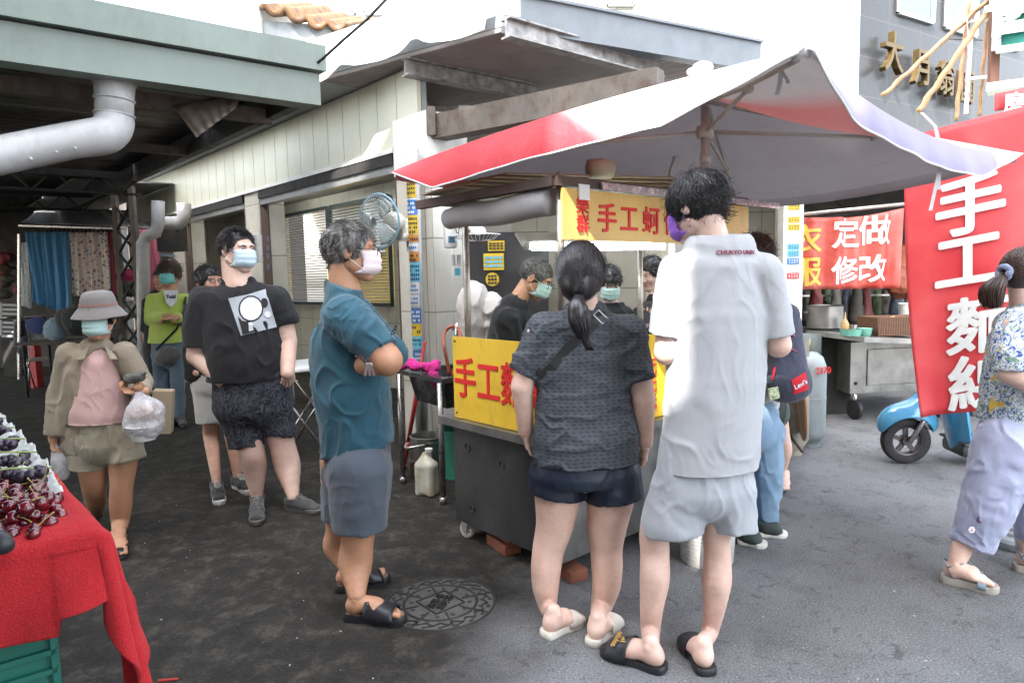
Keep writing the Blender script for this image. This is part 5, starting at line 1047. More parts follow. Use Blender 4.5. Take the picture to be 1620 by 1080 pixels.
# ------------------------------------------------------------------ the big umbrella
um = thing('market_umbrella', 'large square market umbrella, red at one end, white for sun glare, shading the cart', 'umbrella', V3(1.32, 3.95, 0))
UL, UN, UR, UF = P(628, 268, 3.55), P(1268, 78, 2.35), P(1604, 240, 3.45), P(1170, 318, 4.75); UA = P(1118, 152, 3.55)
def edge(a, b, t, sag): return lerp(a, b, t)-Z*sag*4*t*(1-t)
crn = [(UL, UN, -.035), (UN, UR, .10), (UR, UF, .05), (UF, UL, .05)]
def umat():
    n = N('umbrella_cloth'); g_ = n.node('ShaderNodeNewGeometry'); attr = n.node('ShaderNodeAttribute'); attr.attribute_name = 'panel'  # panel blends red cloth with the white painted for sun glare
    base = n.mix(attr.outputs['Fac'], (.33, .33, .345), (.55, .010, .022)); w = n.noise(350, 2); base = n.mix(n.ramp(w, [(.4, .15), (.6, 0.0)]), base, (.2, .2, .2))  # red cloth runs to white, the white standing in for sun glare
    at2n = n.node('ShaderNodeAttribute'); at2n.attribute_name = 'lav_shade'; base = n.mix(at2n.outputs['Fac'], base, (.20, .175, .28)); under = n.mix(n.ramp(n.noise(1.5, 5, .7, .4), [(.4, 0.0), (.8, .5)]), (.30, .275, .275), (.16, .145, .14)); under = n.mix(n.math('MULTIPLY', attr.outputs['Fac'], .32), under, (.42, .22, .21)); under = n.mix(n.ramp(n.noise(14, 5, .75), [(.58, 0.0), (.8, .45)]), under, (.08, .075, .07))  # lavender is shade painted on; pink underneath paints sun coming through the cloth
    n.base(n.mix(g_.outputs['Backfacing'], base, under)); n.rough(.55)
    n.bump(n.math('ADD', n.math('MULTIPLY', w, .15), n.noise(5, 3, .5, .8, n.mapping((1, 1, 1)))), .35, .03)
    tr = n.node('ShaderNodeBsdfTranslucent'); ms = n.node('ShaderNodeMixShader'); ms.inputs[0].default_value = .05; n.link(n.mix(attr.outputs['Fac'], (.6, .55, .58), (.7, .05, .05)), tr.inputs[0]); n.link(n.b.outputs[0], ms.inputs[1]); n.link(tr.outputs[0], ms.inputs[2]); n.link(ms.outputs[0], n.out.inputs[0]); return n.m
UM = umat(); vs, fs, pan = [], [], []
NU, NV = 40, 18
for k, (a, b_, sg_) in enumerate(crn):
    base = len(vs); cen = (a+b_)/2
    for j in range(NV+1):
        v = j/NV
        for i in range(NU+1):
            u = i/NU; e_ = edge(a, b_, u, sg_); p = lerp(UA, e_, v); p = p-Z*(.05*math.sin(math.pi*v)*math.sin(math.pi*u)); pan.append(min(1, max(0, (.53-u)*25+.5)) if k == 0 else (.8*min(1, max(0, (u-.15)*8))*min(1, max(0, (.62-u+.2*v)*8)) if k == 1 else 0.0))  # painted glare takes over along the first edge, painted pink on the second
            if v > .9: p = p+Z*0
            vs.append(p)
    for j in range(NV):
        for i in range(NU): fs.append((base+j*(NU+1)+i, base+(j+1)*(NU+1)+i, base+(j+1)*(NU+1)+i+1, base+j*(NU+1)+i+1)); pass
V = np.array(vs)
co = link_mesh('canopy', V, fs, UM, um, True)
at_ = co.data.attributes.new('panel', 'FLOAT', 'POINT'); at_.data.foreach_set('value', pan)  # panel holds where red runs to painted sun glare
# drooping hem band on each edge
vs, fs, pan = [], [], []
for k, (a, b_, sg_) in enumerate(crn):
    base = len(vs); ctr = (UL+UR+UN+UF)/4; n_ = 80; out = unit(np.cross(b_-a, Z)); out = out if np.dot(out, (a+b_)/2-ctr) > 0 else -out; hh = (.17, .13, .05, .05)[k]
    for j in range(7):
        v = j/6
        for i in range(n_+1):
            u = i/n_; tp = min(1, 7*u, 4*(1-u)) if k < 2 else 1; wv = .006*math.sin(u*19+k)+.004*math.sin(u*47+2*k); p = edge(a, b_, u, sg_)+out*(.035*math.sin(v*1.5)+wv*v)-Z*(hh*(.12+.88*tp)*v); vs.append(p); pan.append(min(1, max(0, (.53+.10*v-u)*18+.5)) if k == 0 else float(k == 3))  # red runs to painted glare along the first edge of the hem
    for j in range(6):
        for i in range(n_): fs.append((base+j*(n_+1)+i, base+(j+1)*(n_+1)+i, base+(j+1)*(n_+1)+i+1, base+j*(n_+1)+i+1)); pass
vo = link_mesh('valance', vs, fs, UM, um, True); lv_ = vo.data.attributes.new('lav_shade', 'FLOAT', 'POINT'); lv_.data.foreach_set('value', [1.0 if 81*7 <= i < 81*14 and .05 < (i % 81)/80 < .86 else 0.0 for i in range(len(vs))]); at_ = vo.data.attributes.new('panel', 'FLOAT', 'POINT'); at_.data.foreach_set('value', pan)  # shade painted lavender along the right hem, its sunlit corner left white
b = MB()
for k, (a, b_, sg_) in enumerate(crn[:2]):
    ctr = (UL+UR+UN+UF)/4; out = unit(np.cross(b_-a, Z)); out = out if np.dot(out, (a+b_)/2-ctr) > 0 else -out; hh = (.17, .13)[k]
    b.tube([edge(a, b_, u, sg_)+out*(.035+.006*math.sin(u*19+k)+.004*math.sin(u*47+2*k))-Z*hh*(.12+.88*min(1, 7*u, 4*(1-u))) for u in np.linspace(0, 1, 81)], .0045, 5)
b.build('hem_piping', mat('hem_white', (.66, .66, .64), .7), um, True)
FRM = mat('umbrella_frame', (.50, .47, .42), .5, dirt=.3); hub = P(1116, 209, 3.6); pole_b = hub*V3(1, 1, 0)
b = MB(); b.tube([pole_b, V3(pole_b[0], pole_b[1], UA[2]-.02)], .023, 14); b.build('pole', FRM, um, True); b = MB(); b.tube([hub-Z*.03, hub+Z*.03], .045, 14); b.build('hub', FRM, um, True); b = MB(); b.tube([hub-Z*.16, hub-Z*.12], .030, 12); b.build('pole_collar', FRM, um, True)
UA2 = V3(pole_b[0], pole_b[1], UA[2]-.03)
for c in (UL, UN, UR, UF): 
    tip = lerp(UA, c, .97)-Z*.03; b = MB(); b.tube([UA-Z*.03, lerp(UA, c, .5)-Z*.045, tip], .010, 8); b.build('rib', FRM, um, True); b = MB(); j_ = lerp(UA, c, .55)-Z*.055; b.tube([hub, j_], .010, 8); b.ball(j_, .022, 8, 6); b.build('strut', FRM, um, True)
b = MB(); b.tube([UN+Z*-.03+V3(-.02, .02, 0), UN+V3(.0, -.01, -.004), UN+V3(.03, .01, -.02)], [.012, .022, .010], 10); b.build('corner_pocket', WHM, um, True)
RIB = mat('tie_tape', (.5, .5, .5), .8)
for pts, w in (([(1158+300, 178, 3.0), (1480, 200, 2.98), (1488, 240, 3.0), (1484, 280, 3.0), (1472, 333, 3.0)], .016), ([(1482, 205, 3.0), (1490, 240, 3.02), (1485, 300, 3.02)], .012), ([(1237, 112, 2.6), (1233, 135, 2.6), (1229, 150, 2.6)], .018), ([(1236, 112, 2.62), (1245, 125, 2.62), (1247, 132, 2.62)], .014), ([(1341, 165, 2.9), (1345, 180, 2.9)], .014), ([(1536, 240, 3.3), (1535, 250, 3.3)], .014)):
    b = MB(); pp = [P(*p) for p in pts]; 
    for i in range(len(pp)-1): b.bar(pp[i], pp[i+1], .0015, w*1.4, (0, 1, 0)) if False else b.add([pp[i]-V3(w/2, 0, 0), pp[i]+V3(w/2, 0, 0), pp[i+1]+V3(w/2, 0, 0), pp[i+1]-V3(w/2, 0, 0)]+[q+V3(0, .002, 0) for q in (pp[i]-V3(w/2, 0, 0), pp[i]+V3(w/2, 0, 0), pp[i+1]+V3(w/2, 0, 0), pp[i+1]-V3(w/2, 0, 0))], [(0, 3, 2, 1), (4, 5, 6, 7), (0, 4, 7, 3), (1, 2, 6, 5)])
    b.build('tie_strap', RIB, um)
b = MB(); b.tube([P(1054, 300, 3.9), P(1062, 265, 3.9), P(1080, 200, 3.95)], .008, 8); b.build('crank_rod', PST, um, True)
b = MB(); c_ = P(1100, 108, 3.3); b.ball(P(1112, 108, 3.2), (.05, .04, .03), 12, 8); b.ball(P(1098, 114, 3.2), (.035, .03, .02), 12, 8); tag(b.build('knotted_bag', WHM, smooth=True), 'knotted white bag lying on top of the umbrella cloth', 'bag')
# ------------------------------------------------------------------ people: each one where the photo puts it
MASK_BLUE = fabric('mask_pale_blue', (.52, .66, .74), .8, .04, 300, bump=.15, big=.2); MASK_TEAL = fabric('mask_teal', (.16, .50, .47), .8, .05, 300, bump=.15, big=.2)
MASK_GREEN = fabric('mask_green', (.44, .62, .59), .8, .05, 300, bump=.15, big=.2); MASK_PINK = fabric('mask_pink', (.80, .66, .71), .8, .04, 300, bump=.15, big=.2); MASK_PURPLE = fabric('mask_purple', (.20, .06, .42), .7, .05, 300, bump=.1, big=.1)
GLASS_FRAME = mat('spectacle_frame', (.02, .02, .022), .3, bump=0); BLACK_CLOTH = fabric('black_cotton', (.0075, .0075, .009), .92, .15, bump=.35, sheen=.08)
WHITE_RUBBER = mat('white_rubber', (.62, .60, .56), .5, dirt=.3, dirtcol=(.3, .27, .23))
def short_hair(fig, m, seed, hairline=.062, low=-.035, n=1700, length=7, r=.0011, off1=.012, flow=None, step=.007, thick=.006, jitter=.35, extra=None, R=HR, side=-.02):
    V, Q = hair_cap(hairline, thick, low, noise=.003, seed=seed, extra=extra)
    fl = flow or (lambda p, rs: np.stack([p[:, 0]*6, (p[:, 1]+.03)*5, -np.ones(len(p))*.55], 1))
    S = hair_strands(n, cap_roots(hairline-.004, low+.012, side=side), fl, length, step, thick*.6, off1, r, seed, HC, R, jitter)
    S2 = hair_strands(160, cap_roots(hairline-.004, low+.012, side=side), fl, length, step, thick*.8, off1*1.5+.010, r, seed+5, HC, R, jitter*2+.3)
    return fig.hair(V, Q, [(S, r), (S2, r*.6)], 0, m)

# --- tall young man in a light grey tee and shorts, seen from behind
f = Fig('tall young man in light grey tee and grey shorts, back turned, under the umbrella', 2.5, (1078, 1050), SKIN_PALE); tall = f
W = V3(.96, .18, 0)
f.head(1101, 328, .02, (-.62, .72, -.34), 1.04, neck=f.q(1132, 402), neck_r=.054)
HG = fabric('heather_grey_tee', (.37, .38, .40), .95, .05, 600, bump=.35, sheen=.1); SG = fabric('sweat_shorts_grey', (.34, .36, .39), .95, .06, 500, bump=.35)
f.torso([(1135, 405, 0, 45, .06), (1138, 450, 0, 74, .10), (1130, 600, 0, 70, .10), (1116, 760, 0, 72, .115)], W)
aL, aR = f.q(1054, 558, -.03), f.q(1232, 546, -.01)
f.limb([f.q(1070, 440), aL, f.q(1098, 512, .25)], [22, 19.5, 12]); f.limb([f.q(1206, 440), aR, f.q(1170, 500, .26)], [22, 19.5, 12])
f.hand(f.q(1098, 512, .25), (.35, .6, .1), (0, -.2, 1), -1, curl=.7); f.hand(f.q(1170, 500, .26), (-.45, .6, .15), (0, -.2, 1), 1, curl=.7)
hl, ht = G(1050, 1062), G(955, 1030); rl, rt = G(1118, 1068), G(1088, 1015)
kl, kr = f.q(1039, 862), f.q(1136, 858)
f.limb([f.q(1072, 775), f.q(1037, 838), f.q(1036, 872), f.q(1036, 912, -.02), f.q(1031, 960, -.02), f.q(1029, 998, -.01), ankle_of(hl, ht)], [38, 25, 23, 23.5, 19, 15.5, 13], .012); f.limb([f.q(1150, 775), f.q(1134, 845), f.q(1135, 878), f.q(1134, 918, -.02), f.q(1130, 960, -.02), f.q(1122, 1000, -.01), ankle_of(rl, rt)], [38, 22, 21.5, 23, 17.5, 13.5, 12], .012)
f.foot(hl, ht, 1, ankle=ankle_of(hl, ht)); f.foot(rl, rt, -1, ankle=ankle_of(rl, rt)); f.finish()
hem = f.q(1118, 738)[2]
sh, TV, TQ = f.cloth('t_shirt', HG, [(1137, 370, .0, 40, .064), (1138, 392, .0, 60, .086), (1138, 425, 0, 77, .102), (1138, 500, 0, 84, .118), (1132, 600, 0, 82, .125), (1124, 700, 0, 82, .132), (1120, 770, 0, 84, .138)], W,
    [([f.q(1074, 432), f.q(1058, 500, -.01), f.q(1051, 560, -.03)], [33, 29, 29], .012), ([f.q(1204, 432), f.q(1222, 490), f.q(1230, 560, -.01)], [33, 29, 28], .012)], [hem],
    .0042, 11, 3, (1, 1, .45), h=.0065, local=[(f.q(1052, 532, -.02), f.q(1070, 440)-f.q(1052, 532), .11), (f.q(1227, 532), f.q(1208, 440)-f.q(1227, 532), .11), (f.q(1137, 371), (.0, .08, -1), .10)], retn=True)
tx('CHUKYO UNIV.', .0225, mat('print_maroon', (.25, .02, .06), .7, bump=0), f.q(1178, 398, -.13), W, (0, 0, 1), sh, 'chest_print', bold=.012, target=bvh_of(TV, TQ), wscale=1.05)
f.cloth('shorts', SG, [(1116, 700, 0, 76, .115), (1114, 770, 0, 84, .135)], W, [([f.q(1078, 775), f.q(1064, 830, .0), f.q(1062, 880)], [50, 51, 52], .012), ([f.q(1150, 775), f.q(1157, 830), f.q(1158, 880)], [45, 40, 40], .012)], (), .005, 15, 5, (1, 1, .35),
    local=[(f.q(1062, 842), (-.05, .1, 1), .2), (f.q(1157, 838), (0, .1, 1), .16)])
f.mask(MASK_PURPLE)
short_hair(f, HAIR_BLACK, 11, hairline=.07, low=-.06, n=3600, length=12, off1=.016, step=.0085, thick=.010, jitter=.20, r=.0013, flow=lambda p, rs: np.stack([p[:, 0]*4+.2, (p[:, 1]+.05)*4, -np.ones(len(p))*.7], 1))
SLB = mat('slide_black', (.016, .017, .02), .5, vscale=30); GOLDP = mat('gold_print', (.45, .27, .08), .4, bump=0)
for a, b, sd, lg in ((hl, ht, 1, True), (rl, rt, -1, False)):
    so_, (o_, d_, s_, L_, fn) = slide_sandal(f.root, a, b, sd, SLB, SLB, .028, .056, name='slide', bh=.094)
    if lg:
        c0 = fn(.42, .5); nn = unit(np.cross(fn(.47, .5)-fn(.37, .5), fn(.42, .6)-fn(.42, .4))); nn = nn if nn[2] > 0 else -nn
        up_ = unit(fn(.42, .3)-fn(.42, .7)); rt_ = np.cross(up_, nn); bm = MB()
        for i in range(3): bm.bar(c0+nn*.005+rt_*(-.012+.012*i)+up_*.006, c0+nn*.005+rt_*(-.004+.012*i)+up_*(.016+.008*i), .006, .0015, nn)
        bm.build('printed_stripes', GOLDP, so_); tx('adidas', .034, GOLDP, c0-up_*.012+nn*.006, rt_, up_, so_, 'printed_name', bold=.02)

# --- woman with the low ponytail
f = Fig('woman with low black ponytail in blue-grey mesh tee and navy shorts, back turned', 2.75, (915, 1003), SKIN_FAIR); pony = f
W = V3(.985, .12, 0)
f.head(921, 428, .02, (.28, .92, -.08), 1.0, neck=f.q(928, 492), neck_r=.050)
MESHT = None
def mesh_tee():
    n = N('blue_grey_mesh_tee'); sx = n.node('ShaderNodeSeparateXYZ'); w = n.node('ShaderNodeVectorMath'); w.operation = 'ADD'; nn = n.node('ShaderNodeTexNoise'); nn.inputs['Scale'].default_value = 9; n.link(n.tc.outputs['Object'], nn.inputs['Vector']); sc = n.node('ShaderNodeVectorMath'); sc.operation = 'SCALE'; sc.inputs['Scale'].default_value = .02; n.link(nn.outputs['Color'], sc.inputs[0]); n.link(n.tc.outputs['Object'], w.inputs[0]); n.link(sc.outputs[0], w.inputs[1]); n.link(w.outputs[0], sx.inputs[0])
    sz = n.math('SINE', n.math('MULTIPLY', sx.outputs[2], 420.0)); xx = n.math('SINE', n.math('ADD', n.math('MULTIPLY', sx.outputs[0], 230.0), n.math('MULTIPLY', n.math('SINE', n.math('MULTIPLY', sx.outputs[2], 210.0)), 1.2))); h = n.math('MULTIPLY', n.math('MULTIPLY_ADD', sz, .5, .5), n.math('MULTIPLY_ADD', xx, .5, .5)); hole = n.ramp(h, [(.35, 0.0), (.6, 1.0)])
    c = n.mix(n.math('MULTIPLY', hole, .7), n.ramp(n.noise(5, 4), [(.3, (.040, .047, .058)), (.7, (.056, .066, .080))]), (.012, .014, .018)); n.base(c); n.rough(.7); n.bump(n.math('SUBTRACT', 1.0, hole), .4, .003); return n.m
MESHT = mesh_tee(); NAVY = fabric('navy_satin_shorts', (.008, .014, .030), .42, .15, 500, bump=.3, sheen=0)
f.torso([(928, 505, 0, 45, .06), (925, 560, 0, 64, .10), (923, 660, 0, 70, .115), (925, 740, 0, 78, .13)], W)
f.limb([f.q(852, 528), f.q(826, 612, -.01), f.q(832, 682, .03)], [23, 18, 12.5]); f.limb([f.q(1000, 535), f.q(1018, 632), f.q(1021, 700, .02)], [24, 19, 12])
f.hand(f.q(832, 682, .03), (.1, .12, -1), (1, 0, .1), 1, .92, curl=.3); f.hand(f.q(1021, 700, .02), (-.05, .05, -1), (-1, 0, .1), -1, .92, curl=.35)
hl, ht = G(862, 1008), G(918, 982); rl, rt = G(937, 1022), G(974, 985)
f.limb([f.q(884, 765), f.q(882, 790), f.q(878, 829), f.q(869, 863), f.q(864, 896, -.015), f.q(863, 926, -.02), f.q(867, 960, -.03), ankle_of(hl, ht)], [38, 36.5, 30.5, 26.5, 24.5, 21.5, 14.5, 11.5], .01); f.limb([f.q(966, 765), f.q(965, 790), f.q(960, 829), f.q(959, 866), f.q(960, 896, -.015), f.q(959, 926, -.02), f.q(951, 960, -.03), ankle_of(rl, rt)], [38, 37.5, 32.5, 26, 25, 22.5, 16.5, 12], .01)
f.foot(hl, ht, -1, ankle=ankle_of(hl, ht)); f.foot(rl, rt, 1, ankle=ankle_of(rl, rt)); f.finish()
hem = f.q(925, 726, .02)[2]
sh, TV, TQ = f.cloth('t_shirt', MESHT, [(928, 493, 0, 36, .058), (925, 520, 0, 74, .088), (923, 580, 0, 78, .115), (924, 640, 0, 78, .128), (927, 690, 0, 87, .150), (929, 760, 0, 88, .155)], W,
    [([f.q(862, 522), f.q(838, 570), f.q(824, 615)], [30, 28, 27], .02), ([f.q(992, 528), f.q(1008, 580), f.q(1014, 630)], [32, 28, 27], .02)], [hem], .0065, 17, 9, (.6, .6, 1.2), h=.0065,
    local=[(f.q(829, 590), f.q(858, 520)-f.q(829, 590), .10), (f.q(1011, 600), f.q(996, 530)-f.q(1011, 600), .10)], retn=True)
f.cloth('shorts', NAVY, [(925, 705, 0, 80, .135), (925, 745, 0, 88, .155)], W, [([f.q(882, 750), f.q(880, 800), f.q(880, 840)], [46, 46.5, 46.5], .006), ([f.q(968, 750), f.q(972, 800), f.q(972, 840)], [47.5, 48.5, 48.5], .006)], (), .003, 16, 2,
    local=[(f.q(882, 781), (.17, 0, 1)), (f.q(972, 786), (-.10, 0, 1)), (f.q(925, 761), (0, 0, 1))])
HC2, HR2 = V3(0, -.030, -.002), V3(.094, .112, .118)
TIE = V3(.012, -.150, -.122)
B_ = Body(.006); B_.ell(HC2, HR2+.003, 0); B_.ell((0, -.085, -.075), (.062, .06, .06), .05); B_.ell((0, .115, -.06), (.13, .115, .13), .01, sub=True); V, Q = B_.mesh()
S = hair_strands(3200, cap_roots(.06, -.075, HC2, HR2, side=.0), lambda p, rs: (TIE-p)*9, 22, .013, .006, .008, .0012, 5, HC2, HR2, .05)
d_ = np.linalg.norm(S-TIE, axis=2); 
for i in range(len(S)):      # gather at the tie
    k = int(np.argmin(d_[i])); 
    for j in range(max(0, k-6), S.shape[1]): t = min(1, (j-(k-6))/6); S[i, j] = S[i, j]*(1-t*.85)+(TIE+(S[i, k]-TIE)*.22)*t*.85
rs = np.random.RandomState(4); n_ = 700; T = np.linspace(0, 1, 14)[None, :, None]; a = rs.rand(n_)*6.28; rr = np.sqrt(rs.rand(n_)); off = np.stack([np.cos(a)*rr, np.sin(a)*rr, np.zeros(n_)], 1)[:, None, :]
wid = .016+.030*np.sin(np.clip(T*1.35, 0, 1)*math.pi)**.8*(1-.35*T); tail = TIE+np.array([0, -.03, 0])*np.sin(T*3)+T*np.array([.02, .0, -.205])+np.array([.03, 0, 0])*T**2+off*wid
tb = Body(.005); tb.chain([TIE+V3(*x) for x in ((0, .015, 0), (.002, -.022, -.04), (.006, -.028, -.09), (.012, -.012, -.15))], [.022, .036, .036, .016], .01); V2, Q2 = tb.mesh()
S3 = hair_strands(140, cap_roots(.06, -.075, HC2, HR2, side=.0), lambda p, rs: (TIE-p)*9, 12, .011, .008, .022, .0012, 9, HC2, HR2, .35)
hv, hq, _ = join([(V, Q, 0), (V2, Q2, 0)]); f.hair(hv, hq, [(S, .0012), (tail, .0014), (S3, .0006)], 0, HAIR_BLACK)
tie = MB(); tie.tube([f.local(TIE+V3(math.cos(t)*.022, math.sin(t)*.018, -.004)) for t in np.linspace(0, 6.28, 13)[:-1]], .006, 6, closed=True); tie.build('hair_tie', DK_RUBBER, f.root, True)
# bag strap over the back
st = MB(); bv = bvh_of(TV, TQ); pth = [f.q(*p_, -.3) for p_ in ((858, 612), (880, 590), (905, 560), (930, 536), (952, 517), (972, 500), (980, 492))]
cen = []
for p_ in pth:
    hit = bv.ray_cast(Vector(p_), Vector((0, 1, 0)), 1.0); cen.append(np.array(hit[0])+V3(0, -.005, 0) if hit[0] else p_+V3(0, .3, 0))
sdv = unit(np.cross(cen[3]-cen[0], (0, 1, 0))); st.sheet(lambda u, v: cen[min(5, int(v*6))]*(1-(v*6-min(5, int(v*6))))+cen[min(6, min(5, int(v*6))+1)]*(v*6-min(5, int(v*6)))+sdv*(u-.5)*.042, 2, 18, -.003)
so_ = st.build('bag_strap', fabric('strap_webbing', (.018, .018, .020), .85, weave=300), f.root, False)
bk = MB(); c_ = lerp(cen[4], cen[5], .6)+V3(0, -.006, 0); dd = unit(cen[5]-cen[4])
for s1 in (-1, 1): bk.bar(c_+dd*.018*s1-sdv*.026, c_+dd*.018*s1+sdv*.026, .005, .004, (0, -1, 0)); bk.bar(c_-dd*.02+sdv*s1*.026, c_+dd*.02+sdv*s1*.026, .005, .004, (0, -1, 0))
bk.build('buckle', mat('chrome', (.6, .6, .6), .2, 1, bump=0), so_)
CREAM = mat('cream_foam', (.66, .62, .55), .6, vscale=20)
for a, b, sd in ((hl, ht, -1), (rl, rt, 1)): slide_sandal(f.root, a, b, sd, CREAM, CREAM, .03, .050, name='slide', bh=.082, band=(.48, .88))

# --- teal shirt man, arms crossed, facing right
f = Fig('grey-haired man in teal tee with glasses and pink mask, arms crossed, facing right', 2.95, (570, 960), SKIN_TAN); teal = f
W = V3(.22, -.975, 0)
f.head(556, 398, 0, (.985, .12, -.06), 1.06, neck=f.q(545, 468), neck_r=.060, fat=1.06)
TEAL = fabric('teal_heather_tee', (.010, .066, .100), .85, .14, 420, (.017, .092, .132), bump=.45); CHINO = fabric('slate_blue_chino', (.060, .075, .098), .85, .12, 380, bump=.4)
f.torso([(545, 480, 0, 60, .07), (548, 540, 0, 62, .13), (560, 640, 0, 60, .14), (565, 720, 0, 56, .14)], W, .82)
# near (his right) arm
f.limb([f.q(552, 508, -.17), f.q(612, 570, -.24), f.q(575, 578, -.26+.10)], [28, 23, 14]); f.limb([f.q(560, 505, .16), f.q(615, 560, .15), f.q(610, 560, -.12)], [27, 20, 14])
f.hand(f.q(606, 556, -.10), (-.25, -.75, -.12), (-1, 0, 0), 1, 1, curl=.5, thumb_curl=.2); f.hand(f.q(578, 576, -.17), (-.6, .45, .05), (-.4, 0, .2), -1, 1, curl=.6)
nl, nt = G(549, 978), G(640, 985); fl_, ft = G(533, 935), G(614, 918)
f.limb([f.q(572, 740, -.09), f.q(566, 848, -.10), f.q(562, 890, -.10), ankle_of(nl, nt, .11)], [44, 25.5, 26.5, 13.5]); f.limb([f.q(545, 730, .12), f.q(537, 835, .14), f.q(533, 862, .15), ankle_of(fl_, ft, .11)], [40, 23, 23, 12.5])
f.foot(nl, nt, 1, ankle=ankle_of(nl, nt, .10), sole=.035); f.foot(fl_, ft, -1, ankle=ankle_of(fl_, ft, .10), sole=.035); f.finish()
sh, TV, TQ = f.cloth('t_shirt', TEAL, [(539, 436, 0, 30, .070), (543, 464, 0, 48, .085), (543, 500, 0, 66, .105), (546, 550, 0, 64, .155), (556, 620, 0, 66, .172), (564, 680, 0, 62, .165), (566, 740, 0, 60, .160)], W,
    [([f.q(548, 500, -.16), f.q(578, 530, -.20), f.q(612, 568, -.24)], [35, 32, 28], .02), ([f.q(560, 500, .14), f.q(600, 540, .16), f.q(620, 560, .15)], [33, 30, 27], .02)], (), .0085, 15, 21, (1, .8, .8), h=.0065,
    local=[(f.q(604, 560, -.23), f.q(555, 508, -.17)-f.q(604, 560, -.23), .13), (f.q(565, 709), (-.20, 0, 1), .30), (f.q(541, 450), (-.36, 0, -1), .12)], retn=True)
f.cloth('shorts', CHINO, [(566, 690, 0, 56, .145), (566, 745, 0, 56, .150)], W, [([f.q(570, 745, -.09), f.q(569, 800, -.10), f.q(570, 890, -.10)], [50, 46, 42], .02), ([f.q(552, 740, .12), f.q(545, 800, .13), f.q(543, 880, .14)], [46, 40, 38], .01)], (), .005, 15, 12, (1, 1, .35),
    local=[(f.q(570, 834, -.10), (.03, 0, 1), .2), (f.q(540, 815, .14), (.05, 0, 1), .17)])
f.mask(MASK_PINK, fabric('mask_string', (.8, .78, .8), .8, weave=300)); f.glasses(GLASS_FRAME, .0016); f.brows()
short_hair(f, HAIR_GREY, 21, hairline=.076, low=-.07, n=3600, length=8, off1=.014, step=.0085, thick=.007, jitter=.16, r=.0013, flow=lambda p, rs: np.stack([p[:, 0]*5, np.where(p[:, 2] > .08, .55, -.35-.5*(p[:, 1] < 0)), -np.ones(len(p))*(.35+1.2*(p[:, 2] < .06))], 1))
wr = MB(); c = f.q(598, 548, -.16)
for i in range(16): a = i/16*6.28; wr.ball(f.q(622, 527, -.21)+V3(math.cos(a)*.012, math.sin(a)*.03, math.cos(a)*.034), .0055, 6, 4)
wr.build('bead_bracelet', mat('dark_beads', (.03, .02, .015), .3, bump=0), f.root, True)
kb = MB(); kc = f.q(584, 577, -.30); STEEL = mat('bright_steel', (.45, .45, .46), .3, 1, bump=.05)
kb.mat(0).tube([kc+V3(math.cos(a)*.012, 0, .014+math.sin(a)*.012) for a in np.linspace(0, 6.28, 13)[:-1]], .0015, 5, closed=True)
for x, r_ in ((-.012, -.25), (.0, .05), (.011, .3)): kb.bar(kc+V3(x*.5, -.003*x, .004), kc+V3(x*.5+r_*.05, -.004, -.044), .009, .002, (0, -1, 0)); kb.ball(kc+V3(x*.5, 0, .0), (.008, .002, .008), 8, 6)
ko = kb.build('keys', STEEL, None); tag(ko, 'small bunch of keys hanging from the hand of the man in teal', 'keys')
LEATHER = mat('black_leather', (.014, .014, .018), .38, vscale=14, bump=.3, bscale=160)
INS = mat('insole_tan', (.20, .13, .09), .7)
for a, b, sd in ((nl, nt, 1), (fl_, ft, -1)): slide_sandal(f.root, a, b, sd, DK_RUBBER, LEATHER, .038, .054, name='sandal', bh=.092, band=(.40, .84), m_in=INS)

# --- big man in black tee, hands in pockets
f = Fig('heavy young man in black printed tee and dark camouflage shorts, hands in pockets, blue mask', 4.25, (440, 808), SKIN_FAIR); blk = f
W = V3(.93, .36, 0)
f.head(376, 396, 0, (.80, -.52, -.08), 1.12, neck=f.q(377, 452), neck_r=.072, fat=1.16)
CAMO = None
def camo():
    n = N('dark_camouflage'); d = n.noise(6, 2, .5, 2.6); e = n.noise(11, 2, .5, 3.2, n.mapping((1, 1, .8), loc=(4, 2, 1)))
    w = n.ramp(e, [(.44, 0.0), (.48, 1.0), (.54, 1.0), (.58, 0.0)]); c = n.mix(w, n.ramp(d, [(.42, (.010, .011, .016)), (.52, (.022, .024, .032))]), (.060, .065, .080)); n.base(c); n.rough(.9); n.bump(n.noise(300, 2), .2, .003); return n.m
CAMO = camo()
f.torso([(378, 462, 0, 36, .08), (382, 500, 0, 56, .15), (395, 580, 0, 60, .17), (400, 640, 0, 58, .16)], W)
f.limb([f.q(322, 482, -.02), f.q(314, 562, -.03), f.q(352, 602, -.14)], [21, 17.5, 11]); f.limb([f.q(440, 480, .06), f.q(455, 540, .04), f.q(455, 590, -.06)], [19, 15, 11])
f.hand(f.q(348, 600, -.13), (.45, -.05, -.8), (.3, .8, 0), 1, 1.0, curl=.3); f.hand(f.q(455, 582, -.05), (-.12, -.05, -1), (-.6, .6, 0), -1, 1.0, curl=.4)
nl, nt = G(408, 800), G(406, 832); fl_, ft = G(455, 806), G(510, 812)
f.limb([f.q(385, 650, -.02), f.q(398, 712, -.05), f.q(402, 738, -.02), ankle_of(nl, nt)], [24, 19.5, 19.5, 9.5]); f.limb([f.q(432, 650, .02), f.q(447, 705, .02), f.q(455, 738, .02), ankle_of(fl_, ft)], [24, 20, 20.5, 9.5]); f.finish()
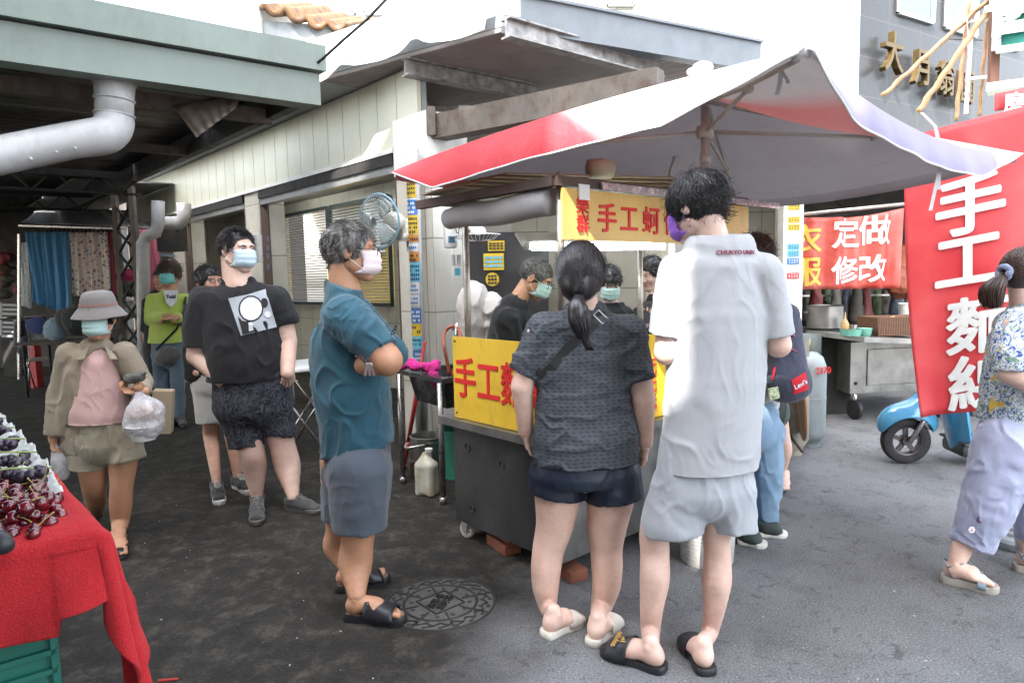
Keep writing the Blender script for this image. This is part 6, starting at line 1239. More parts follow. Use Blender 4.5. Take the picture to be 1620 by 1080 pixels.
sh, TV, TQ = f.cloth('t_shirt', BLACK_CLOTH, [(377, 450, 0, 28, .082), (380, 476, 0, 56, .13), (386, 520, 0, 61, .170), (394, 570, 0, 63, .195), (398, 640, 0, 63, .195)], W,
    [([f.q(326, 478, -.02), f.q(316, 520, -.03), f.q(320, 570, -.04)], [27, 25, 24], .03), ([f.q(436, 476, .05), f.q(452, 505, .04), f.q(456, 560, .03)], [24, 20, 19], .03)], [f.q(398, 604, -.15)[2]], .008, 12, 31, (1, 1, .5), h=.009,
    local=[(f.q(319, 547, -.03), (.0, 0, 1), .14), (f.q(454, 513, .03), (-.15, 0, 1), .12), (f.q(379, 438), (.05, -.02, -1), .10)], retn=True)
f.cloth('shorts', CAMO, [(400, 590, 0, 60, .18), (402, 640, 0, 62, .18)], W, [([f.q(380, 645, -.02), f.q(388, 690, -.04), f.q(394, 740, -.04)], [33, 28, 25], .02), ([f.q(432, 640, .03), f.q(441, 680, .02), f.q(444, 740, .02)], [31, 27, 24], .02)], (), .007, 13, 8, h=.009,
    local=[(f.q(393, 706, -.04), (-.10, .1, 1), .18), (f.q(442, 688, .02), (.1, .1, 1), .16)])
bv = bvh_of(TV, TQ); nrm = unit((.36, -.93, .05))
def decal(fig, poly, bv, push, mt, name, parent, sub=10):
    """flat print pressed on the cloth; poly is a list of photo points"""
    pts = [fig.q(x, y, -.4) for x, y in poly]; c = sum(pts)/len(pts); vs, fs = [], []
    k = sub
    for i in range(len(pts)):
        a, b = pts[i], pts[(i+1) % len(pts)]
        base = len(vs)
        for u in range(k+1):
            for v in range(2): vs.append(lerp(c, lerp(a, b, v), u/k))
    rows = []
    vs = []; 
    m = len(pts)
    for u in range(k+1):
        for i in range(m*3): a, b = pts[i//3], pts[(i//3+1) % m]; vs.append(lerp(c, lerp(a, b, (i % 3)/3), u/k))
    for u in range(k):
        for i in range(m*3): fs.append((u*m*3+i, u*m*3+(i+1) % (m*3), (u+1)*m*3+(i+1) % (m*3), (u+1)*m*3+i))
    out = []
    for p in vs:
        d = unit(p-CAM); hit = bv.ray_cast(Vector(p), Vector(d), 1.5); out.append(np.array(hit[0])-d*push if hit[0] else p+d*.3)
    return link_mesh(name, out, fs, mt, parent, True)
PG = mat('print_grey', (.36, .38, .41), .8, bump=0); PW = mat('print_white', (.62, .63, .64), .8, bump=0); PB = mat('print_black', (.012, .012, .014), .8, bump=0)
circ = lambda x, y, rx, ry, n=14, r0=0: [(x+rx*math.cos(2*math.pi*i/n+r0), y+ry*math.sin(2*math.pi*i/n+r0)) for i in range(n)]
decal(f, [(361, 472), (380, 468), (391, 466), (420, 457), (438, 517), (381, 531)], bv, .004, PG, 'print_panel', sh)
decal(f, circ(397, 488, 20, 21), bv, .007, PB, 'print_ring', sh); decal(f, circ(397, 488, 17.5, 18.5), bv, .010, PW, 'print_disc', sh)
decal(f, [(383, 507), (398, 511), (405, 524), (384, 529), (376, 500)], bv, .008, PB, 'print_shape', sh); decal(f, [(393, 510), (399, 511), (401, 522), (394, 524)], bv, .0105, PW, 'print_stripe', sh)
decal(f, circ(418, 479, 6, 8, 10), bv, .0085, PB, 'print_spot', sh); decal(f, circ(424, 497, 6, 5, 10), bv, .0085, PW, 'print_dot', sh)
f.mask(MASK_BLUE, fabric('mask_string', (.8, .78, .8), .8, weave=300)); f.brows(thick=.0038)
short_hair(f, HAIR_BLACK, 31, hairline=.082, low=-.03, n=2600, length=4, off1=.018, step=.006, thick=.003, jitter=.5, r=.0011)
GREYSHOE = fabric('knit_shoe_grey', (.05, .048, .046), .9, .3, 150, bump=.5); SOLEGR = mat('sole_grey', (.09, .085, .08), .7); LACE = mat('lace_grey', (.25, .24, .23), .8)
shoe(f.root, nl, nt+V3(0, -.17, 0)*0, 1, GREYSHOE, SOLEGR, .032, .052, m_lace=LACE, collar=.046); shoe(f.root, fl_, ft, 1, GREYSHOE, SOLEGR, .032, .054, m_lace=LACE, collar=.046)

# --- the person half hidden behind him, white denim shorts
f = Fig('person in white frayed denim shorts and trainers, mostly hidden behind the heavy man in black', 4.75, (350, 778), SKIN_MID)
W = V3(.9, .43, 0); f.head(331, 446, 0, (.75, -.6, 0), .98, neck=f.q(330, 478)); f.torso([(328, 475, 0, 30, .07), (330, 530, 0, 36, .09), (336, 600, 0, 36, .10)], W)
f.limb([f.q(306, 492), f.q(303, 545), f.q(312, 590, -.1)], [13, 10, 7]); f.limb([f.q(352, 492), f.q(362, 545), f.q(352, 590, -.1)], [13, 10, 7])
nl, nt = G(343, 778), G(348, 800); fl_, ft = G(372, 770), G(398, 782)
f.limb([f.q(324, 600), f.q(333, 665, -.03), f.q(334, 690), ankle_of(nl, nt)], [20, 12.5, 12, 6.5]); f.limb([f.q(350, 600), f.q(364, 665, .03), f.q(368, 690), ankle_of(fl_, ft)], [20, 12.5, 12, 6.5]); f.finish()
f.cloth('t_shirt', BLACK_CLOTH, [(328, 472, 0, 24, .06), (330, 492, 0, 38, .09), (332, 590, 0, 38, .11)], W, [([f.q(310, 490), f.q(304, 540)], [17, 15], .02), ([f.q(350, 490), f.q(360, 540)], [17, 15], .02)], (), .005, 15, 3, h=.01)
f.cloth('shorts', fabric('white_denim', (.50, .49, .47), .9, weave=300), [(334, 580, 0, 30, .11), (336, 610, 0, 32, .115)], W, [([f.q(328, 610, -.0), f.q(333, 680, -.03)], [24, 20], .01), ([f.q(352, 610, .02), f.q(362, 680, .03)], [24, 20], .01)], (), .004, 18, 4, h=.009, local=[(f.q(334, 668, -.03), (0, 0, 1), .2), (f.q(362, 668, .03), (0, 0, 1), .2)])
f.glasses(GLASS_FRAME, .002); short_hair(f, HAIR_BLACK, 41, hairline=.06, low=-.06, n=900, off1=.015, thick=.011, r=.0016)
TRB = fabric('trainer_black', (.015, .015, .017), .7); shoe(f.root, nl, nt+V3(0, -.0, 0), 1, TRB, WHITE_RUBBER, .035, .046, name='trainer', m_lace=WHITE_RUBBER, collar=.034); shoe(f.root, fl_, ft, 1, TRB, WHITE_RUBBER, .035, .046, name='trainer', m_lace=WHITE_RUBBER, collar=.034)

# --- woman in the bucket hat walking with carrier bags
f = Fig('older woman in grey bucket hat, beige jacket and pink tee walking forward with carrier bags', 3.75, (180, 860), SKIN_TAN); hat = f
W = V3(.985, -.15, 0)
f.head(157, 503, 0, (.10, -.97, -.08), .96, neck=f.q(152, 562), neck_r=.046)
PINK = fabric('pink_speckled_tee', (.52, .33, .30), .9, .05, 180, bump=.35); BEI = fabric('beige_linen', (.24, .195, .135), .9, .1, 380, bump=.5); KHA = fabric('khaki_shorts', (.27, .235, .165), .9, .1, 380, bump=.45)
f.torso([(152, 562, 0, 26, .06), (152, 600, 0, 38, .09), (158, 660, 0, 38, .10), (166, 700, 0, 40, .11)], W)
f.limb([f.q(105, 566, 0), f.q(90, 632, 0), f.q(84, 694, -.04)], [14, 11.5, 7.5]); f.limb([f.q(200, 562, 0), f.q(226, 612, .02), f.q(218, 612, -.20)], [14, 11.5, 7.5])
f.hand(f.q(84, 692, -.04), (.12, -.1, -1), (.9, 0, 0), 1, .86, curl=.75); f.hand(f.q(220, 618, -.17), (-.75, -.55, .12), (0, -.3, 1), 1, .88, curl=.75)
nl, nt = G(188, 860), G(193, 884); fh = f.q(153, 812, .42)
f.limb([f.q(196, 700, 0), f.q(194, 740, -.02), f.q(192, 770, -.03), f.q(191, 798, -.01), f.q(190, 825, .0), ankle_of(nl, nt, .08)], [25, 20, 16.5, 16.5, 13, 9]); f.limb([f.q(144, 700, 0), f.q(146, 740, .0), f.q(148, 768, .03), f.q(151, 788, .15), f.q(152, 800, .28), fh], [26, 21, 17, 16, 13, 9.5])
f.foot(nl, nt+V3(0, -.02, 0), -1, ankle=ankle_of(nl, nt, .08)); f.B.chain([fh, fh+V3(0, -.02, -.07), fh+V3(.01, -.14, -.14)], [.033, .03, .022], .02); f.finish()
pt, TV, TQ = f.cloth('t_shirt', PINK, [(152, 556, -.0, 26, .062), (152, 580, 0, 40, .095), (156, 620, 0, 42, .115), (158, 655, 0, 48, .135), (160, 700, 0, 50, .14)], W, (), [f.q(158, 671, -.1)[2]], .006, 14, 41, (1, 1, .35), h=.0075, local=[(f.q(153, 548), (0, .25, -1), .08)], retn=True)
f.cloth('shorts', KHA, [(163, 665, 0, 46, .12), (165, 700, 0, 50, .135)], W, [([f.q(140, 695), f.q(142, 722), f.q(140, 770)], [29, 29.5, 29], .01), ([f.q(193, 695), f.q(199, 722, -.02), f.q(201, 770)], [29, 28, 27], .01)], (), .007, 17, 14, (1, 1, .4), h=.0075, local=[(f.q(142, 740), (.05, 0, 1), .17), (f.q(200, 727, -.02), (-.12, 0, 1), .16)])
def jk(B):
    B.chain([f.q(153, 545, -.12), f.q(157, 590, -.18), f.q(170, 740, -.22)], [.06, .180, .235], .008, sub=True); B.cone(f.q(185, 672, -.04), f.q(225, 730, .0), .09, .12, .01, sub=True)
f.cloth('jacket', BEI, [(152, 552, 0, 27, .072), (152, 575, 0, 50, .105), (152, 620, .02, 52, .125), (152, 700, .04, 58, .145)], W,
    [([f.q(112, 562), f.q(96, 625, 0), f.q(87, 700, -.03)], [21, 19, 16.5], .02), ([f.q(196, 560), f.q(222, 605, .02), f.q(224, 618, -.10)], [20, 18, 14], .02), ([f.q(118, 590, -.05), f.q(108, 650, -.04), f.q(100, 700, -.03)], [15, 16, 17], .02)], (), .006, 18, 17, (1, 1, .5), h=.0075, extra=jk,
    local=[(f.q(90, 686, -.03), (.05, 0, 1), .24), (f.q(223, 616, -.12), (0, 1, 0), .10)])
for s1 in (-1, 1): cl = MB(); cl.sheet(lambda u, v: f.q(153+s1*(13+13*u+8*v), 549+20*v+10*u*(1-v), -.07-.05*v), 4, 6, .004); cl.build('collar', BEI, f.root, True)
f.mask(MASK_GREEN, fabric('mask_string', (.8, .78, .8), .8, weave=300)); f.brows()
V, Q = hair_cap(.05, .010, -.06, noise=.003); f.hair(V, Q, hair_strands(900, cap_roots(.05, -.05), lambda p, rs: np.stack([p[:, 0]*5, p[:, 1]*0-.1, -np.ones(len(p))], 1), 8, .011, .006, .014, .0014, 5, HC, HR), .0014, HAIR_BLACK)
hb = MB(); prof = [(.0, .142), (.045, .140), (.074, .130), (.086, .100), (.091, .070), (.094, .055), (.116, .030), (.138, .000), (.140, -.004), (.136, -.003), (.112, .026), (.091, .050)]
c, M, z = f.head_at; az = M[2]; hb.lathe(prof, f.local((0, -.008, .012)), az, 40, cap=False)
hv = np.array(hb.v); hv = hv+(smooth_noise(hv, 25, 2)*.004)[:, None]*V3(0, 0, 1); hb.v = [tuple(p) for p in hv]
GH = fabric('hat_grey', (.16, .145, .135), .9, .08, 500); ho = hb.build('bucket_hat', GH, f.root, True)
b = MB(); b.lathe([(.0955, .060), (.0935, .074)], f.local((0, -.008, .012)), az, 40, cap=False); b.build('hat_band', fabric('hat_band', (.24, .12, .10), .9, .3, 90), ho, True)
shoe(f.root, nl, nt+V3(0, -.02, 0), -1, LEATHER, DK_RUBBER, .018, .045, name='loafer', top=.052, collar=.03); b = MB(); h0 = fh+V3(0, 0, -.07)
BS = Body(.006); BS.chain([fh+V3(0, .01, -.07), fh+V3(.01, -.14, -.155)], [.037, .03], .02); V, Q = BS.mesh(); link_mesh('loafer', V, Q, LEATHER, f.root, True)
wb = MB()
for i in range(14): a = i/14*6.28; wb.ball(f.q(219, 616, -.17)+V3(.022*math.cos(a)*.3, .024*math.cos(a), .028*math.sin(a)), .0055, 6, 4)
wb.build('bead_bracelet', mat('red_beads', (.12, .03, .03), .3, bump=0), f.root, True)

# --- woman in lime hoodie further down the lane
f = Fig('woman in lime green hoodie, turquoise mask and jeans standing in the dark lane', 7.0, (270, 672), SKIN_TAN)
W = V3(.97, -.22, 0); f.head(268, 432, 0, (.05, -.99, -.1), 1.12, neck=f.q(270, 462)); f.torso([(268, 466, 0, 16, .07), (268, 500, 0, 22, .10), (266, 560, 0, 24, .11)], W)
f.limb([f.q(242, 472), f.q(238, 502), f.q(262, 500, -.25)], [8, 7, 4.5]); f.limb([f.q(292, 472), f.q(297, 502), f.q(276, 502, -.25)], [8, 7, 4.5]); f.hand(f.q(262, 500, -.25), (.8, -.4, 0), (.3, .3, -1), 1, 1.1); f.hand(f.q(276, 502, -.27), (-.8, -.4, 0), (.3, .3, -1), -1, 1.1)
nl, nt = G(262, 668), G(258, 680); fl_, ft = G(283, 664), G(291, 678); LIME = fabric('lime_fleece', (.42, .52, .10), .9, .08); f.finish()
f.cloth('hoodie', LIME, [(268, 466, 0, 15, .075), (268, 476, 0, 25, .11), (266, 510, 0, 27, .14), (264, 545, 0, 29, .16)], W, [([f.q(243, 474), f.q(238, 505), f.q(260, 502, -.22)], [11, 10, 8], .02), ([f.q(291, 474), f.q(297, 505), f.q(278, 503, -.22)], [11, 10, 8], .02)], [f.q(264, 541)[2]], .008, 12, 5, h=.012, local=[(f.q(268, 455), (0, .1, -1), .12)])
pv = MB(); pv.prism([f.q(258, 459, -.19), f.q(279, 459, -.19), f.q(277, 478, -.20), f.q(271, 486, -.205), f.q(263, 479, -.20)], (0, .03, 0)); po = pv.build('undershirt', PW, f.root); tx('Tickl', .052, PB, f.q(270, 469, -.208), (1, 0, 0), (0, 0, 1), po, 'shirt_print', bold=.02)
JEAN = fabric('blue_grey_denim', (.10, .14, .18), .9, .15, 300, bump=.5)
f.cloth('jeans', JEAN, [(266, 540, 0, 25, .13), (266, 562, 0, 26, .14)], W, [([f.q(255, 560), f.q(256, 610), f.q(262, 660)], [14, 11, 8], .01), ([f.q(280, 560), f.q(282, 610), f.q(283, 656)], [14, 11, 8], .01)], (), .008, 12, 9, h=.012)
f.mask(MASK_TEAL); f.brows(); short_hair(f, HAIR_BROWN, 51, hairline=.05, low=-.08, n=900, length=9, off1=.02, thick=.014, r=.0022, step=.01)
for a, b in ((nl, nt), (fl_, ft)): shoe(f.root, a, b+unit(b-a)*V3(1, 1, 0)*.0, 1, TRB, DK_RUBBER, .03, .045, name='trainer')
wb = MB(); WBG = fabric('waist_bag_grey', (.085, .08, .075), .85)
Bb = Body(.01); Bb.ell(f.q(266, 563, -.20), (.13, .07, .095), .02, ax=[(.95, 0, .3), (0, 1, 0), (-.3, 0, .95)]); V, Q = Bb.mesh(); V = folds(V, Q, .006, 20, 3); wo_ = link_mesh('waist_bag', V, Q, WBG, None, True); tag(wo_, 'grey crossbody pouch worn at the hip of the woman in the lime hoodie', 'bag')
sb = MB(); sb.tube([f.q(247, 553, -.20), f.q(280, 520, -.19), f.q(291, 490, -.15), f.q(294, 470, -.06)], .012, 6); sb.build('strap', BLACK_CLOTH, wo_, True)
# someone behind her
f = Fig('dark-haired person mostly hidden behind the woman in the lime hoodie', 8.2, (252, 655), SKIN_TAN); W = V3(1, 0, 0)
f.head(256, 441, 0, (-.3, -.95, 0), 1.0, neck=f.q(255, 462)); f.torso([(252, 466, 0, 14, .07), (252, 500, 0, 20, .10), (252, 550, 0, 20, .11)], W, 1.0); f.limb([f.q(246, 560), f.q(246, 610), f.q(246, 650)], [10, 7, 5]); f.limb([f.q(258, 560), f.q(258, 610), f.q(258, 650)], [10, 7, 5]); f.limb([f.q(232, 476), f.q(229, 510), f.q(232, 540)], [7, 6, 5]); f.limb([f.q(272, 476), f.q(275, 510), f.q(272, 540)], [7, 6, 5]); f.finish()
f.cloth('dark_clothes', BLACK_CLOTH, [(252, 468, 0, 16, .09), (252, 480, 0, 23, .12), (252, 550, 0, 22, .13)], W, [([f.q(246, 560), f.q(246, 645)], [12, 8], .01), ([f.q(258, 560), f.q(258, 645)], [12, 8], .01), ([f.q(234, 478), f.q(231, 520)], [9, 8]), ([f.q(270, 478), f.q(273, 520)], [9, 8])], (), .006, 12, 2, h=.013); short_hair(f, HAIR_BLACK, 61, n=400, thick=.014, low=-.07, r=.003)

# --- woman with floral blouse walking off to the right
f = Fig('woman in floral blouse and lavender trousers walking out at the right edge', 3.0, (1560, 925), SKIN_FAIR); flo = f
W = V3(-.25, -.97, 0)
f.head(1626, 436, 0, (.97, .22, -.05), 1.0, neck=f.q(1622, 486), neck_r=.050)
def floral():
    n = N('floral_blouse'); base = (.62, .66, .66)
    def blobs(scale, loc, lo, hi, dist=1.2):
        v = n.node('ShaderNodeTexVoronoi'); v.inputs['Scale'].default_value = scale; mp = n.mapping((1, 1, 1), loc=loc)
        nn = n.node('ShaderNodeTexNoise'); nn.inputs['Scale'].default_value = scale*2.2; n.link(mp, nn.inputs['Vector']); m2 = n.node('ShaderNodeMix', data_type='RGBA'); m2.inputs[0].default_value = .05*dist
        n.link(mp, m2.inputs[6]); n.link(nn.outputs['Color'], m2.inputs[7]); n.link(m2.outputs[2], v.inputs['Vector']); return n.ramp(v.outputs['Distance'], [(lo, 1.0), (hi, 0.0)])
    w = n.noise(34, 2, .5, 3.5); leaf = n.ramp(w, [(.46, 0.0), (.485, 1.0), (.52, 1.0), (.545, 0.0)])
    w2 = n.noise(28, 2, .5, 2.8, n.mapping((1, 1, 1), loc=(7, 3, 2))); blu = n.ramp(w2, [(.56, 0.0), (.59, 1.0)])
    w3 = n.noise(26, 2, .5, 2.2, n.mapping((1, 1, 1), loc=(2, 9, 5))); grn = n.ramp(w3, [(.58, 0.0), (.61, 1.0)])
    c = n.mix(leaf, base, (.10, .17, .20)); c = n.mix(grn, c, (.16, .26, .20)); c = n.mix(blu, c, (.035, .08, .36)); c = n.mix(blobs(11, (1, 2, 3), .24, .27, 2.5), c, (.62, .42, .06)); c = n.mix(blobs(11, (1, 2, 3), .06, .08, 2.5), c, (.35, .18, .02))
    n.base(c); n.rough(.8); n.bump(n.ramp(n.noise(11, 3, .5, 1.2), [(.35, 0.0), (.5, 1.0), (.65, 0.0)]), .3, .01); return n.m
FLO = floral(); LAV = fabric('lavender_cotton', (.36, .39, .55), .85, .08, 400, bump=.6)
f.torso([(1622, 500, 0, 45, .07), (1612, 560, 0, 45, .11), (1606, 650, 0, 45, .12), (1600, 700, 0, 48, .12)], W)
f.limb([f.q(1608, 520, -.16), f.q(1600, 590, -.20), f.q(1650, 620, -.2)], [22, 17, 11]); f.limb([f.q(1625, 520, .16), f.q(1650, 590, .18), f.q(1690, 600, .15)], [22, 17, 11])
nl, nt = G(1492, 918), G(1576, 938); fl_, ft = G(1606, 900), G(1690, 915)
f.limb([f.q(1600, 700, -.06), f.q(1556, 800, -.07), f.q(1528, 850, -.03), ankle_of(nl, nt, .10)], [38, 24, 17, 12.5]); f.limb([f.q(1612, 700, .08), f.q(1640, 800, .08), f.q(1628, 850, .08), ankle_of(fl_, ft, .10)], [36, 22, 17, 12.5])
f.foot(nl, nt, 1, ankle=ankle_of(nl, nt, .09), sole=.035, ank_r=.030); f.foot(fl_, ft, -1, ankle=ankle_of(fl_, ft, .09), sole=.035, ank_r=.030); f.finish()
f.cloth('blouse', FLO, [(1622, 490, 0, 36, .062), (1614, 520, 0, 54, .10), (1612, 580, 0, 56, .135), (1612, 660, 0, 58, .16), (1612, 720, 0, 58, .165)], W, [([f.q(1612, 520, -.14), f.q(1604, 560, -.18), f.q(1606, 610, -.20)], [32, 31, 29], .02), ([f.q(1630, 520, .14), f.q(1650, 575, .17)], [30, 27], .02)], [f.q(1606, 672, -.1)[2]], .006, 15, 51, (1, 1, .5),
    local=[(f.q(1606, 583, -.2), (-.1, 0, 1), .12), (f.q(1622, 480), (0, 0, -1), .09)])
f.cloth('trousers', LAV, [(1606, 660, 0, 50, .13), (1604, 705, 0, 54, .145)], W, [([f.q(1598, 705, -.07), f.q(1566, 790, -.07), f.q(1540, 850, -.04), f.q(1524, 895, -.03)], [50, 39, 31, 27], .02), ([f.q(1612, 705, .08), f.q(1642, 790, .08), f.q(1636, 900, .08)], [46, 34, 26], .015)], (), .009, 14, 53, (1, 1, .6),
    local=[(f.q(1529, 860, -.04), (.35, 0, 1), .16), (f.q(1638, 872, .08), (0, 0, 1), .14)])
emb = MB(); rs = random.Random(5)
for cx, cy, cm in ((1550, 822, 0), (1537, 838, 1)):
    c0 = f.q(cx, cy, -.135)
    for i in range(6): a = i/6*6.28; emb.mat(cm).ball(c0+V3(.010*math.cos(a), 0, .010*math.sin(a)), (.006, .003, .006), 8, 6)
    emb.mat(2).ball(c0+V3(0, -.002, 0), (.005, .003, .005), 8, 6)
emb.build('embroidery', [mat('thread_navy', (.02, .03, .10), .8), mat('thread_white', (.6, .6, .62), .8), mat('thread_coral', (.6, .2, .15), .8)], f.root, True)
V, Q = hair_cap(.05, .010, -.06, noise=.002); TI2 = V3(.0, -.125, .01)
S = hair_strands(1600, cap_roots(.05, -.055), lambda p, rs: (TI2-p)*9, 14, .012, .008, .012, .0012, 7, HC, HR, .08)
rs = np.random.RandomState(8); n_ = 500; a = rs.rand(n_)*6.28; rr = np.sqrt(rs.rand(n_)); off = np.stack([np.cos(a)*rr, np.sin(a)*rr, np.zeros(n_)], 1)[:, None, :]
tail = TI2+np.array([0, -.05, .01])*np.sin(T*2.6)+T*np.array([.0, -.03, -.16])+off*(.012+.035*np.sin(T*2.7))+rs.randn(n_, 1, 3)*.006*T; f.hair(V, Q, [(S, .0013), (tail, .0016)], 0, HAIR_BROWN)
sc_ = MB(); sc_.tube([f.local(TI2+V3(math.cos(t)*.026, -.008+.004*math.sin(5*t), math.sin(t)*.026)) for t in np.linspace(0, 6.28, 25)[:-1]], .014, 8, closed=True); sc_.build('scrunchie', fabric('scrunchie_cloth', (.25, .30, .45), .8, .6, 80), f.root, True)
TAUPE = mat('taupe_sole', (.34, .31, .27), .7); BLS = mat('blue_grey_leather', (.16, .22, .28), .5)
for a, b, sd in ((nl, nt, 1), (fl_, ft, -1)):
    so_, (o_, d_, s_, L_, fn) = slide_sandal(f.root, a, b, sd, TAUPE, BLS, .036, .046, name='sandal', bh=.066, band=(.68, .80)); z = V3(0, 0, 1); t = MB(); h0 = o_+z*.036
    t.tube([h0+d_*.055+s_*.034, h0+d_*.03+s_*.034+z*.05, h0+d_*.005+z*.075, h0+d_*.03-s_*.034+z*.05, h0+d_*.055-s_*.034], .0045, 6); t.tube([h0+d_*.03+s_*.036+z*.045, h0+d_*.085+s_*.026+z*.075, h0+d_*.10+z*.082, h0+d_*.085-s_*.026+z*.075, h0+d_*.03-s_*.036+z*.045], .004, 6); t.tube([h0+d_*.10+z*.085, h0+d_*L_*.55+z*.062, h0+d_*L_*.72+z*.042], .004, 6)
    t.build('ankle_strap', BLS, so_, True)

# --- backpack wearer behind the tall man
f = Fig('person in pale blue jeans with a navy backpack, hidden behind the tall man', 3.6, (1205, 850), SKIN_FAIR)
W = V3(.93, .36, 0); f.head(1190, 408, 0, (-.4, .9, -.1), 1.0, neck=f.q(1194, 455)); f.torso([(1194, 470, 0, 36, .07), (1192, 530, 0, 42, .10), (1190, 640, 0, 42, .11)], W); f.limb([f.q(1150, 478), f.q(1144, 560), f.q(1150, 520, .25)], [15, 12, 8]); f.limb([f.q(1234, 478), f.q(1238, 545), f.q(1225, 520, .25)], [14, 11, 8]); f.finish()
f.cloth('t_shirt', fabric('white_tee', (.55, .55, .55), .9), [(1194, 462, 0, 26, .065), (1194, 485, 0, 46, .09), (1190, 560, 0, 46, .11), (1188, 640, 0, 48, .12)], W, [([f.q(1152, 485), f.q(1146, 530)], [20, 18]), ([f.q(1230, 485), f.q(1236, 520)], [18, 16])], (), .006, 15, 4, h=.01)
DEN = fabric('light_denim', (.17, .29, .44), .9, .2, 300, (.26, .40, .55), bump=.6); f.cloth('jeans', DEN, [(1190, 640, 0, 42, .12), (1190, 680, 0, 44, .13)], W, [([f.q(1166, 680), f.q(1170, 760), f.q(1176, 838, .0)], [27, 22, 17], .012), ([f.q(1216, 680), f.q(1217, 760), f.q(1213, 826, .05)], [25, 21, 17], .012)], (), .006, 16, 6, (1, 1, .7), h=.0085)
nl, nt = G(1170, 858), G(1198, 862); fl_, ft = G(1200, 846), G(1226, 846); GRN = mat('canvas_green', (.03, .042, .036), .8)
for a, b in ((nl, nt+V3(.03, -.03, 0)), (fl_, ft+V3(.05, -.02, 0))): shoe(f.root, a, b, 1, GRN, WHITE_RUBBER, .026, .048, name='canvas_shoe', top=.075)
short_hair(f, HAIR_BROWN, 71, n=1200, thick=.012, low=-.08, length=9, off1=.018, r=.0016)
Bb = Body(.007); Bb.cone(f.q(1240, 500, -.15), f.q(1243, 590, -.20), .075, .10, .03, W, 1.1, 1.15).ell(f.q(1244, 596, -.24), (.115, .07, .075), .03).ell(f.q(1246, 610, -.19), (.12, .11, .09), .03); V, Q = Bb.mesh(); V = folds(V, Q, .004, 18, 6); BPM = fabric('backpack_navy', (.045, .050, .085), .8, .1, 260, bump=.5)
bp = link_mesh('backpack', V, Q, BPM, None, True); tag(bp, 'navy backpack with a red logo patch behind the tall man', 'backpack')
bv = bvh_of(V, Q); RED = mat('patch_red', (.55, .012, .025), .7, bump=.1)
class _D: q = staticmethod(lambda px, py, dy=0: P(px, py, 3.2+dy))
decal(_D, [(1252, 601), (1275, 588), (1279, 616), (1256, 624)], bv, .004, RED, 'logo_patch', bp); pr = unit(V3(.80, -.35, .42)); d_ = ray(1266, 607); d_ = d_/np.linalg.norm(d_); hc_ = np.array(bv.ray_cast(Vector(CAM), Vector(d_), 9)[0])
tx("Levi's", .034, mat('patch_white', (.8, .8, .8), .7, bump=0), hc_, unit(V3(.9, .05, .42)), unit(V3(-.42, 0, .9)), bp, 'logo_lettering', bold=.03, target=bv, push=.007)
t = MB(); t.box(f.q(1224, 622, -.31), (.055, .010, .06), (.95, .2, .2)); t.build('luggage_tag', [mat('tag_print', (.35, .42, .25), .3, var=.8, vscale=60)], bp)
t = MB(); t.tube([f.q(1226, 580, -.31), f.q(1222, 600, -.32)], .006, 6); t.build('red_lanyard', RED, bp)
t = MB(); t.tube([f.q(1228, 520, -.27), f.q(1250, 527, -.30), f.q(1262, 534, -.22)], .0035, 5); t.tube([f.q(1228, 535, -.27), f.q(1254, 552, -.31), f.q(1266, 560, -.22)], .0025, 5); t.build('piping', mat('piping_pink', (.55, .08, .2), .6), bp, True)

# --- bare leg seen beyond the backpack
f = Fig('person whose bare leg and foot show just beyond the pale blue jeans', 4.45, (1232, 762), SKIN_FAIR)
W = V3(.5, .86, 0); f.head(1205, 452, 0, (-.8, .55, -.1), .95, neck=f.q(1210, 488)); f.torso([(1210, 492, 0, 26, .06), (1210, 540, 0, 28, .09), (1212, 620, 0, 30, .11)], W)
f.limb([f.q(1194, 508), f.q(1190, 560), f.q(1180, 540, .2)], [11, 9, 6]); f.limb([f.q(1224, 508, .1), f.q(1222, 560, .1), f.q(1200, 540, .2)], [11, 9, 6])
nl, nt = G(1240, 762), G(1228, 775); fl_, ft = G(1200, 752), G(1180, 745)
f.limb([f.q(1222, 630), f.q(1236, 690), f.q(1240, 712), ankle_of(nl, nt)], [20, 13, 12.5, 6.5]); f.limb([f.q(1204, 630), f.q(1202, 690), f.q(1200, 712), ankle_of(fl_, ft)], [20, 13, 12.5, 6.5]); f.foot(nl, nt+V3(-.0, -.10, 0), 1, ankle=ankle_of(nl, nt)); f.foot(fl_, ft+V3(-.05, 0, 0), -1, ankle=ankle_of(fl_, ft)); f.finish()
f.cloth('dress', fabric('dark_green_dress', (.03, .045, .04), .9), [(1210, 490, 0, 18, .06), (1210, 508, 0, 28, .09), (1211, 580, 0, 28, .11), (1212, 650, 0, 32, .15)], W, [([f.q(1196, 508), f.q(1193, 535)], [14, 13]), ([f.q(1222, 508, .1), f.q(1222, 535, .1)], [14, 13])], (), .006, 14, 3, h=.01)
short_hair(f, HAIR_BLACK, 81, n=500, thick=.012, low=-.08, r=.002)

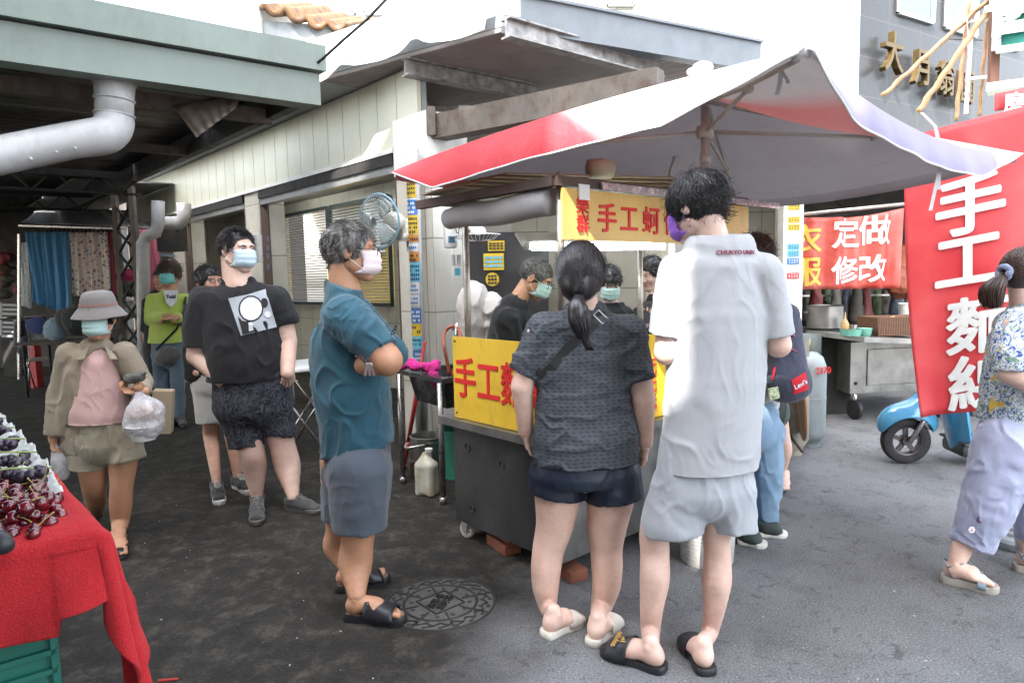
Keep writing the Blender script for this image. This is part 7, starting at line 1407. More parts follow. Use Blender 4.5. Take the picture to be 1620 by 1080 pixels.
# --- stallholders behind the cart
f = Fig('stallholder man with cropped grey hair, glasses and mask bending over his work', 4.35, (800, 690), SKIN_TAN)
W = V3(.55, -.83, 0); f.head(848, 440, 0, (.80, -.30, -.52), 1.05, neck=f.q(818, 478), neck_r=.050); f.torso([(812, 490, 0, 26, .07), (808, 530, 0, 34, .12), (800, 620, .0, 36, .13)], W)
f.limb([f.q(800, 505, -.14), f.q(815, 560, -.15), f.q(850, 575, -.2)], [15, 12, 8]); f.limb([f.q(826, 500, .16), f.q(840, 560, .15), f.q(870, 575, 0)], [15, 12, 8]); f.hand(f.q(850, 575, -.2), (.9, -.2, 0), (0, 0, -1), -1); f.hand(f.q(870, 575, 0), (.9, -.3, 0), (0, 0, -1), 1); f.finish()
f.cloth('t_shirt', BLACK_CLOTH, [(820, 470, 0, 17, .064), (813, 484, 0, 26, .085), (808, 506, 0, 36, .12), (803, 560, 0, 38, .15), (800, 620, 0, 38, .16)], W, [([f.q(802, 508, -.13), f.q(810, 550, -.15)], [21, 18]), ([f.q(824, 504, .14), f.q(836, 545, .15)], [20, 17])], (), .009, 14, 71, h=.009, local=[(f.q(819, 472), (-.35, 0, -1), .09)])
f.cloth('trousers', BLACK_CLOTH, [(800, 600, 0, 30, .13), (800, 640, 0, 32, .14)], W, [([f.q(792, 640, -.1), f.q(792, 770, -.1)], [20, 14]), ([f.q(806, 640, .1), f.q(806, 770, .1)], [20, 14])], (), .005, 12, 3, h=.012)
f.mask(MASK_GREEN, fabric('mask_string', (.8, .78, .8), .8, weave=300)); f.glasses(GLASS_FRAME, .0018); f.brows(); short_hair(f, hair_mat('hair_grizzled', (.03, .027, .025), (.14, .13, .12), .6, 80), 91, hairline=.062, low=-.03, n=1500, length=3, off1=.008, step=.006, thick=.004, jitter=.5, r=.0013)
f = Fig('stallholder woman in black with green mask looking down inside the stall', 4.6, (960, 680), SKIN_FAIR)
W = V3(.9, .3, 0); f.head(964, 448, 0, (.05, -.93, -.42), .98, neck=f.q(966, 484)); f.torso([(968, 492, 0, 24, .06), (970, 530, 0, 32, .10), (970, 620, 0, 32, .11)], W); f.limb([f.q(942, 508), f.q(935, 560), f.q(950, 580, -.2)], [13, 10, 7]); f.limb([f.q(998, 508), f.q(1006, 560), f.q(990, 580, -.2)], [13, 10, 7]); f.finish()
f.cloth('t_shirt', BLACK_CLOTH, [(968, 486, 0, 22, .065), (969, 502, 0, 36, .10), (970, 560, 0, 36, .12), (970, 620, 0, 36, .13)], W, [([f.q(944, 508), f.q(937, 550)], [17, 15]), ([f.q(996, 508), f.q(1004, 550)], [17, 15])], (), .007, 14, 73, h=.01, local=[(f.q(967, 478), (0, 0, -1), .08)])
f.mask(MASK_GREEN); f.brows(); short_hair(f, HAIR_BLACK, 93, hairline=.055, low=-.05, n=1200, length=8, off1=.012, thick=.010, r=.0014)
f = Fig('man in black looking at his phone on the far side of the stall', 4.9, (1035, 670), SKIN_FAIR)
W = V3(.5, .86, 0); f.head(1030, 432, 0, (-.75, -.6, -.35), .98, neck=f.q(1036, 468)); f.torso([(1036, 480, 0, 22, .06), (1032, 520, 0, 28, .10), (1032, 620, 0, 30, .11)], W); f.limb([f.q(1014, 500, -.1), f.q(1004, 550, -.15), f.q(1022, 500, -.36)], [12, 10, 7]); f.limb([f.q(1050, 500, .1), f.q(1055, 550, .1), f.q(1040, 520, -.2)], [12, 10, 7]); f.hand(f.q(1020, 508, -.34), (.15, -.2, 1), (0, -1, 0), 1, curl=.8); f.finish()
f.cloth('t_shirt', BLACK_CLOTH, [(1036, 474, 0, 18, .06), (1034, 494, 0, 28, .10), (1032, 560, 0, 30, .12), (1032, 640, 0, 30, .12)], W, [([f.q(1014, 500, -.1), f.q(1006, 540, -.14)], [16, 14]), ([f.q(1050, 500, .1), f.q(1054, 540, .1)], [16, 14])], (), .006, 14, 75, h=.01)
short_hair(f, HAIR_BLACK, 95, hairline=.062, low=-.03, n=900, length=5, off1=.012, thick=.008, r=.0015)
ph = MB(); ph.box(f.q(1026, 494, -.40), (.075, .009, .15), (1, .3, 0), bev=.004); po = ph.build('phone', mat('phone_case', (.05, .05, .055), .3), None); tag(po, 'dark phone held up by the man beside the steel post of the stall', 'phone')
# ------------------------------------------------------------------ red banners
def banner_mat(name, c1, c2, sheer=.12):
    n = N(name); a = n.noise(1.6, 5, .6, .5); n.base(n.ramp(a, [(.35, c1), (.7, c2)])); n.rough(.5); n.bump(n.noise(3, 4, .5, .6), .25, .03); tr = n.node('ShaderNodeBsdfTranslucent'); tr.inputs[0].default_value = (*c2, 1); ms = n.node('ShaderNodeMixShader'); ms.inputs[0].default_value = sheer; n.link(n.b.outputs[0], ms.inputs[1]); n.link(tr.outputs[0], ms.inputs[2]); n.link(ms.outputs[0], n.out.inputs[0]); return n.m
BRED = banner_mat('banner_red', (.62, .05, .065), (.76, .15, .15), .4); LETW = mat('banner_white', (.68, .68, .66), .6, bump=0); LETY = mat('banner_gold', (.62, .42, .08), .6, bump=0)
YB = 4.25; b = MB(); TLb, TRb, BRb, BLb = P(1425, 218, YB+.1), P(1650, 160, YB-.25), P(1640, 640, YB-.25), P(1457, 661, YB)
fn = lambda u, v: lerp(lerp(BLb, BRb, u), lerp(TLb, TRb, u), v)+V3(0, .03*math.sin(u*5+v*3)+.012*math.sin(u*11-v*6), 0)+V3(-.02*math.sin(v*5)*(1-u), 0, 0)
b.sheet(fn, 30, 40, .004); bn = b.build('banner', BRED, None, True); tag(bn, 'tall red vertical banner with white noodle characters hanging in front of the scooter', 'banner')
nb = bvh_of([tuple(v) for v in b.v], b.f); ru = unit(fn(1, .5)-fn(0, .5)); uu_ = unit(V3(-.04, 0, 1))
for ch, x, y, s_ in (('手', 1535, 322, .38), ('工', 1532, 412, .37), ('麵', 1550, 512, .37), ('線', 1553, 603, .37)): tx(ch, s_, LETW, P(x, y, YB-.12), ru, uu_, bn, 'lettering', bold=.028, target=nb, push=.012)
# clothes alteration banner
Y2 = 6.55; b = MB(); q = [P(1262, 458, Y2), P(1424, 456, Y2), P(1434, 328, Y2), P(1264, 342, Y2)]
fn2 = lambda u, v: lerp(lerp(q[0], q[1], u), lerp(q[3], q[2], u), v)+V3(0, .05*math.sin(u*14)*(.4+.6*v)+.03*math.sin(u*31), 0)-Z*.05*math.sin(math.pi*u)*(v)
BR2 = banner_mat('faded_banner_red', (.42, .030, .022), (.60, .20, .16), .1); b.sheet(fn2, 60, 16, .004); b2 = b.build('banner', BR2, None, True); tag(b2, 'faded wrinkled red banner advertising clothes made and altered, over the dark stall', 'banner'); nb2 = bvh_of(b.v, b.f)
for ch, x, y, s_, m_ in (('衣', 1288, 376, .30, LETY), ('服', 1288, 430, .30, LETY), ('定', 1349, 367, .30, LETW), ('做', 1398, 362, .30, LETW), ('修', 1347, 427, .28, LETW), ('改', 1393, 424, .28, LETW)): tx(ch, s_, m_, P(x, y, Y2-.15), (1, 0, .02), Z, b2, 'lettering', bold=.02, target=nb2, push=.006)
b = MB(); b.tube([P(1262, 340, Y2+.02), P(1350, 331, Y2+.02), P(1440, 322, Y2+.02)], .018, 8); b.build('rod', PST, b2, True)
b = MB(); b.sheet(lambda u, v: lerp(lerp(P(1574, 176, 6.2), P(1680, 160, 6.2), u), lerp(P(1574, 148, 6.2), P(1680, 128, 6.2), u), v)+V3(0, .02*math.sin(9*u), 0), 10, 4, .004); b3 = b.build('banner', BRED, None, True); tag(b3, 'end of a second red banner with one white character, under the green sign', 'banner'); tx('磨', .20, LETW, P(1605, 163, 6.15), (1, 0, .03), Z, b3, 'lettering', bold=.02)
# green sign and its frame
t = thing('green_sign', 'green shop sign with white border high at the right edge', 'sign', P(1600, 60, 7.0)); b = MB(); b.hexa([P(1578, 76, 7.0), P(1700, 60, 6.6), P(1700, 60, 6.8), P(1578, 76, 7.2), P(1582, -60, 7.0), P(1700, -80, 6.6), P(1700, -80, 6.8), P(1582, -60, 7.2)]); b.build('panel', mat('sign_green', (.02, .20, .16), .35), t)
b = MB(); q4 = [P(1576, 80, 6.99), P(1702, 62, 6.59), P(1702, -80, 6.59), P(1580, -62, 6.99)]
for i in range(4): b.bar(q4[i], q4[(i+1) % 4], .05, .06)
b.build('frame', WHM, t); tx('醫', .70, LETW, P(1622, 0, 6.82), unit(V3(1, -.5, 0)), Z, t, 'lettering', bold=.02)
b = MB(); b.bar(P(1562, 142, 7.1), P(1720, 122, 6.6), .25, .08); b.build('ledge', WHM, t)
b = MB(); b.bar(P(1571, 140, 7.1), P(1576, -60, 7.1), .05, .09); b.build('bracket', mat('brown_iron', (.14, .06, .04), .7), t)
BAM = mat('bamboo', (.36, .21, .11), .55, var=.25, vscale=9, dirt=.2)
def bamboo(p0, p1, r, lab):
    b = MB(); n = 28; pts, rs_ = [], []
    for i in range(n+1): pts.append(lerp(p0, p1, i/n)+V3(.006*math.sin(i), 0, .006*math.cos(i*1.3))); rs_.append(r*(1.18 if i % 4 == 0 else 1))
    b.tube(pts, rs_, 8); tag(b.build('bamboo_pole', BAM, smooth=True), lab, 'bamboo pole', 'bamboo poles at the upper right')
bamboo(P(1396, 152, 7.4), P(1566, -2, 7.2), .024, 'upper slanting bamboo pole in front of the brass characters'); bamboo(P(1452, 178, 7.2), P(1562, 18, 7.0), .028, 'lower thicker slanting bamboo pole beside the umbrella edge')
bamboo(P(1512, 192, 7.3), P(1536, -20, 7.3), .020, 'upright bamboo pole left of the ladder'); bamboo(P(1549, 184, 7.3), P(1567, -20, 7.3), .020, 'upright bamboo pole right of the ladder, beside the green sign')
b = MB(); 
for i, y in enumerate((35, 125)): b.bar(P(1528, y, 7.25), P(1562, y-3, 7.25), .03, .03)
b.bar(P(1528, 180, 7.28), P(1540, 0, 7.28), .03, .03); tag(b.build('ladder_frame', WHM), 'white ladder-like bracket tied between the bamboo poles', 'bracket')
b = MB(); b.tube([P(1530, 30, 7.2), P(1532, 80, 7.2), P(1527, 130, 7.2), P(1538, 166, 7.2)], .006, 5); tag(b.build('pink_string', mat('string_pink', (.5, .3, .32), .8), smooth=True), 'loose pink string hanging from the ladder bracket', 'string')
for lb, pts in zip(('thin black cable sagging above the alteration banner', 'lower black cable drooping just over the alteration banner rod', 'black cable strung level across the bamboo poles'), (((1300, 300, 8), (1340, 335, 7.6), (1380, 300, 7.5), (1410, 270, 7.5)), ((1264, 330, 7), (1300, 345, 7.2), (1345, 338, 7.4), (1430, 322, 7)), ((1500, 62, 8), (1560, 64, 8), (1640, 62, 8)))): cab = MB(); cab.tube([P(*p) for p in pts], .008, 5); tag(cab.build('cable', DARKM, smooth=True), lb, 'cable')
# ------------------------------------------------------------------ gas bottles, folded table
GB = mat('gas_bottle_grey', (.27, .32, .33), .45, var=.1, dirt=.35, dirtcol=(.16, .10, .06)); c = G(1276, 703); t = thing('gas_cylinder', 'tall pale grey-green gas cylinder with red number behind the folded table', 'gas cylinder', c)
R = .145; b = MB(); b.lathe([(R*.7, 0), (R*.7, .05), (R*.75, .05), (R*.97, .09), (R, .13), (R, .62), (R*.97, .68), (R*.8, .75), (R*.5, .79), (0, .80)], c, n=36, cap=False); b.build('tank', GB, t, True); b = MB(); b.lathe([(R*1.005, .40), (R*1.012, .405), (R*1.012, .415), (R*1.005, .42)], c, n=36, cap=False); b.build('weld_seam', GB, t, True)
b = MB(); a_ = np.linspace(math.radians(-30), math.radians(250), 30)
vs = [c+V3(math.cos(x)*r, math.sin(x)*r, z) for z in (.76, .94) for r in (R*.72, R*.68) for x in a_]; n_ = 30; fs = [(i, i+1, 2*n_+i+1, 2*n_+i) for i in range(n_-1)]+[(n_+i+1, n_+i, 3*n_+i, 3*n_+i+1) for i in range(n_-1)]+[(2*n_+i, 2*n_+i+1, 3*n_+i+1, 3*n_+i) for i in range(n_-1)]; b.add(vs, fs); b.build('collar', GB, t, 40); b = MB(); b.tube([c+Z*.79, c+Z*.90], .022, 10); b.build('valve', mat('valve_brass', (.35, .25, .1), .4, .8), t, True)
tx('2370', .075, REDP, c+V3(.06, -R*1.0, .655), unit(V3(.95, .25, 0)), Z, t, 'lettering', depth=.003, bold=.01)
c = G(1252, 716); c = c+V3(-.02, .0, 0); t = thing('gas_cylinder', 'short rusty gas cylinder mostly hidden behind the backpack', 'gas cylinder', c); b = MB(); b.lathe([(R*.7, 0), (R*.7, .05), (R, .12), (R, .45), (R*.8, .55), (0, .6)], c, n=30, cap=False); b.build('tank', mat('gas_bottle_rusty', (.25, .24, .20), .6, var=.3, dirt=.9, dirtcol=(.14, .06, .03), vscale=4), t, True)
b = MB(); cc = P(1262, 602, 5.0); ax = unit(V3(.95, -.31, .10)); b.lathe([(0, -.012), (.44, -.012), (.455, -.006), (.455, .006), (.44, .012), (0, .012)], cc, ax, 48, cap=False); ft = b.build('folded_round_table', mat('worn_table_rim', (.32, .19, .10), .6, var=.4, vscale=4, dirt=.7, dirtcol=(.10, .04, .02)), None, 40); tag(ft, 'folded round table with a rusty brown rim leaning by the gas cylinders', 'table')
b = MB(); b.tube([P(1240, 600, 4.95), P(1243, 670, 4.95), P(1252, 692, 4.95), P(1270, 715, 4.95)], .011, 8); b.tube([P(1249, 560, 4.95), P(1247, 690, 4.95)], .011, 8); b.build('leg', mat('leg_brown', (.09, .05, .04), .6), ft, True)
# ------------------------------------------------------------------ steel trolley table with pots
t = thing('steel_trolley', 'stainless steel work table on rubber wheels under the alteration banner', 'work table', G(1400, 660)); yf = 6.45
f0, f1 = P(1345, 600, yf)*V3(1, 1, 0), P(1500, 600, yf+.25)*V3(1, 1, 0); zz = lambda y: P(1380, y, yf)[2]
b = MB(); b.bar(P(1318, 531, yf-.1), P(1520, 538, yf+.1), .9, .045, Z); p_ = P(1314, 532, yf-.1); b.build('top', BSTEEL, t); b = MB(); d_ = V3(0, .7, 0); b.hexa([f0+Z*zz(622), f1+Z*zz(622), f1+d_+Z*zz(622), f0+d_+Z*zz(622), f0+Z*zz(541), f1+Z*zz(541), f1+d_+Z*zz(541), f0+d_+Z*zz(541)]); b.build('cabinet', BSTEEL, t)
fd = unit(f1-f0); b = MB(); b.box((f0+f1)/2+Z*(zz(582))-V3(0, .008, 0)+fd*.02, (.82, .010, .36), fd, bev=.004); b.build('door_panel', BSTEEL, t); b = MB(); b.tube([f0+fd*.06+Z*zz(606)-V3(0, .004, 0), f0+fd*.06+Z*zz(606)-V3(0, .006, 0)], .018, 12); b.build('hole', DARKM, t)
for px in (1352, 1490): c = P(px, 640, yf+.02); c[2] = .10; b = MB(); b.lathe([(.03, -.02), (.075, -.025), (.10, -.015), (.10, .015), (.075, .025), (.03, .02)], c, (1, .2, 0), 24); w = b.build('wheel', DK_RUBBER, t, 40); b = MB(); b.tube([c, c+Z*.10, c+Z*.16], .02, 8); b.build('fork', TUBS, w, True)
b = MB(); b.bar(P(1318, 545, yf+.3), P(1318, 648, yf+.3), .03, .03); b.build('leg', TUBS, t)
zt2 = P(1380, 527, yf)[2]+.002
def stand(px, y, dy=0): p = P(px, y, yf+dy); return p
b = MB(); c = V3(P(1305, 500, 6.9)[0], 6.9, 0); c[2] = P(1305, 519, 6.9)[2]; b.lathe([(.165, 0), (.175, .01), (.175, .23), (.185, .235), (.175, .24), (.165, .23), (.16, .02), (0, .02)], c, n=36, cap=False); po = b.build('stock_pot', BSTEEL, None, 40); tag(po, 'big shiny steel stock pot below the gold character of the banner', 'pot'); b = MB(); b.tube([c+V3(-.175, -.03, .17), c+V3(-.21, -.03, .17), c+V3(-.21, .03, .17), c+V3(-.175, .03, .17)], .006, 6); b.build('handle', TUBS, po, True)
b = MB(); b.lathe([(.16, 0), (.2, .03), (.2, .09), (.12, .1)], c-Z*.10, n=24); for_ = b.build('gas_ring', mat('iron_black', (.03, .03, .03), .6), None); tag(for_, 'black iron gas ring under the shiny stock pot', 'burner'); b = MB(); cx = c*V3(1, 1, 0); b.box(cx+Z*((c[2]-.10)/2), (.4, .35, c[2]-.105)); tag(b.build('burner_box', DARKM), 'dark box standing under the gas ring at the left of the trolley', 'box')
WK = None
def wicker():
    n = N('wicker'); w = n.node('ShaderNodeTexWave'); w.bands_direction = 'Z'; w.inputs['Scale'].default_value = 28; w.inputs['Distortion'].default_value = 2; w.inputs['Detail Scale'].default_value = 6; n.link(n.tc.outputs['Object'], w.inputs['Vector']); w2 = n.node('ShaderNodeTexWave'); w2.bands_direction = 'X'; w2.inputs['Scale'].default_value = 14; n.link(n.tc.outputs['Object'], w2.inputs['Vector'])
    f = n.math('MULTIPLY', w.outputs['Fac'], w2.outputs['Fac']); n.base(n.ramp(f, [(.1, (.06, .025, .012)), (.6, (.24, .11, .05))])); n.rough(.6); n.bump(f, .8, .01); return n.m
c = P(1418, 518, 6.3); b = MB(); w0, w1 = V3(.27, 0, 0), V3(0, .18, 0); zb = zt2; 
lo_ = [V3(c[0], c[1], zb)+a_*w0+b_*w1 for a_, b_ in ((-1, -1), (1, -1), (1, 1), (-1, 1))]; hi_ = [V3(c[0], c[1], zb+.17)+a_*w0*1.05+b_*w1*1.05 for a_, b_ in ((-1, -1), (1, -1), (1, 1), (-1, 1))]
b.add(lo_+hi_+[p+V3(0, 0, -.01) for p in [lerp(p, sum(hi_)/4, .06) for p in hi_]], [(0, 1, 5, 4), (1, 2, 6, 5), (2, 3, 7, 6), (3, 0, 4, 7), (3, 2, 1, 0), (4, 5, 9, 8), (5, 6, 10, 9), (6, 7, 11, 10), (7, 4, 8, 11), (8, 9, 10, 11)]); tag(b.build('wicker_basket', wicker(), None), 'brown wicker basket on the steel trolley table', 'basket'); b = MB(); b.tube([c+V3(-.2, 0, .03), c+V3(-.02, .0, .11)], .008, 6); tag(b.build('wooden_spoon', BAM, smooth=True), 'wooden stick poking out of the wicker basket', 'spoon')
TEALG = mat('clear_teal_plastic', (.16, .42, .33), .2, var=.1)
for px, w, lab in ((1346, .085, 'shallow teal plastic tray at the left end of the trolley'), (1368, .055, 'small teal box against the wicker basket')): c = P(px, 522, 6.15); c[2] = zt2; b = MB(); b.lathe([(w*.8, 0), (w, .01), (w*1.15, .07), (w*1.18, .075), (w*1.08, .07), (w*.9, .012), (0, .012)], c, n=20, cap=False); tag(b.build('plastic_tray', TEALG, smooth=40), lab, 'tray', 'teal trays')
c = P(1337, 505, 6.15); c[2] = zt2+.02; b = MB(); b.lathe([(.03, 0), (.036, .02), (.036, .10), (.014, .14), (.010, .15), (.005, .21), (0, .21)], c, n=18); tag(b.build('sauce_bottle', mat('sauce_brown', (.32, .20, .08), .3), smooth=40), 'squeeze bottle of brown sauce standing in the teal tray', 'bottle'); b = MB(); c = P(1350, 508, 6.15); c[2] = zt2+.02; b.lathe([(.035, 0), (.035, .09), (0, .09)], c, n=18); tag(b.build('steel_cup', TUBS, smooth=40), 'small steel cup beside the sauce bottle', 'cup')
c = P(1439, 500, 6.75); c[2] = zt2; b = MB(); b.lathe([(.09, 0), (.105, .26), (.112, .265), (.10, .27), (.0, .26)], c, n=24); tag(b.build('white_tub', WHM, smooth=40), 'white plastic tub behind the wicker basket', 'tub')
crate(G(1332, 640)+V3(0, .5, .20), V3(1, 0, 0), .30, .25, .22, mat('orange_crate', (.42, .18, .05), .6), 'small orange crate stacked under the left of the trolley', None, 3, 5); b = MB(); c = G(1332, 640)+V3(0, .5, 0); b.box(c+Z*.10, (.34, .3, .19), bev=.01); tag(b.build('storage_box', mat('dark_plastic', (.05, .05, .06), .5)), 'dark storage box under the small orange crate', 'box')
b = MB(); rr = random.Random(6)
for i, (x, y, s_) in enumerate(((1290, 575, .12), (1300, 600, .12), (1282, 560, .10))): b.ball(P(x, y, 7.2), (s_, s_, s_*.8), 14, 10)
v_ = np.array(b.v); v_ += (smooth_noise(v_, 16, 3)*.012)[:, None]; b.v = [tuple(p) for p in v_]; tag(b.build('plastic_bags', mat('dusky_bag', (.10, .07, .09), .35, var=.5, vscale=6), smooth=True), 'dark heap of full plastic bags behind the gas cylinder', 'bags', kind='stuff')
# hanging clutter in the dark stall
cols_ = [(.04, .035, .03), (.12, .02, .02), (.05, .07, .03), (.10, .09, .08), (.03, .04, .06)]
for i in range(11):
    x = 1275+i*16; y = 480+rr.uniform(-14, 10); c = P(x, y, 8.0+rr.uniform(-.2, .4)); Bb = Body(.02); h_ = rr.uniform(.10, .22); Bb.cone(c+Z*h_, c-Z*h_, .05, .09, .02); V, Q = Bb.mesh(); V = folds(V, Q, .012, 14, i); o = link_mesh('hanging_bag', V, Q, mat('clutter%d' % (i % 5), cols_[i % 5], .6), None, True)
    tag(o, 'dim bag of goods hanging in the dark stall, %s from the left' % ['first', 'second', 'third', 'fourth', 'fifth', 'sixth', 'seventh', 'eighth', 'ninth', 'tenth', 'last'][i], 'bag', 'bags in the dark stall')
b = MB(); b.bar(P(1262, 468, 8.1), P(1450, 466, 8.1), .02, .02); tag(b.build('rail', TUBS), 'thin rail with bags hanging at the back of the dark stall', 'rail')
Bb = Body(.02); Bb.cone(P(1432, 395, 7.4), P(1428, 450, 7.4), .06, .16, .03, V3(1, 0, 0), 1.2); V, Q = Bb.mesh(); V = folds(V, Q, .02, 12, 4); tag(link_mesh('orange_bag', V, Q, mat('dull_orange_bag', (.22, .06, .03), .7), None, True), 'dull orange bag hanging right of the alteration banner', 'bag')
# ------------------------------------------------------------------ blue scooter
WS = 3.0; c = G(1432, 732); ys = c[1]; SC_ = lambda px, py, dy=0.0: P(px, py, ys+dy); t = thing('scooter', 'light blue motor scooter parked behind the red banner', 'scooter', G(1500, 735)); side = V3(.10, 1, 0); fwd = unit(V3(-1, .10, 0)); wc = SC_(1432, 699)
BLUE = mat('scooter_blue', (.055, .25, .42), .18, var=.04, bump=0, Coat_Weight=.6); TYRE = mat('tyre', (.018, .018, .019), .8); RIM = mat('rim_dark', (.10, .09, .09), .4, .6); DPL = mat('dark_floor_plastic', (.035, .036, .038), .45, var=.3, vscale=18)
for cx, nm in ((wc, 0), (wc-fwd*1.22, 1)):
    b = MB(); R = .175 if nm == 0 else .19; cx = cx*V3(1, 1, 0)+Z*(R+.002)
    b.lathe([(R*.62, -.035), (R*.8, -.047), (R*.95, -.038), (R, -.015), (R, .015), (R*.95, .038), (R*.8, .047), (R*.62, .035)], cx, unit(side), 44, cap=False); w = b.build('wheel', TYRE, t, 50); b = MB(); b.lathe([(R*.64, -.036), (R*.58, -.03), (R*.56, 0), (R*.58, .03), (R*.64, .036)], cx, unit(side), 40, cap=False)
    for k in range(5): a = k*1.2566+.3; rd = fwd*math.cos(a)+Z*math.sin(a); b.bar(cx, cx+rd*R*.6, .03, .028, side)
    b.tube([cx-side*.04, cx+side*.04], .035, 14); b.build('rim', RIM, w, 40)
    if nm == 0: b = MB(); b.tube([cx-side*.07+fwd*.0, cx-side*.07-fwd*.08+Z*.14, cx-side*.07-fwd*.14+Z*.28], .018, 10); b.build('fork', TUBS, t, True); wf = cx
B_ = Body(.008)
m_ = wf+Z*.0
B_.ell(m_+Z*.13-fwd*.01, (.215, .105, .165), .03, ax=[fwd*.97+Z*.0, unit(side), Z]).cone(m_+Z*.20-fwd*.03, m_-fwd*.17+Z*.36, .085, .07, .05); B_.cone(m_+fwd*.5-Z*.07, m_-fwd*.5-Z*.0, .10, .10, .02, sub=True)
B_.cone(m_-side*.2, m_+side*.2, .185, .185, .01, sub=True); V, Q = B_.mesh(); link_mesh('front_fender', V, Q, BLUE, t, True)
def shield(u, v):   # leg shield seen almost edge-on
    yy = (u-.5)*2; w = .20*(.6+.4*math.sin(min(1, v*1.2)*1.57)); return m_-fwd*(.36-.16*v+.05*(1-v)**2*0)+side*yy*w+Z*(-.06+.66*v)-fwd*.05*(1-yy*yy)*0+fwd*.06*yy*yy*-1
b = MB(); b.sheet(shield, 14, 16, .03); b.build('leg_shield', BLUE, t, 50); B_ = Body(.009); B_.cone(m_-fwd*.30+Z*.35, m_-fwd*.20+Z*.75, .05, .05, .02, side, 1.5, 1.5).ell(m_-fwd*.20+Z*.80, (.10, .10, .09), .03).cone(m_-fwd*.16+Z*.80-side*.16, m_-fwd*.16+Z*.80+side*.16, .04, .04, .02); V, Q = B_.mesh(); link_mesh('headset', V, Q, BLUE, t, True)
b = MB(); b.box(m_-fwd*.58-Z*.05, (.50, .30, .10), fwd, bev=.03); b.box(m_-fwd*.58+Z*.004, (.50, .36, .02), fwd, bev=.008); b.build('floorboard', DPL, t, 40)
B_ = Body(.01); B_.cone(m_-fwd*.80+Z*.20, m_-fwd*1.45+Z*.34, .15, .11, .04, side, 1.15, 1.0).cone(m_-fwd*.78+Z*.05, m_-fwd*.85+Z*.30, .13, .14, .04); V, Q = B_.mesh(); link_mesh('rear_body', V, Q, BLUE, t, True); B_ = Body(.01); B_.cone(m_-fwd*.82+Z*.50, m_-fwd*1.40+Z*.52, .055, .045, .02, side, 2.6, 2.2); V, Q = B_.mesh(); link_mesh('seat', V, Q, LEATHER, t, True)
b = MB(); b.box(m_-fwd*.42+Z*.33-side*.03, (.05, .20, .26), fwd, bev=.02); b.build('glove_panel', mat('inner_grey', (.14, .13, .12), .5), t, 40)
for s in (-1, 1): b = MB(); b.tube([m_-fwd*.16+Z*.80+side*.1*s, m_-fwd*.24+Z*.84+side*.36*s], .014, 8); b.tube([m_-fwd*.22+Z*.835+side*.26*s, m_-fwd*.24+Z*.84+side*.38*s], .02, 8); b.build('handlebar', DK_RUBBER, t, True); b = MB(); mc_ = m_-fwd*.16+Z*1.02+side*.30*s; b.tube([m_-fwd*.18+Z*.83+side*.20*s, mc_], .006, 6); b.ball(mc_, (.05, .012, .035), 12, 8, (unit(side), fwd, Z)); b.build('mirror', DK_RUBBER, t, True)
b = MB(); q_ = m_-fwd*.72+side*-.1; b.tube([q_+Z*0, q_-fwd*-.05-Z*.14], .012, 8); b.tube([q_-fwd*-.05-Z*.14, q_-fwd*-.12-Z*.165], .012, 8); b.build('stand', TUBS, t, True)
# ------------------------------------------------------------------ concrete umbrella foot at the right edge
c = G(1612, 858); t = thing('umbrella_base', 'round stepped grey umbrella foot with pole at the right edge', 'umbrella base', c); b = MB(); b.lathe([(.17, 0), (.178, .01), (.178, .04), (.165, .055), (.12, .06), (.115, .075), (.085, .08), (.08, .095), (.04, .10), (.035, .16), (0, .16)], c, n=44); b.build('foot', mat('grey_plastic_base', (.24, .27, .28), .6, dirt=.4), t, 40); b = MB(); b.tube([c+Z*.1, c+Z*1.5], .02, 12); b.build('pole', PST, t, True)

# ------------------------------------------------------------------ hanging cloths and lane clutter
def cloth_sheet(name, pts, m, lab, cat, amp=.06, fr=5, grp=None, seed=0):
    b = MB(); bl, br, tr_, tl = [P(*p) for p in pts]; b.sheet(lambda u, v: lerp(lerp(bl, br, u), lerp(tl, tr_, u), v)+V3(0, amp*math.sin(u*fr*6.28+seed)*(1-.6*v)+amp*.4*math.sin(u*fr*14+v*3), 0)+V3(amp*.3*math.sin(v*4+seed)*(1-v), 0, 0)-Z*.012*abs(math.sin(u*12))*v, 40, 20, .006); return tag(b.build(name, m, smooth=True), lab, cat, grp)
def speckle(name, base, cols, scale=60):
    n = N(name); c = base
    for i, cc in enumerate(cols): v = n.node('ShaderNodeTexVoronoi'); v.inputs['Scale'].default_value = scale*(.8+.25*i); n.link(n.mapping((1, 1, 1), loc=(i*3, i, 2)), v.inputs['Vector']); c = n.mix(n.ramp(v.outputs['Distance'], [(.20, 1.0), (.26, 0.0)]), c, cc)
    n.base(c); n.rough(.9); return n.m
YC = 10.5; gr = 'cloths pegged on the rail down the lane'
cloth_sheet('hanging_cloth', [(52, 478, YC), (113, 500, YC), (110, 366, YC), (39, 367, YC)], fabric('cloth_blue', (.12, .33, .55), .9), 'plain blue cloth hanging from the rail down the lane', 'cloth', .05, 4, gr)
cloth_sheet('hanging_cloth', [(112, 468, YC), (176, 468, YC), (171, 366, YC), (109, 367, YC)], speckle('cloth_flowers', (.72, .62, .55), [(.35, .10, .08), (.10, .20, .38), (.5, .25, .05)], 14), 'pink cloth with small flowers hanging right of the blue one', 'cloth', .04, 3, gr)
cloth_sheet('hanging_cloth', [(34, 484, YC+.2), (50, 488, YC+.2), (44, 382, YC+.2), (28, 384, YC+.2)], speckle('cloth_lace', (.80, .82, .80), [(.4, .42, .4)], 20), 'pale lace cloth hanging at the left end of the rail', 'cloth', .03, 2, gr)
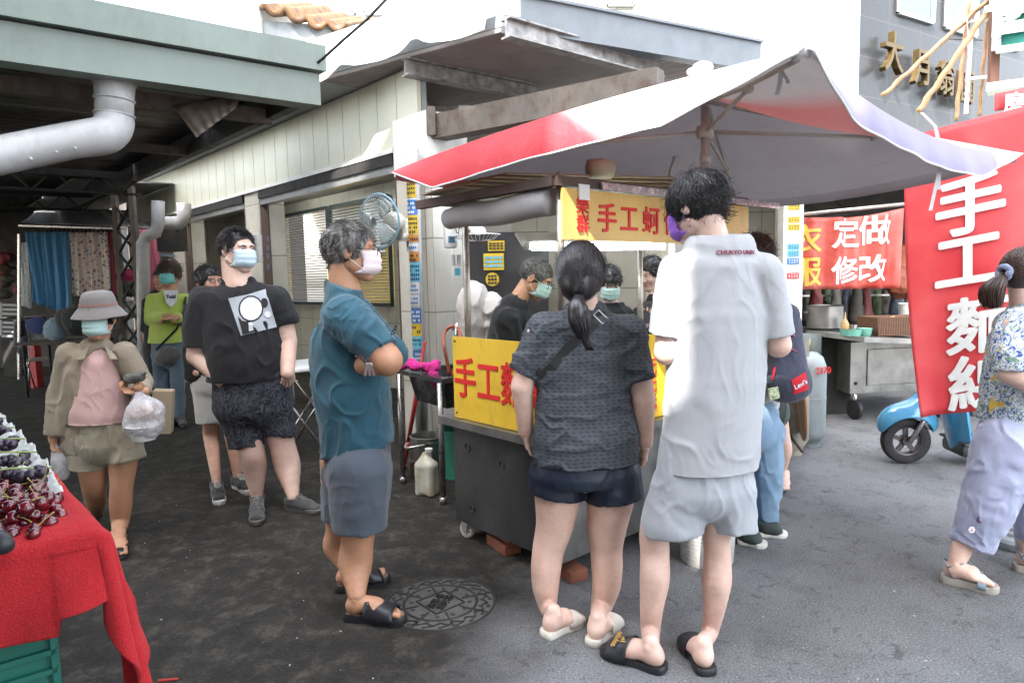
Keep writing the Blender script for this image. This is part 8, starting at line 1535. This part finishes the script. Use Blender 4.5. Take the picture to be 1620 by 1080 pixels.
cloth_sheet('hanging_cloth', [(177, 468, YC), (186, 470, YC), (177, 364, YC), (169, 364, YC)], fabric('cloth_maroon', (.28, .05, .08), .9), 'narrow maroon cloth hanging right of the flowered one', 'cloth', .02, 1, gr)
cloth_sheet('hanging_cloth', [(186, 468, YC), (191, 468, YC), (183, 368, YC), (178, 368, YC)], fabric('cloth_pale', (.50, .52, .30), .9), 'thin pale yellow cloth at the right end of the rail', 'cloth', .02, 1, gr)
b = MB(); b.bar(P(30, 357, YC), P(200, 362, YC), .025, .025); b.bar(P(30, 370, YC), P(30, 600, YC), .03, .03); tag(b.build('clothes_rail', TUBS), 'thin metal rail carrying the cloths down the lane', 'rail')
b = MB()
for i in range(22): b.box(P(40+i*6.8, 364+.05*i, YC-.03), (.018, .03, .05))
tag(b.build('pegs', DARKM), 'row of dark clips on the cloth rail', 'clips', kind='stuff')
cloth_sheet('grey_tarpaulin', [(32, 352, 10.0), (238, 360, 10.0), (200, 332, 11.2), (60, 328, 11.2)], mat('grey_tarp', (.26, .26, .26), .6, bump=.5, bscale=8, bdist=.03), 'sagging grey tarpaulin above the cloth rail', 'tarpaulin', .08, 2)
cloth_sheet('pink_curtain', [(228, 458, 9.8), (262, 462, 9.8), (247, 362, 9.8), (219, 362, 9.8)], banner_mat('pink_sheet', (.62, .16, .26), (.75, .34, .42), .5), 'bright pink curtain at the lit end of the lane', 'curtain', .04, 2)
b = MB(); 
for i in range(7): b.bar(P(247+2.2*i, 376+9*i, 10.2), P(272+1.2*i, 378+9*i, 10.2), .02, .035)
tag(b.build('louvre', mat('louvre_blue', (.14, .2, .26), .5)), 'blue-grey slatted panel behind the pink curtain', 'shutter')
b = MB(); b.box(P(272, 372, 9.4), (.28, .3, .45)); tag(b.build('dark_box', DARKM), 'dark box fixed under the elbow pipe', 'box')
crs = random.Random(12); shelf = thing('shelf_unit', 'white slatted crate shelf at the far left edge of the lane', 'shelf', P(14, 520, 11.2)*V3(1, 1, 0)); 
b = MB()
for i in range(8): b.bar(P(2, 482+7*i, 11.2), P(32, 483+7*i, 11.2), .01, .04)
for x in (2, 32): b.bar(P(x, 478, 11.2), P(x, 530, 11.2), .03, .03)
b.build('slats', ZINC, shelf); b = MB(); p0_ = P(17, 540, 11.25); b.box(p0_*V3(1, 1, 0)+V3(0, .2, .33), (.32, .4, .66)); b.build('cabinet', DARKM, shelf)
for i in range(9):
    x = 4+crs.uniform(0, 28); y = 400+i*8.2; Bb = Body(.025); c = P(x, y, 11.5+crs.uniform(0, .5)); Bb.ell(c, (crs.uniform(.08, .16), .1, crs.uniform(.07, .12)), .02); V, Q = Bb.mesh(); V = folds(V, Q, .02, 12, i); tag(link_mesh('hanging_goods', V, Q, mat('goods%d' % (i % 3), [(.10, .06, .04), (.25, .04, .04), (.05, .05, .04)][i % 3], .8), None, True), 'dim bundle of goods hanging at the far left, %s from the top' % ['first', 'second', 'third', 'fourth', 'fifth', 'sixth', 'seventh', 'eighth', 'last'][i], 'goods', 'bundles at the far left')
# parked scooter in the shade, chair, clutter table
t = thing('scooter', 'dark scooter parked in the shade below the lace cloth', 'scooter', G(44, 598)); c = P(34, 560, 11.3)*V3(1, 1, 0); 
for dx in (0, 1.0): b = MB(); b.lathe([(.12, -.04), (.2, -.045), (.22, 0), (.2, .045), (.12, .04)], c+V3(dx*.75, -dx*.9, .22), unit(V3(.75, .6, 0)), 26, cap=False); b.build('wheel', TYRE, t, True)
B_ = Body(.02); B_.cone(c+V3(0, 0, .5), c+V3(.1, -.1, .95), .10, .09, .04).cone(c+V3(.3, -.3, .3), c+V3(.8, -.9, .6), .14, .15, .05).cone(c+V3(.1, -.1, .35), c+V3(.5, -.5, .3), .1, .1, .04); V, Q = B_.mesh(); link_mesh('scooter_body', V, Q, mat('scooter_dark', (.03, .04, .05), .3), t, True); b = MB(); b.tube([c+V3(.1-.3, -.1-.2, 1.0), c+V3(.1+.3, -.1+.2, 1.0)], .02, 8); b.build('handlebar', DARKM, t, True)
fold_chair(P(70, 580, 9.7)*V3(1, 1, 0), unit(V3(.4, -.9, 0)), 'dark folding chair with a blue cushion left of the hat woman')
Bb = Body(.012); c = P(61, 515, 9.7); Bb.ell(c, (.19, .05, .13), .02); V, Q = Bb.mesh(); tag(link_mesh('cushion', V, Q, fabric('navy_cushion', (.02, .04, .14), .9), None, True), 'navy blue cushion on the back of the folding chair', 'cushion')
b = MB(); c = P(55, 560, 9.9)*V3(1, 1, 0); b.box(c+Z*.35, (.10, .14, .70)); tag(b.build('red_canister', mat('canister_red', (.4, .02, .02), .5)), 'upright red canister behind the folding chair', 'canister')
t = thing('clutter_table', 'low table loaded with bags and dark boxes behind the hat woman', 'table', P(120, 560, 9.0)*V3(1, 1, 0)); b = MB(); c = P(105, 540, 9.2); b.box(c, (.95, .6, .04)); b.build('table_top', mat('dark_wood', (.06, .04, .03), .8), t)
for sx_ in (-.42, .42):
    for sy_ in (-.25, .25): b = MB(); p = c+V3(sx_, sy_, 0); b.tube([p, p*V3(1, 1, 0)], .018, 6); b.build('leg', DARKM, t, True)
for i, (x, y, r, cc, lab) in enumerate(((88, 522, .16, (.22, .30, .36), 'pale blue bundle on the clutter table behind the hat'), (118, 508, .20, (.03, .035, .03), 'dark green bag on the clutter table beside the hat'), (103, 505, .13, (.06, .06, .055), 'grey backpack on the clutter table'))):
    Bb = Body(.018); Bb.ell(P(x, y, 9.2), (r, r*.7, r*1.1), .02); V, Q = Bb.mesh(); V = folds(V, Q, .02, 11, i+40); tag(link_mesh('bundle', V, Q, fabric('bundle%d' % i, cc, .9), None, True), lab, 'bundle')
for i, (x, y) in enumerate(((200, 440), (206, 455), (205, 535), (212, 575), (207, 490))):
    Bb = Body(.02); Bb.ell(P(x, y, 9.7), (.13, .12, .14), .02); V, Q = Bb.mesh(); V = folds(V, Q, .03, 14, i+60); tag(link_mesh('bundle', V, Q, mat('bund%d' % (i % 2 if i > 0 else 2), [(.30, .29, .27), (.05, .06, .05), (.22, .01, .05)][i % 2 if i > 0 else 2], .8), None, True), '%s bundle hanging on the lattice post beside the rain pipe' % ['magenta', 'upper grey', 'dark', 'lowest grey', 'middle'][i], 'bundle', 'bundles on the lattice post')
b = MB(); q_ = [V3(-13, 18.0, 0), V3(-8.0, 19.2, 0)]; 
# ------------------------------------------------------------------ fruit stall bottom left
ZT = .98; SS = .62; K = G(151, 842, ZT); kd = DG; tk = lambda a, d, z=0.0: K-kd*a*SS+DW*d*SS+Z*z    # a = towards the left, d = away
def towel():
    n = N('red_towel'); a = n.noise(5, 5, .6); f = n.noise(260, 3, .8); c = n.ramp(a, [(.3, (.40, .007, .012)), (.7, (.60, .018, .025))]); c = n.mix(n.ramp(f, [(.35, .5), (.6, 0.0)]), c, (.22, .004, .006)); c = n.mix(n.ramp(n.noise(30, 4, .7), [(.6, 0.0), (.8, .25)]), c, (.75, .05, .05)); n.base(c); n.rough(1.0); n.bump(n.math('ADD', f, n.math('MULTIPLY', a, 1.2)), 1.0, .006); return n.m
TW = towel(); TWB = mat('towel_backing', (.42, .30, .24), .95)
t = thing('fruit_table', 'market fruit table covered by the red towel at the bottom left', 'table', K*V3(1, 1, 0)); b = MB(); b.hexa([tk(1.6, .03, -.035), tk(.02, .03, -.035), tk(.02, 3.7, -.035), tk(1.6, 3.7, -.035)]+[tk(1.6, .03, -.012), tk(.02, .03, -.012), tk(.02, 3.7, -.012), tk(1.6, 3.7, -.012)]); b.build('table_top', mat('dark_wood', (.06, .04, .03), .8), t)
for a_, d_ in ((.15, 1.2), (1.4, 1.2), (.15, 3.5), (1.4, 3.5)): b = MB(); b.tube([tk(a_, d_)*V3(1, 1, 0), tk(a_, d_, -.035)], .02, 8); b.build('leg', DARKM, t, True)
# towel: top sheet + front drop + side drop as one grid
def tw(u, v):     # u: 0 left .. 1 right edge and over the side ; v: 0 bottom of the front drop .. 1 back
    nfr = .34; nsd = .80
    over = max(0, (u-nsd)/(1-nsd)); a = 1.25*(1-min(1, u/nsd)); fall = max(0, (nfr-v)/nfr); d = max(0, (v-nfr)/(1-nfr))*3.5
    wv = .02*math.sin(a*9+1)+.012*math.sin(a*21)
    drop_f = .23+.04*math.sin(a*4+.4)-(.05 if a < .12 else 0); drop_s = .50 if d < .25 else .33+.03*math.sin(d*5)
    p = tk(a, d)+Z*.004*math.sin(a*7+d*9)
    if fall > 0 and over <= 0: p = tk(a, 0)-DW*(.012+.015*fall+wv*fall)-Z*(drop_f*fall*SS)
    elif over > 0 and fall <= 0: p = tk(0, d)+kd*(.012+.05*over+.03*math.sin(d*8)*over)-Z*(drop_s*over*SS)
    elif over > 0 and fall > 0:
        m = max(over, fall); an = math.atan2(over, fall)/(math.pi/2); dr = lerp(drop_f, .58, math.sin(an*math.pi/2)**.6); dr = float(dr); rad = .03+.10*m*math.sin(an*math.pi)+.035*math.sin(an*9)*m
        p = tk(0, 0)+(-DW*math.cos(an*1.57)+kd*math.sin(an*1.57))*rad*SS-Z*dr*m*SS
    q = 1 if (fall > 0 or over > 0) else 0
    return p+Z*(.006*(1-q))
b = MB(); b.sheet(tw, 150, 130, -.008); 
V = np.array(b.v); nrm_ = smooth_noise(V, 22, 9)*.004; V[:, 2] += nrm_*(V[:, 2] > K[2]-.004); V[:, :2] += (smooth_noise(V, 15, 4)*.008*(V[:, 2] < K[2]-.02))[:, None]*np.array([.7, -.7]); b.v = [tuple(p) for p in V]
tw_o = b.build('red_towel', TW, None, True); tag(tw_o, 'thick red towel draped over the fruit table with ragged hem', 'towel')
GRC = mat('green_crate', (.010, .115, .085), .45, var=.15, vscale=6, dirt=.3)
for k in range(4): crate(K*V3(1, 1, 0)-kd*.36+DW*.20+Z*(.0+.203*k), kd, .60, .36, .195, GRC, ['lowest', 'second', 'third', 'topmost'][k]+' green plastic crate under the red towel', 'green crates under the towel', 5, 6)
# cherries
def cherry_mat():
    n = N('cherry_skin'); n.base(n.ramp(n.noise(30, 3), [(.35, (.035, .002, .006)), (.7, (.15, .006, .012))])); n.rough(.1); n.b.inputs['Coat Weight'].default_value = .6; return n.m
CHM = cherry_mat(); STM = mat('cherry_stem', (.30, .26, .08), .6); proto = None; rr = random.Random(2); pos = []
Bc = Body(.0018); Bc.ell((0, 0, 0), (.0140, .0132, .0126), 0); Bc.ell((0, 0, .0135), (.004, .004, .005), .006, sub=True); CV, CQ = Bc.mesh()
me = bpy.data.meshes.new('cherry'); me.from_pydata(CV.tolist(), [], CQ.tolist()); me.materials.append(CHM); me.polygons.foreach_set('use_smooth', [True]*len(me.polygons))
sm = MB(); sm.tube([V3(0, 0, .009), V3(.004, .002, .022), V3(.012, .004, .036), V3(.016, .004, .042)], [.0009, .0008, .0009, .0016], 6)
me2 = bpy.data.meshes.new('stem'); me2.from_pydata(sm.v, [], sm.f); me2.materials.append(STM)
layer = []
for tries in range(9000):
    x, y = rr.uniform(-60, 97), rr.uniform(764, 850)
    if ((x-22)/76)**2+((y-810)/44)**2 > 1: continue
    h = ZT+.012; p = G(x, y, h)
    lev = 0
    near = [q for q in pos if np.linalg.norm((q-p)[:2]) < .0245]
    if near:
        if len(near) < 2 or rr.random() < .3: continue
        top_ = max(q[2] for q in near); p[2] = top_+.0180
        if p[2] > ZT+.055 or ((x-22)/60)**2+((y-808)/32)**2 > 1 or any(np.linalg.norm(q-p) < .0225 for q in pos): continue
    if any(np.linalg.norm(q-p) < .0225 for q in pos): continue
    pos.append(p)
    if len(pos) > 150: break
def px_of(p): return proj(p)
for i, p in enumerate(pos):
    o = bpy.data.objects.new('cherry', me); COL.objects.link(o); o.location = p+Z*.006; o.rotation_euler = (rr.uniform(-1.4, 1.4), rr.uniform(-1.4, 1.4), rr.uniform(0, 6.28)); s_ = rr.uniform(.88, 1.08); o.scale = (s_, s_, s_)
    tag(o, 'dark red cherry in the heap on the front of the red towel', 'cherry', 'cherries heaped on the red towel')
    if rr.random() < .45: c2 = bpy.data.objects.new('stem', me2); COL.objects.link(c2); c2.parent = o
# grapes bedded in white paper
PAP = mat('tissue_paper', (.40, .40, .37), .7, bump=.4, bscale=30); GRP = mat('grape_skin', (.012, .008, .018), .3, var=.5, vscale=25, col2=(.045, .028, .05)); GST = mat('grape_stem', (.22, .26, .07), .6)
names_ = ['nearest', 'second', 'third', 'fourth', 'fifth', 'sixth', 'seventh', 'eighth', 'farthest']
for r_ in range(9):
    d0 = .40+r_*.33; 
    for cidx in range(2):
        a0 = .02+cidx*.40; cc = tk(a0+.16, d0+.13, 0); b = MB()
        def pap(u, v, a0=a0, d0=d0, r_=r_, cidx=cidx):
            n_ = float(smooth_noise(np.array([[u*3+r_, v*3+cidx, r_*.7]]), 3.0, 3)[0]); e_ = (abs(u-.5)*2)**3; n2 = float(perlin(np.array([[u*7+r_, v*6+cidx, r_*.7]]), 3)[0]); return tk(a0+.40*(1-u), d0-.03+.33*v, .022+.018*e_+.030*v*v+.020*abs(n2)+.008*n_)
        b.sheet(pap, 34, 24, .0015); tag(b.build('tissue_sheet', PAP, smooth=True), '%s crumpled white tissue bed in the %s row of grapes' % (names_[r_], ['right', 'left'][cidx]), 'tissue paper', 'tissue beds under the grapes')
        g_ = MB(); st_m = MB(); base = tk(a0+.04, d0+.07, .046); end = tk(a0+.36, d0+.08, .046); rg = random.Random(r_*7+cidx)
        for k in range(40):
            tt = rg.random(); w_ = .038*(1-.4*abs(tt-.4)); p = lerp(base, end, tt)+DW*rg.uniform(-w_, w_)+Z*(rg.uniform(.004, .030)); rad = rg.uniform(.0105, .0140); g_.ball(p, (rad, rad, rad*1.05), 12, 8)
        st_m.tube([lerp(base, end, -.08)+Z*.03, lerp(base, end, .3)+Z*.042, lerp(base, end, .7)+Z*.038+DW*.01, lerp(base, end, .95)+Z*.03], [.0022, .002, .0016, .0012], 6)
        for k in range(5): tt = .1+.18*k; st_m.tube([lerp(base, end, tt)+Z*.040, lerp(base, end, tt+.03)+DW*(.03 if k % 2 else -.03)+Z*.030], .0014, 5)
        go = thing('grape_bunch', '%s bunch of dark grapes in the %s row on the stall' % (names_[r_], ['right', 'left'][cidx]), 'grapes', cc, 'bunches of grapes on the stall'); g_.build('berries', GRP, go, True); st_m.build('stem', GST, go, True)
b = MB(); c = G(-2, 858, ZT+.02); b.tube([G(-60, 845, ZT+.03), c, G(8, 862, ZT+.03)], [.022, .022, .015], 14); tag(b.build('scoop_handle', DK_RUBBER, smooth=True), 'black rounded handle lying at the left of the cherries', 'handle')
# ------------------------------------------------------------------ bags in the hands of the woman with the hat
def plastic(name, col, alpha):
    n = N(name); n.base(n.ramp(n.noise(30, 5, .7, 1.5), [(.4, col), (.7, tuple(min(1, x*1.25) for x in col))])); n.rough(.25); n.bump(n.noise(30, 5, .7, 1.5), .8, .012); tr = n.node('ShaderNodeBsdfTransparent'); ms = n.node('ShaderNodeMixShader'); n.link(n.ramp(n.noise(26, 4, .7, 1), [(.3, alpha-.12), (.7, alpha+.2)]), ms.inputs[0]); n.link(tr.outputs[0], ms.inputs[1]); n.link(n.b.outputs[0], ms.inputs[2]); n.link(ms.outputs[0], n.out.inputs[0]); return n.m
PLA = plastic('clear_carrier_plastic', (.60, .58, .60), .50); hq = hat.q
B_ = Body(.006); B_.ell(hq(228, 672, -.24), (.105, .085, .085), .03).ell(hq(230, 652, -.24), (.098, .08, .07), .03).cone(hq(230, 650, -.24), hq(220, 622, -.20), .075, .022, .03); V, Q = B_.mesh(); V = folds(V, Q, .006, 30, 7, (1, 1, .5)); bg_ = link_mesh('carrier_bag', V, Q, PLA, None, True); tag(bg_, 'clear carrier bag with a white food bowl held by the hat woman', 'bag')
b = MB(); 
for s in (-1, 1): b.sheet(lambda u, v, s=s: lerp(hq(222+s*14, 640, -.22), hq(219+s*3, 617, -.19), v)+V3((u-.5)*.03*(1-.6*v), 0, 0), 3, 6, .0015)
b.build('handles', PLA, bg_, True)
b = MB(); c = hq(228, 694, -.24); b.lathe([(.055, 0), (.085, .075), (.09, .08), (.085, .082), (.05, .01)], c-Z*.005, n=28, cap=False); tag(b.build('food_bowl', WHM, smooth=40), 'white takeaway bowl inside the clear carrier bag', 'bowl')
b = MB(); b.ball(hq(232, 650, -.24), (.045, .035, .04), 14, 10); b.ball(hq(218, 655, -.24), (.04, .035, .03), 12, 8); tag(b.build('bread_rolls', mat('bread_tan', (.50, .30, .16), .7, var=.4, vscale=15), smooth=True), 'tan food on top of the bowl in the carrier bag', 'food')
B_ = Body(.006); B_.ell(hq(98, 735, -.03), (.045, .06, .09), .03).cone(hq(96, 725, -.03), hq(86, 700, -.04), .045, .012, .03); V, Q = B_.mesh(); V = folds(V, Q, .006, 28, 9, (1, 1, .5)); tag(link_mesh('carrier_bag', V, Q, PLA, None, True), 'thin empty-looking plastic bag in the lowered hand of the hat woman', 'bag')
b = MB(); ax_ = unit(V3(.9, .3, -.1)); b.box(hq(258, 650, -.05), (.10, .10, .24), ax_); tag(b.build('paper_bag', mat('kraft_paper', (.26, .20, .13), .85, bump=.5, bscale=12)), 'brown paper bag hanging behind the clear carrier bag', 'bag')
B_ = Body(.005); B_.cone(hq(205, 599, -.21), hq(222, 596, -.21), .030, .026, .01); B_.ell(hq(226, 590, -.21), (.02, .012, .012), .01); V, Q = B_.mesh(); V = folds(V, Q, .004, 50, 3); tag(link_mesh('coin_purse', V, Q, mat('dark_purse', (.07, .07, .06), .5), None, True), 'small dark purse held in the raised hand of the hat woman', 'purse')
# ------------------------------------------------------------------ unseen wall and awning added behind the camera to block and shape light

bb = thing('sun_blocker_wall', 'unseen wall added behind the camera to shade the road, with gaps for sun patches', 'building', V3(0, -4, 0))
RW = mat('blocker_wall_paint', (.66, .64, .60), .9); WD_ = mat('window_glass_dark', (.08, .12, .13), .1, bump=0)
for x0, x1, z0, z1 in ((-15, -14, 0, 18), (-14, -6.6, 0, 21.5), (-6.6, -4.6, 0, 14.6), (-4.6, -4.05, 0, 13.75), (-4.05, -2.9, 0, 18), (-2.32, -2.12, 9.0, 9.4), (-2.32, -2.12, 0, 8.25), (-2.12, -1.5, 0, 9.4), (-2.9, -2.32, 0, 9.4), (-2.9, -1.5, 11.2, 18), (-1.5, 3.2, 0, 18)):  # heights and gaps cut to where sun should land
    boxy('wall', V3(x1, -3, 0), V3(x0, -3, 0), V3(0, -.12, 0), z0, z1, RW, bb)
for i in range(4):
    for j in range(3):
        x = -12.5+i*4.6
        w_ = MB(); w_.box(V3(x, -2.97, 2.5+j*3.1), (1.6, .06, 1.5)); w_.build('window', WD_, bb)  # panes only dress the added wall

aw = thing('unseen_shade_awning', 'unseen grey canvas awning added above the camera to darken the left side', 'awning', V3(-3, 0, 0)); b = MB(); b.hexa([V3(-7, -2.9, 3.0), V3(-.9, -2.9, 3.0), V3(-.9, 2.0, 2.62), V3(-7, 2.0, 2.62)]+[V3(-7, -2.9, 3.02), V3(-.9, -2.9, 3.02), V3(-.9, 2.0, 2.64), V3(-7, 2.0, 2.64)]); b.build('canvas', mat('awning_canvas', (.16, .18, .20), .8), aw)  # added out of view so the left ground gets less sky
for p in (V3(-6.8, -2.8, 0), V3(-1.0, -2.8, 0), V3(-6.8, 1.9, 0), V3(-3.4, 1.9, 0)): b = MB(); b.tube([p, p+Z*2.62], .02, 8); b.build('pole', PST, aw)  # poles only hold up the added awning
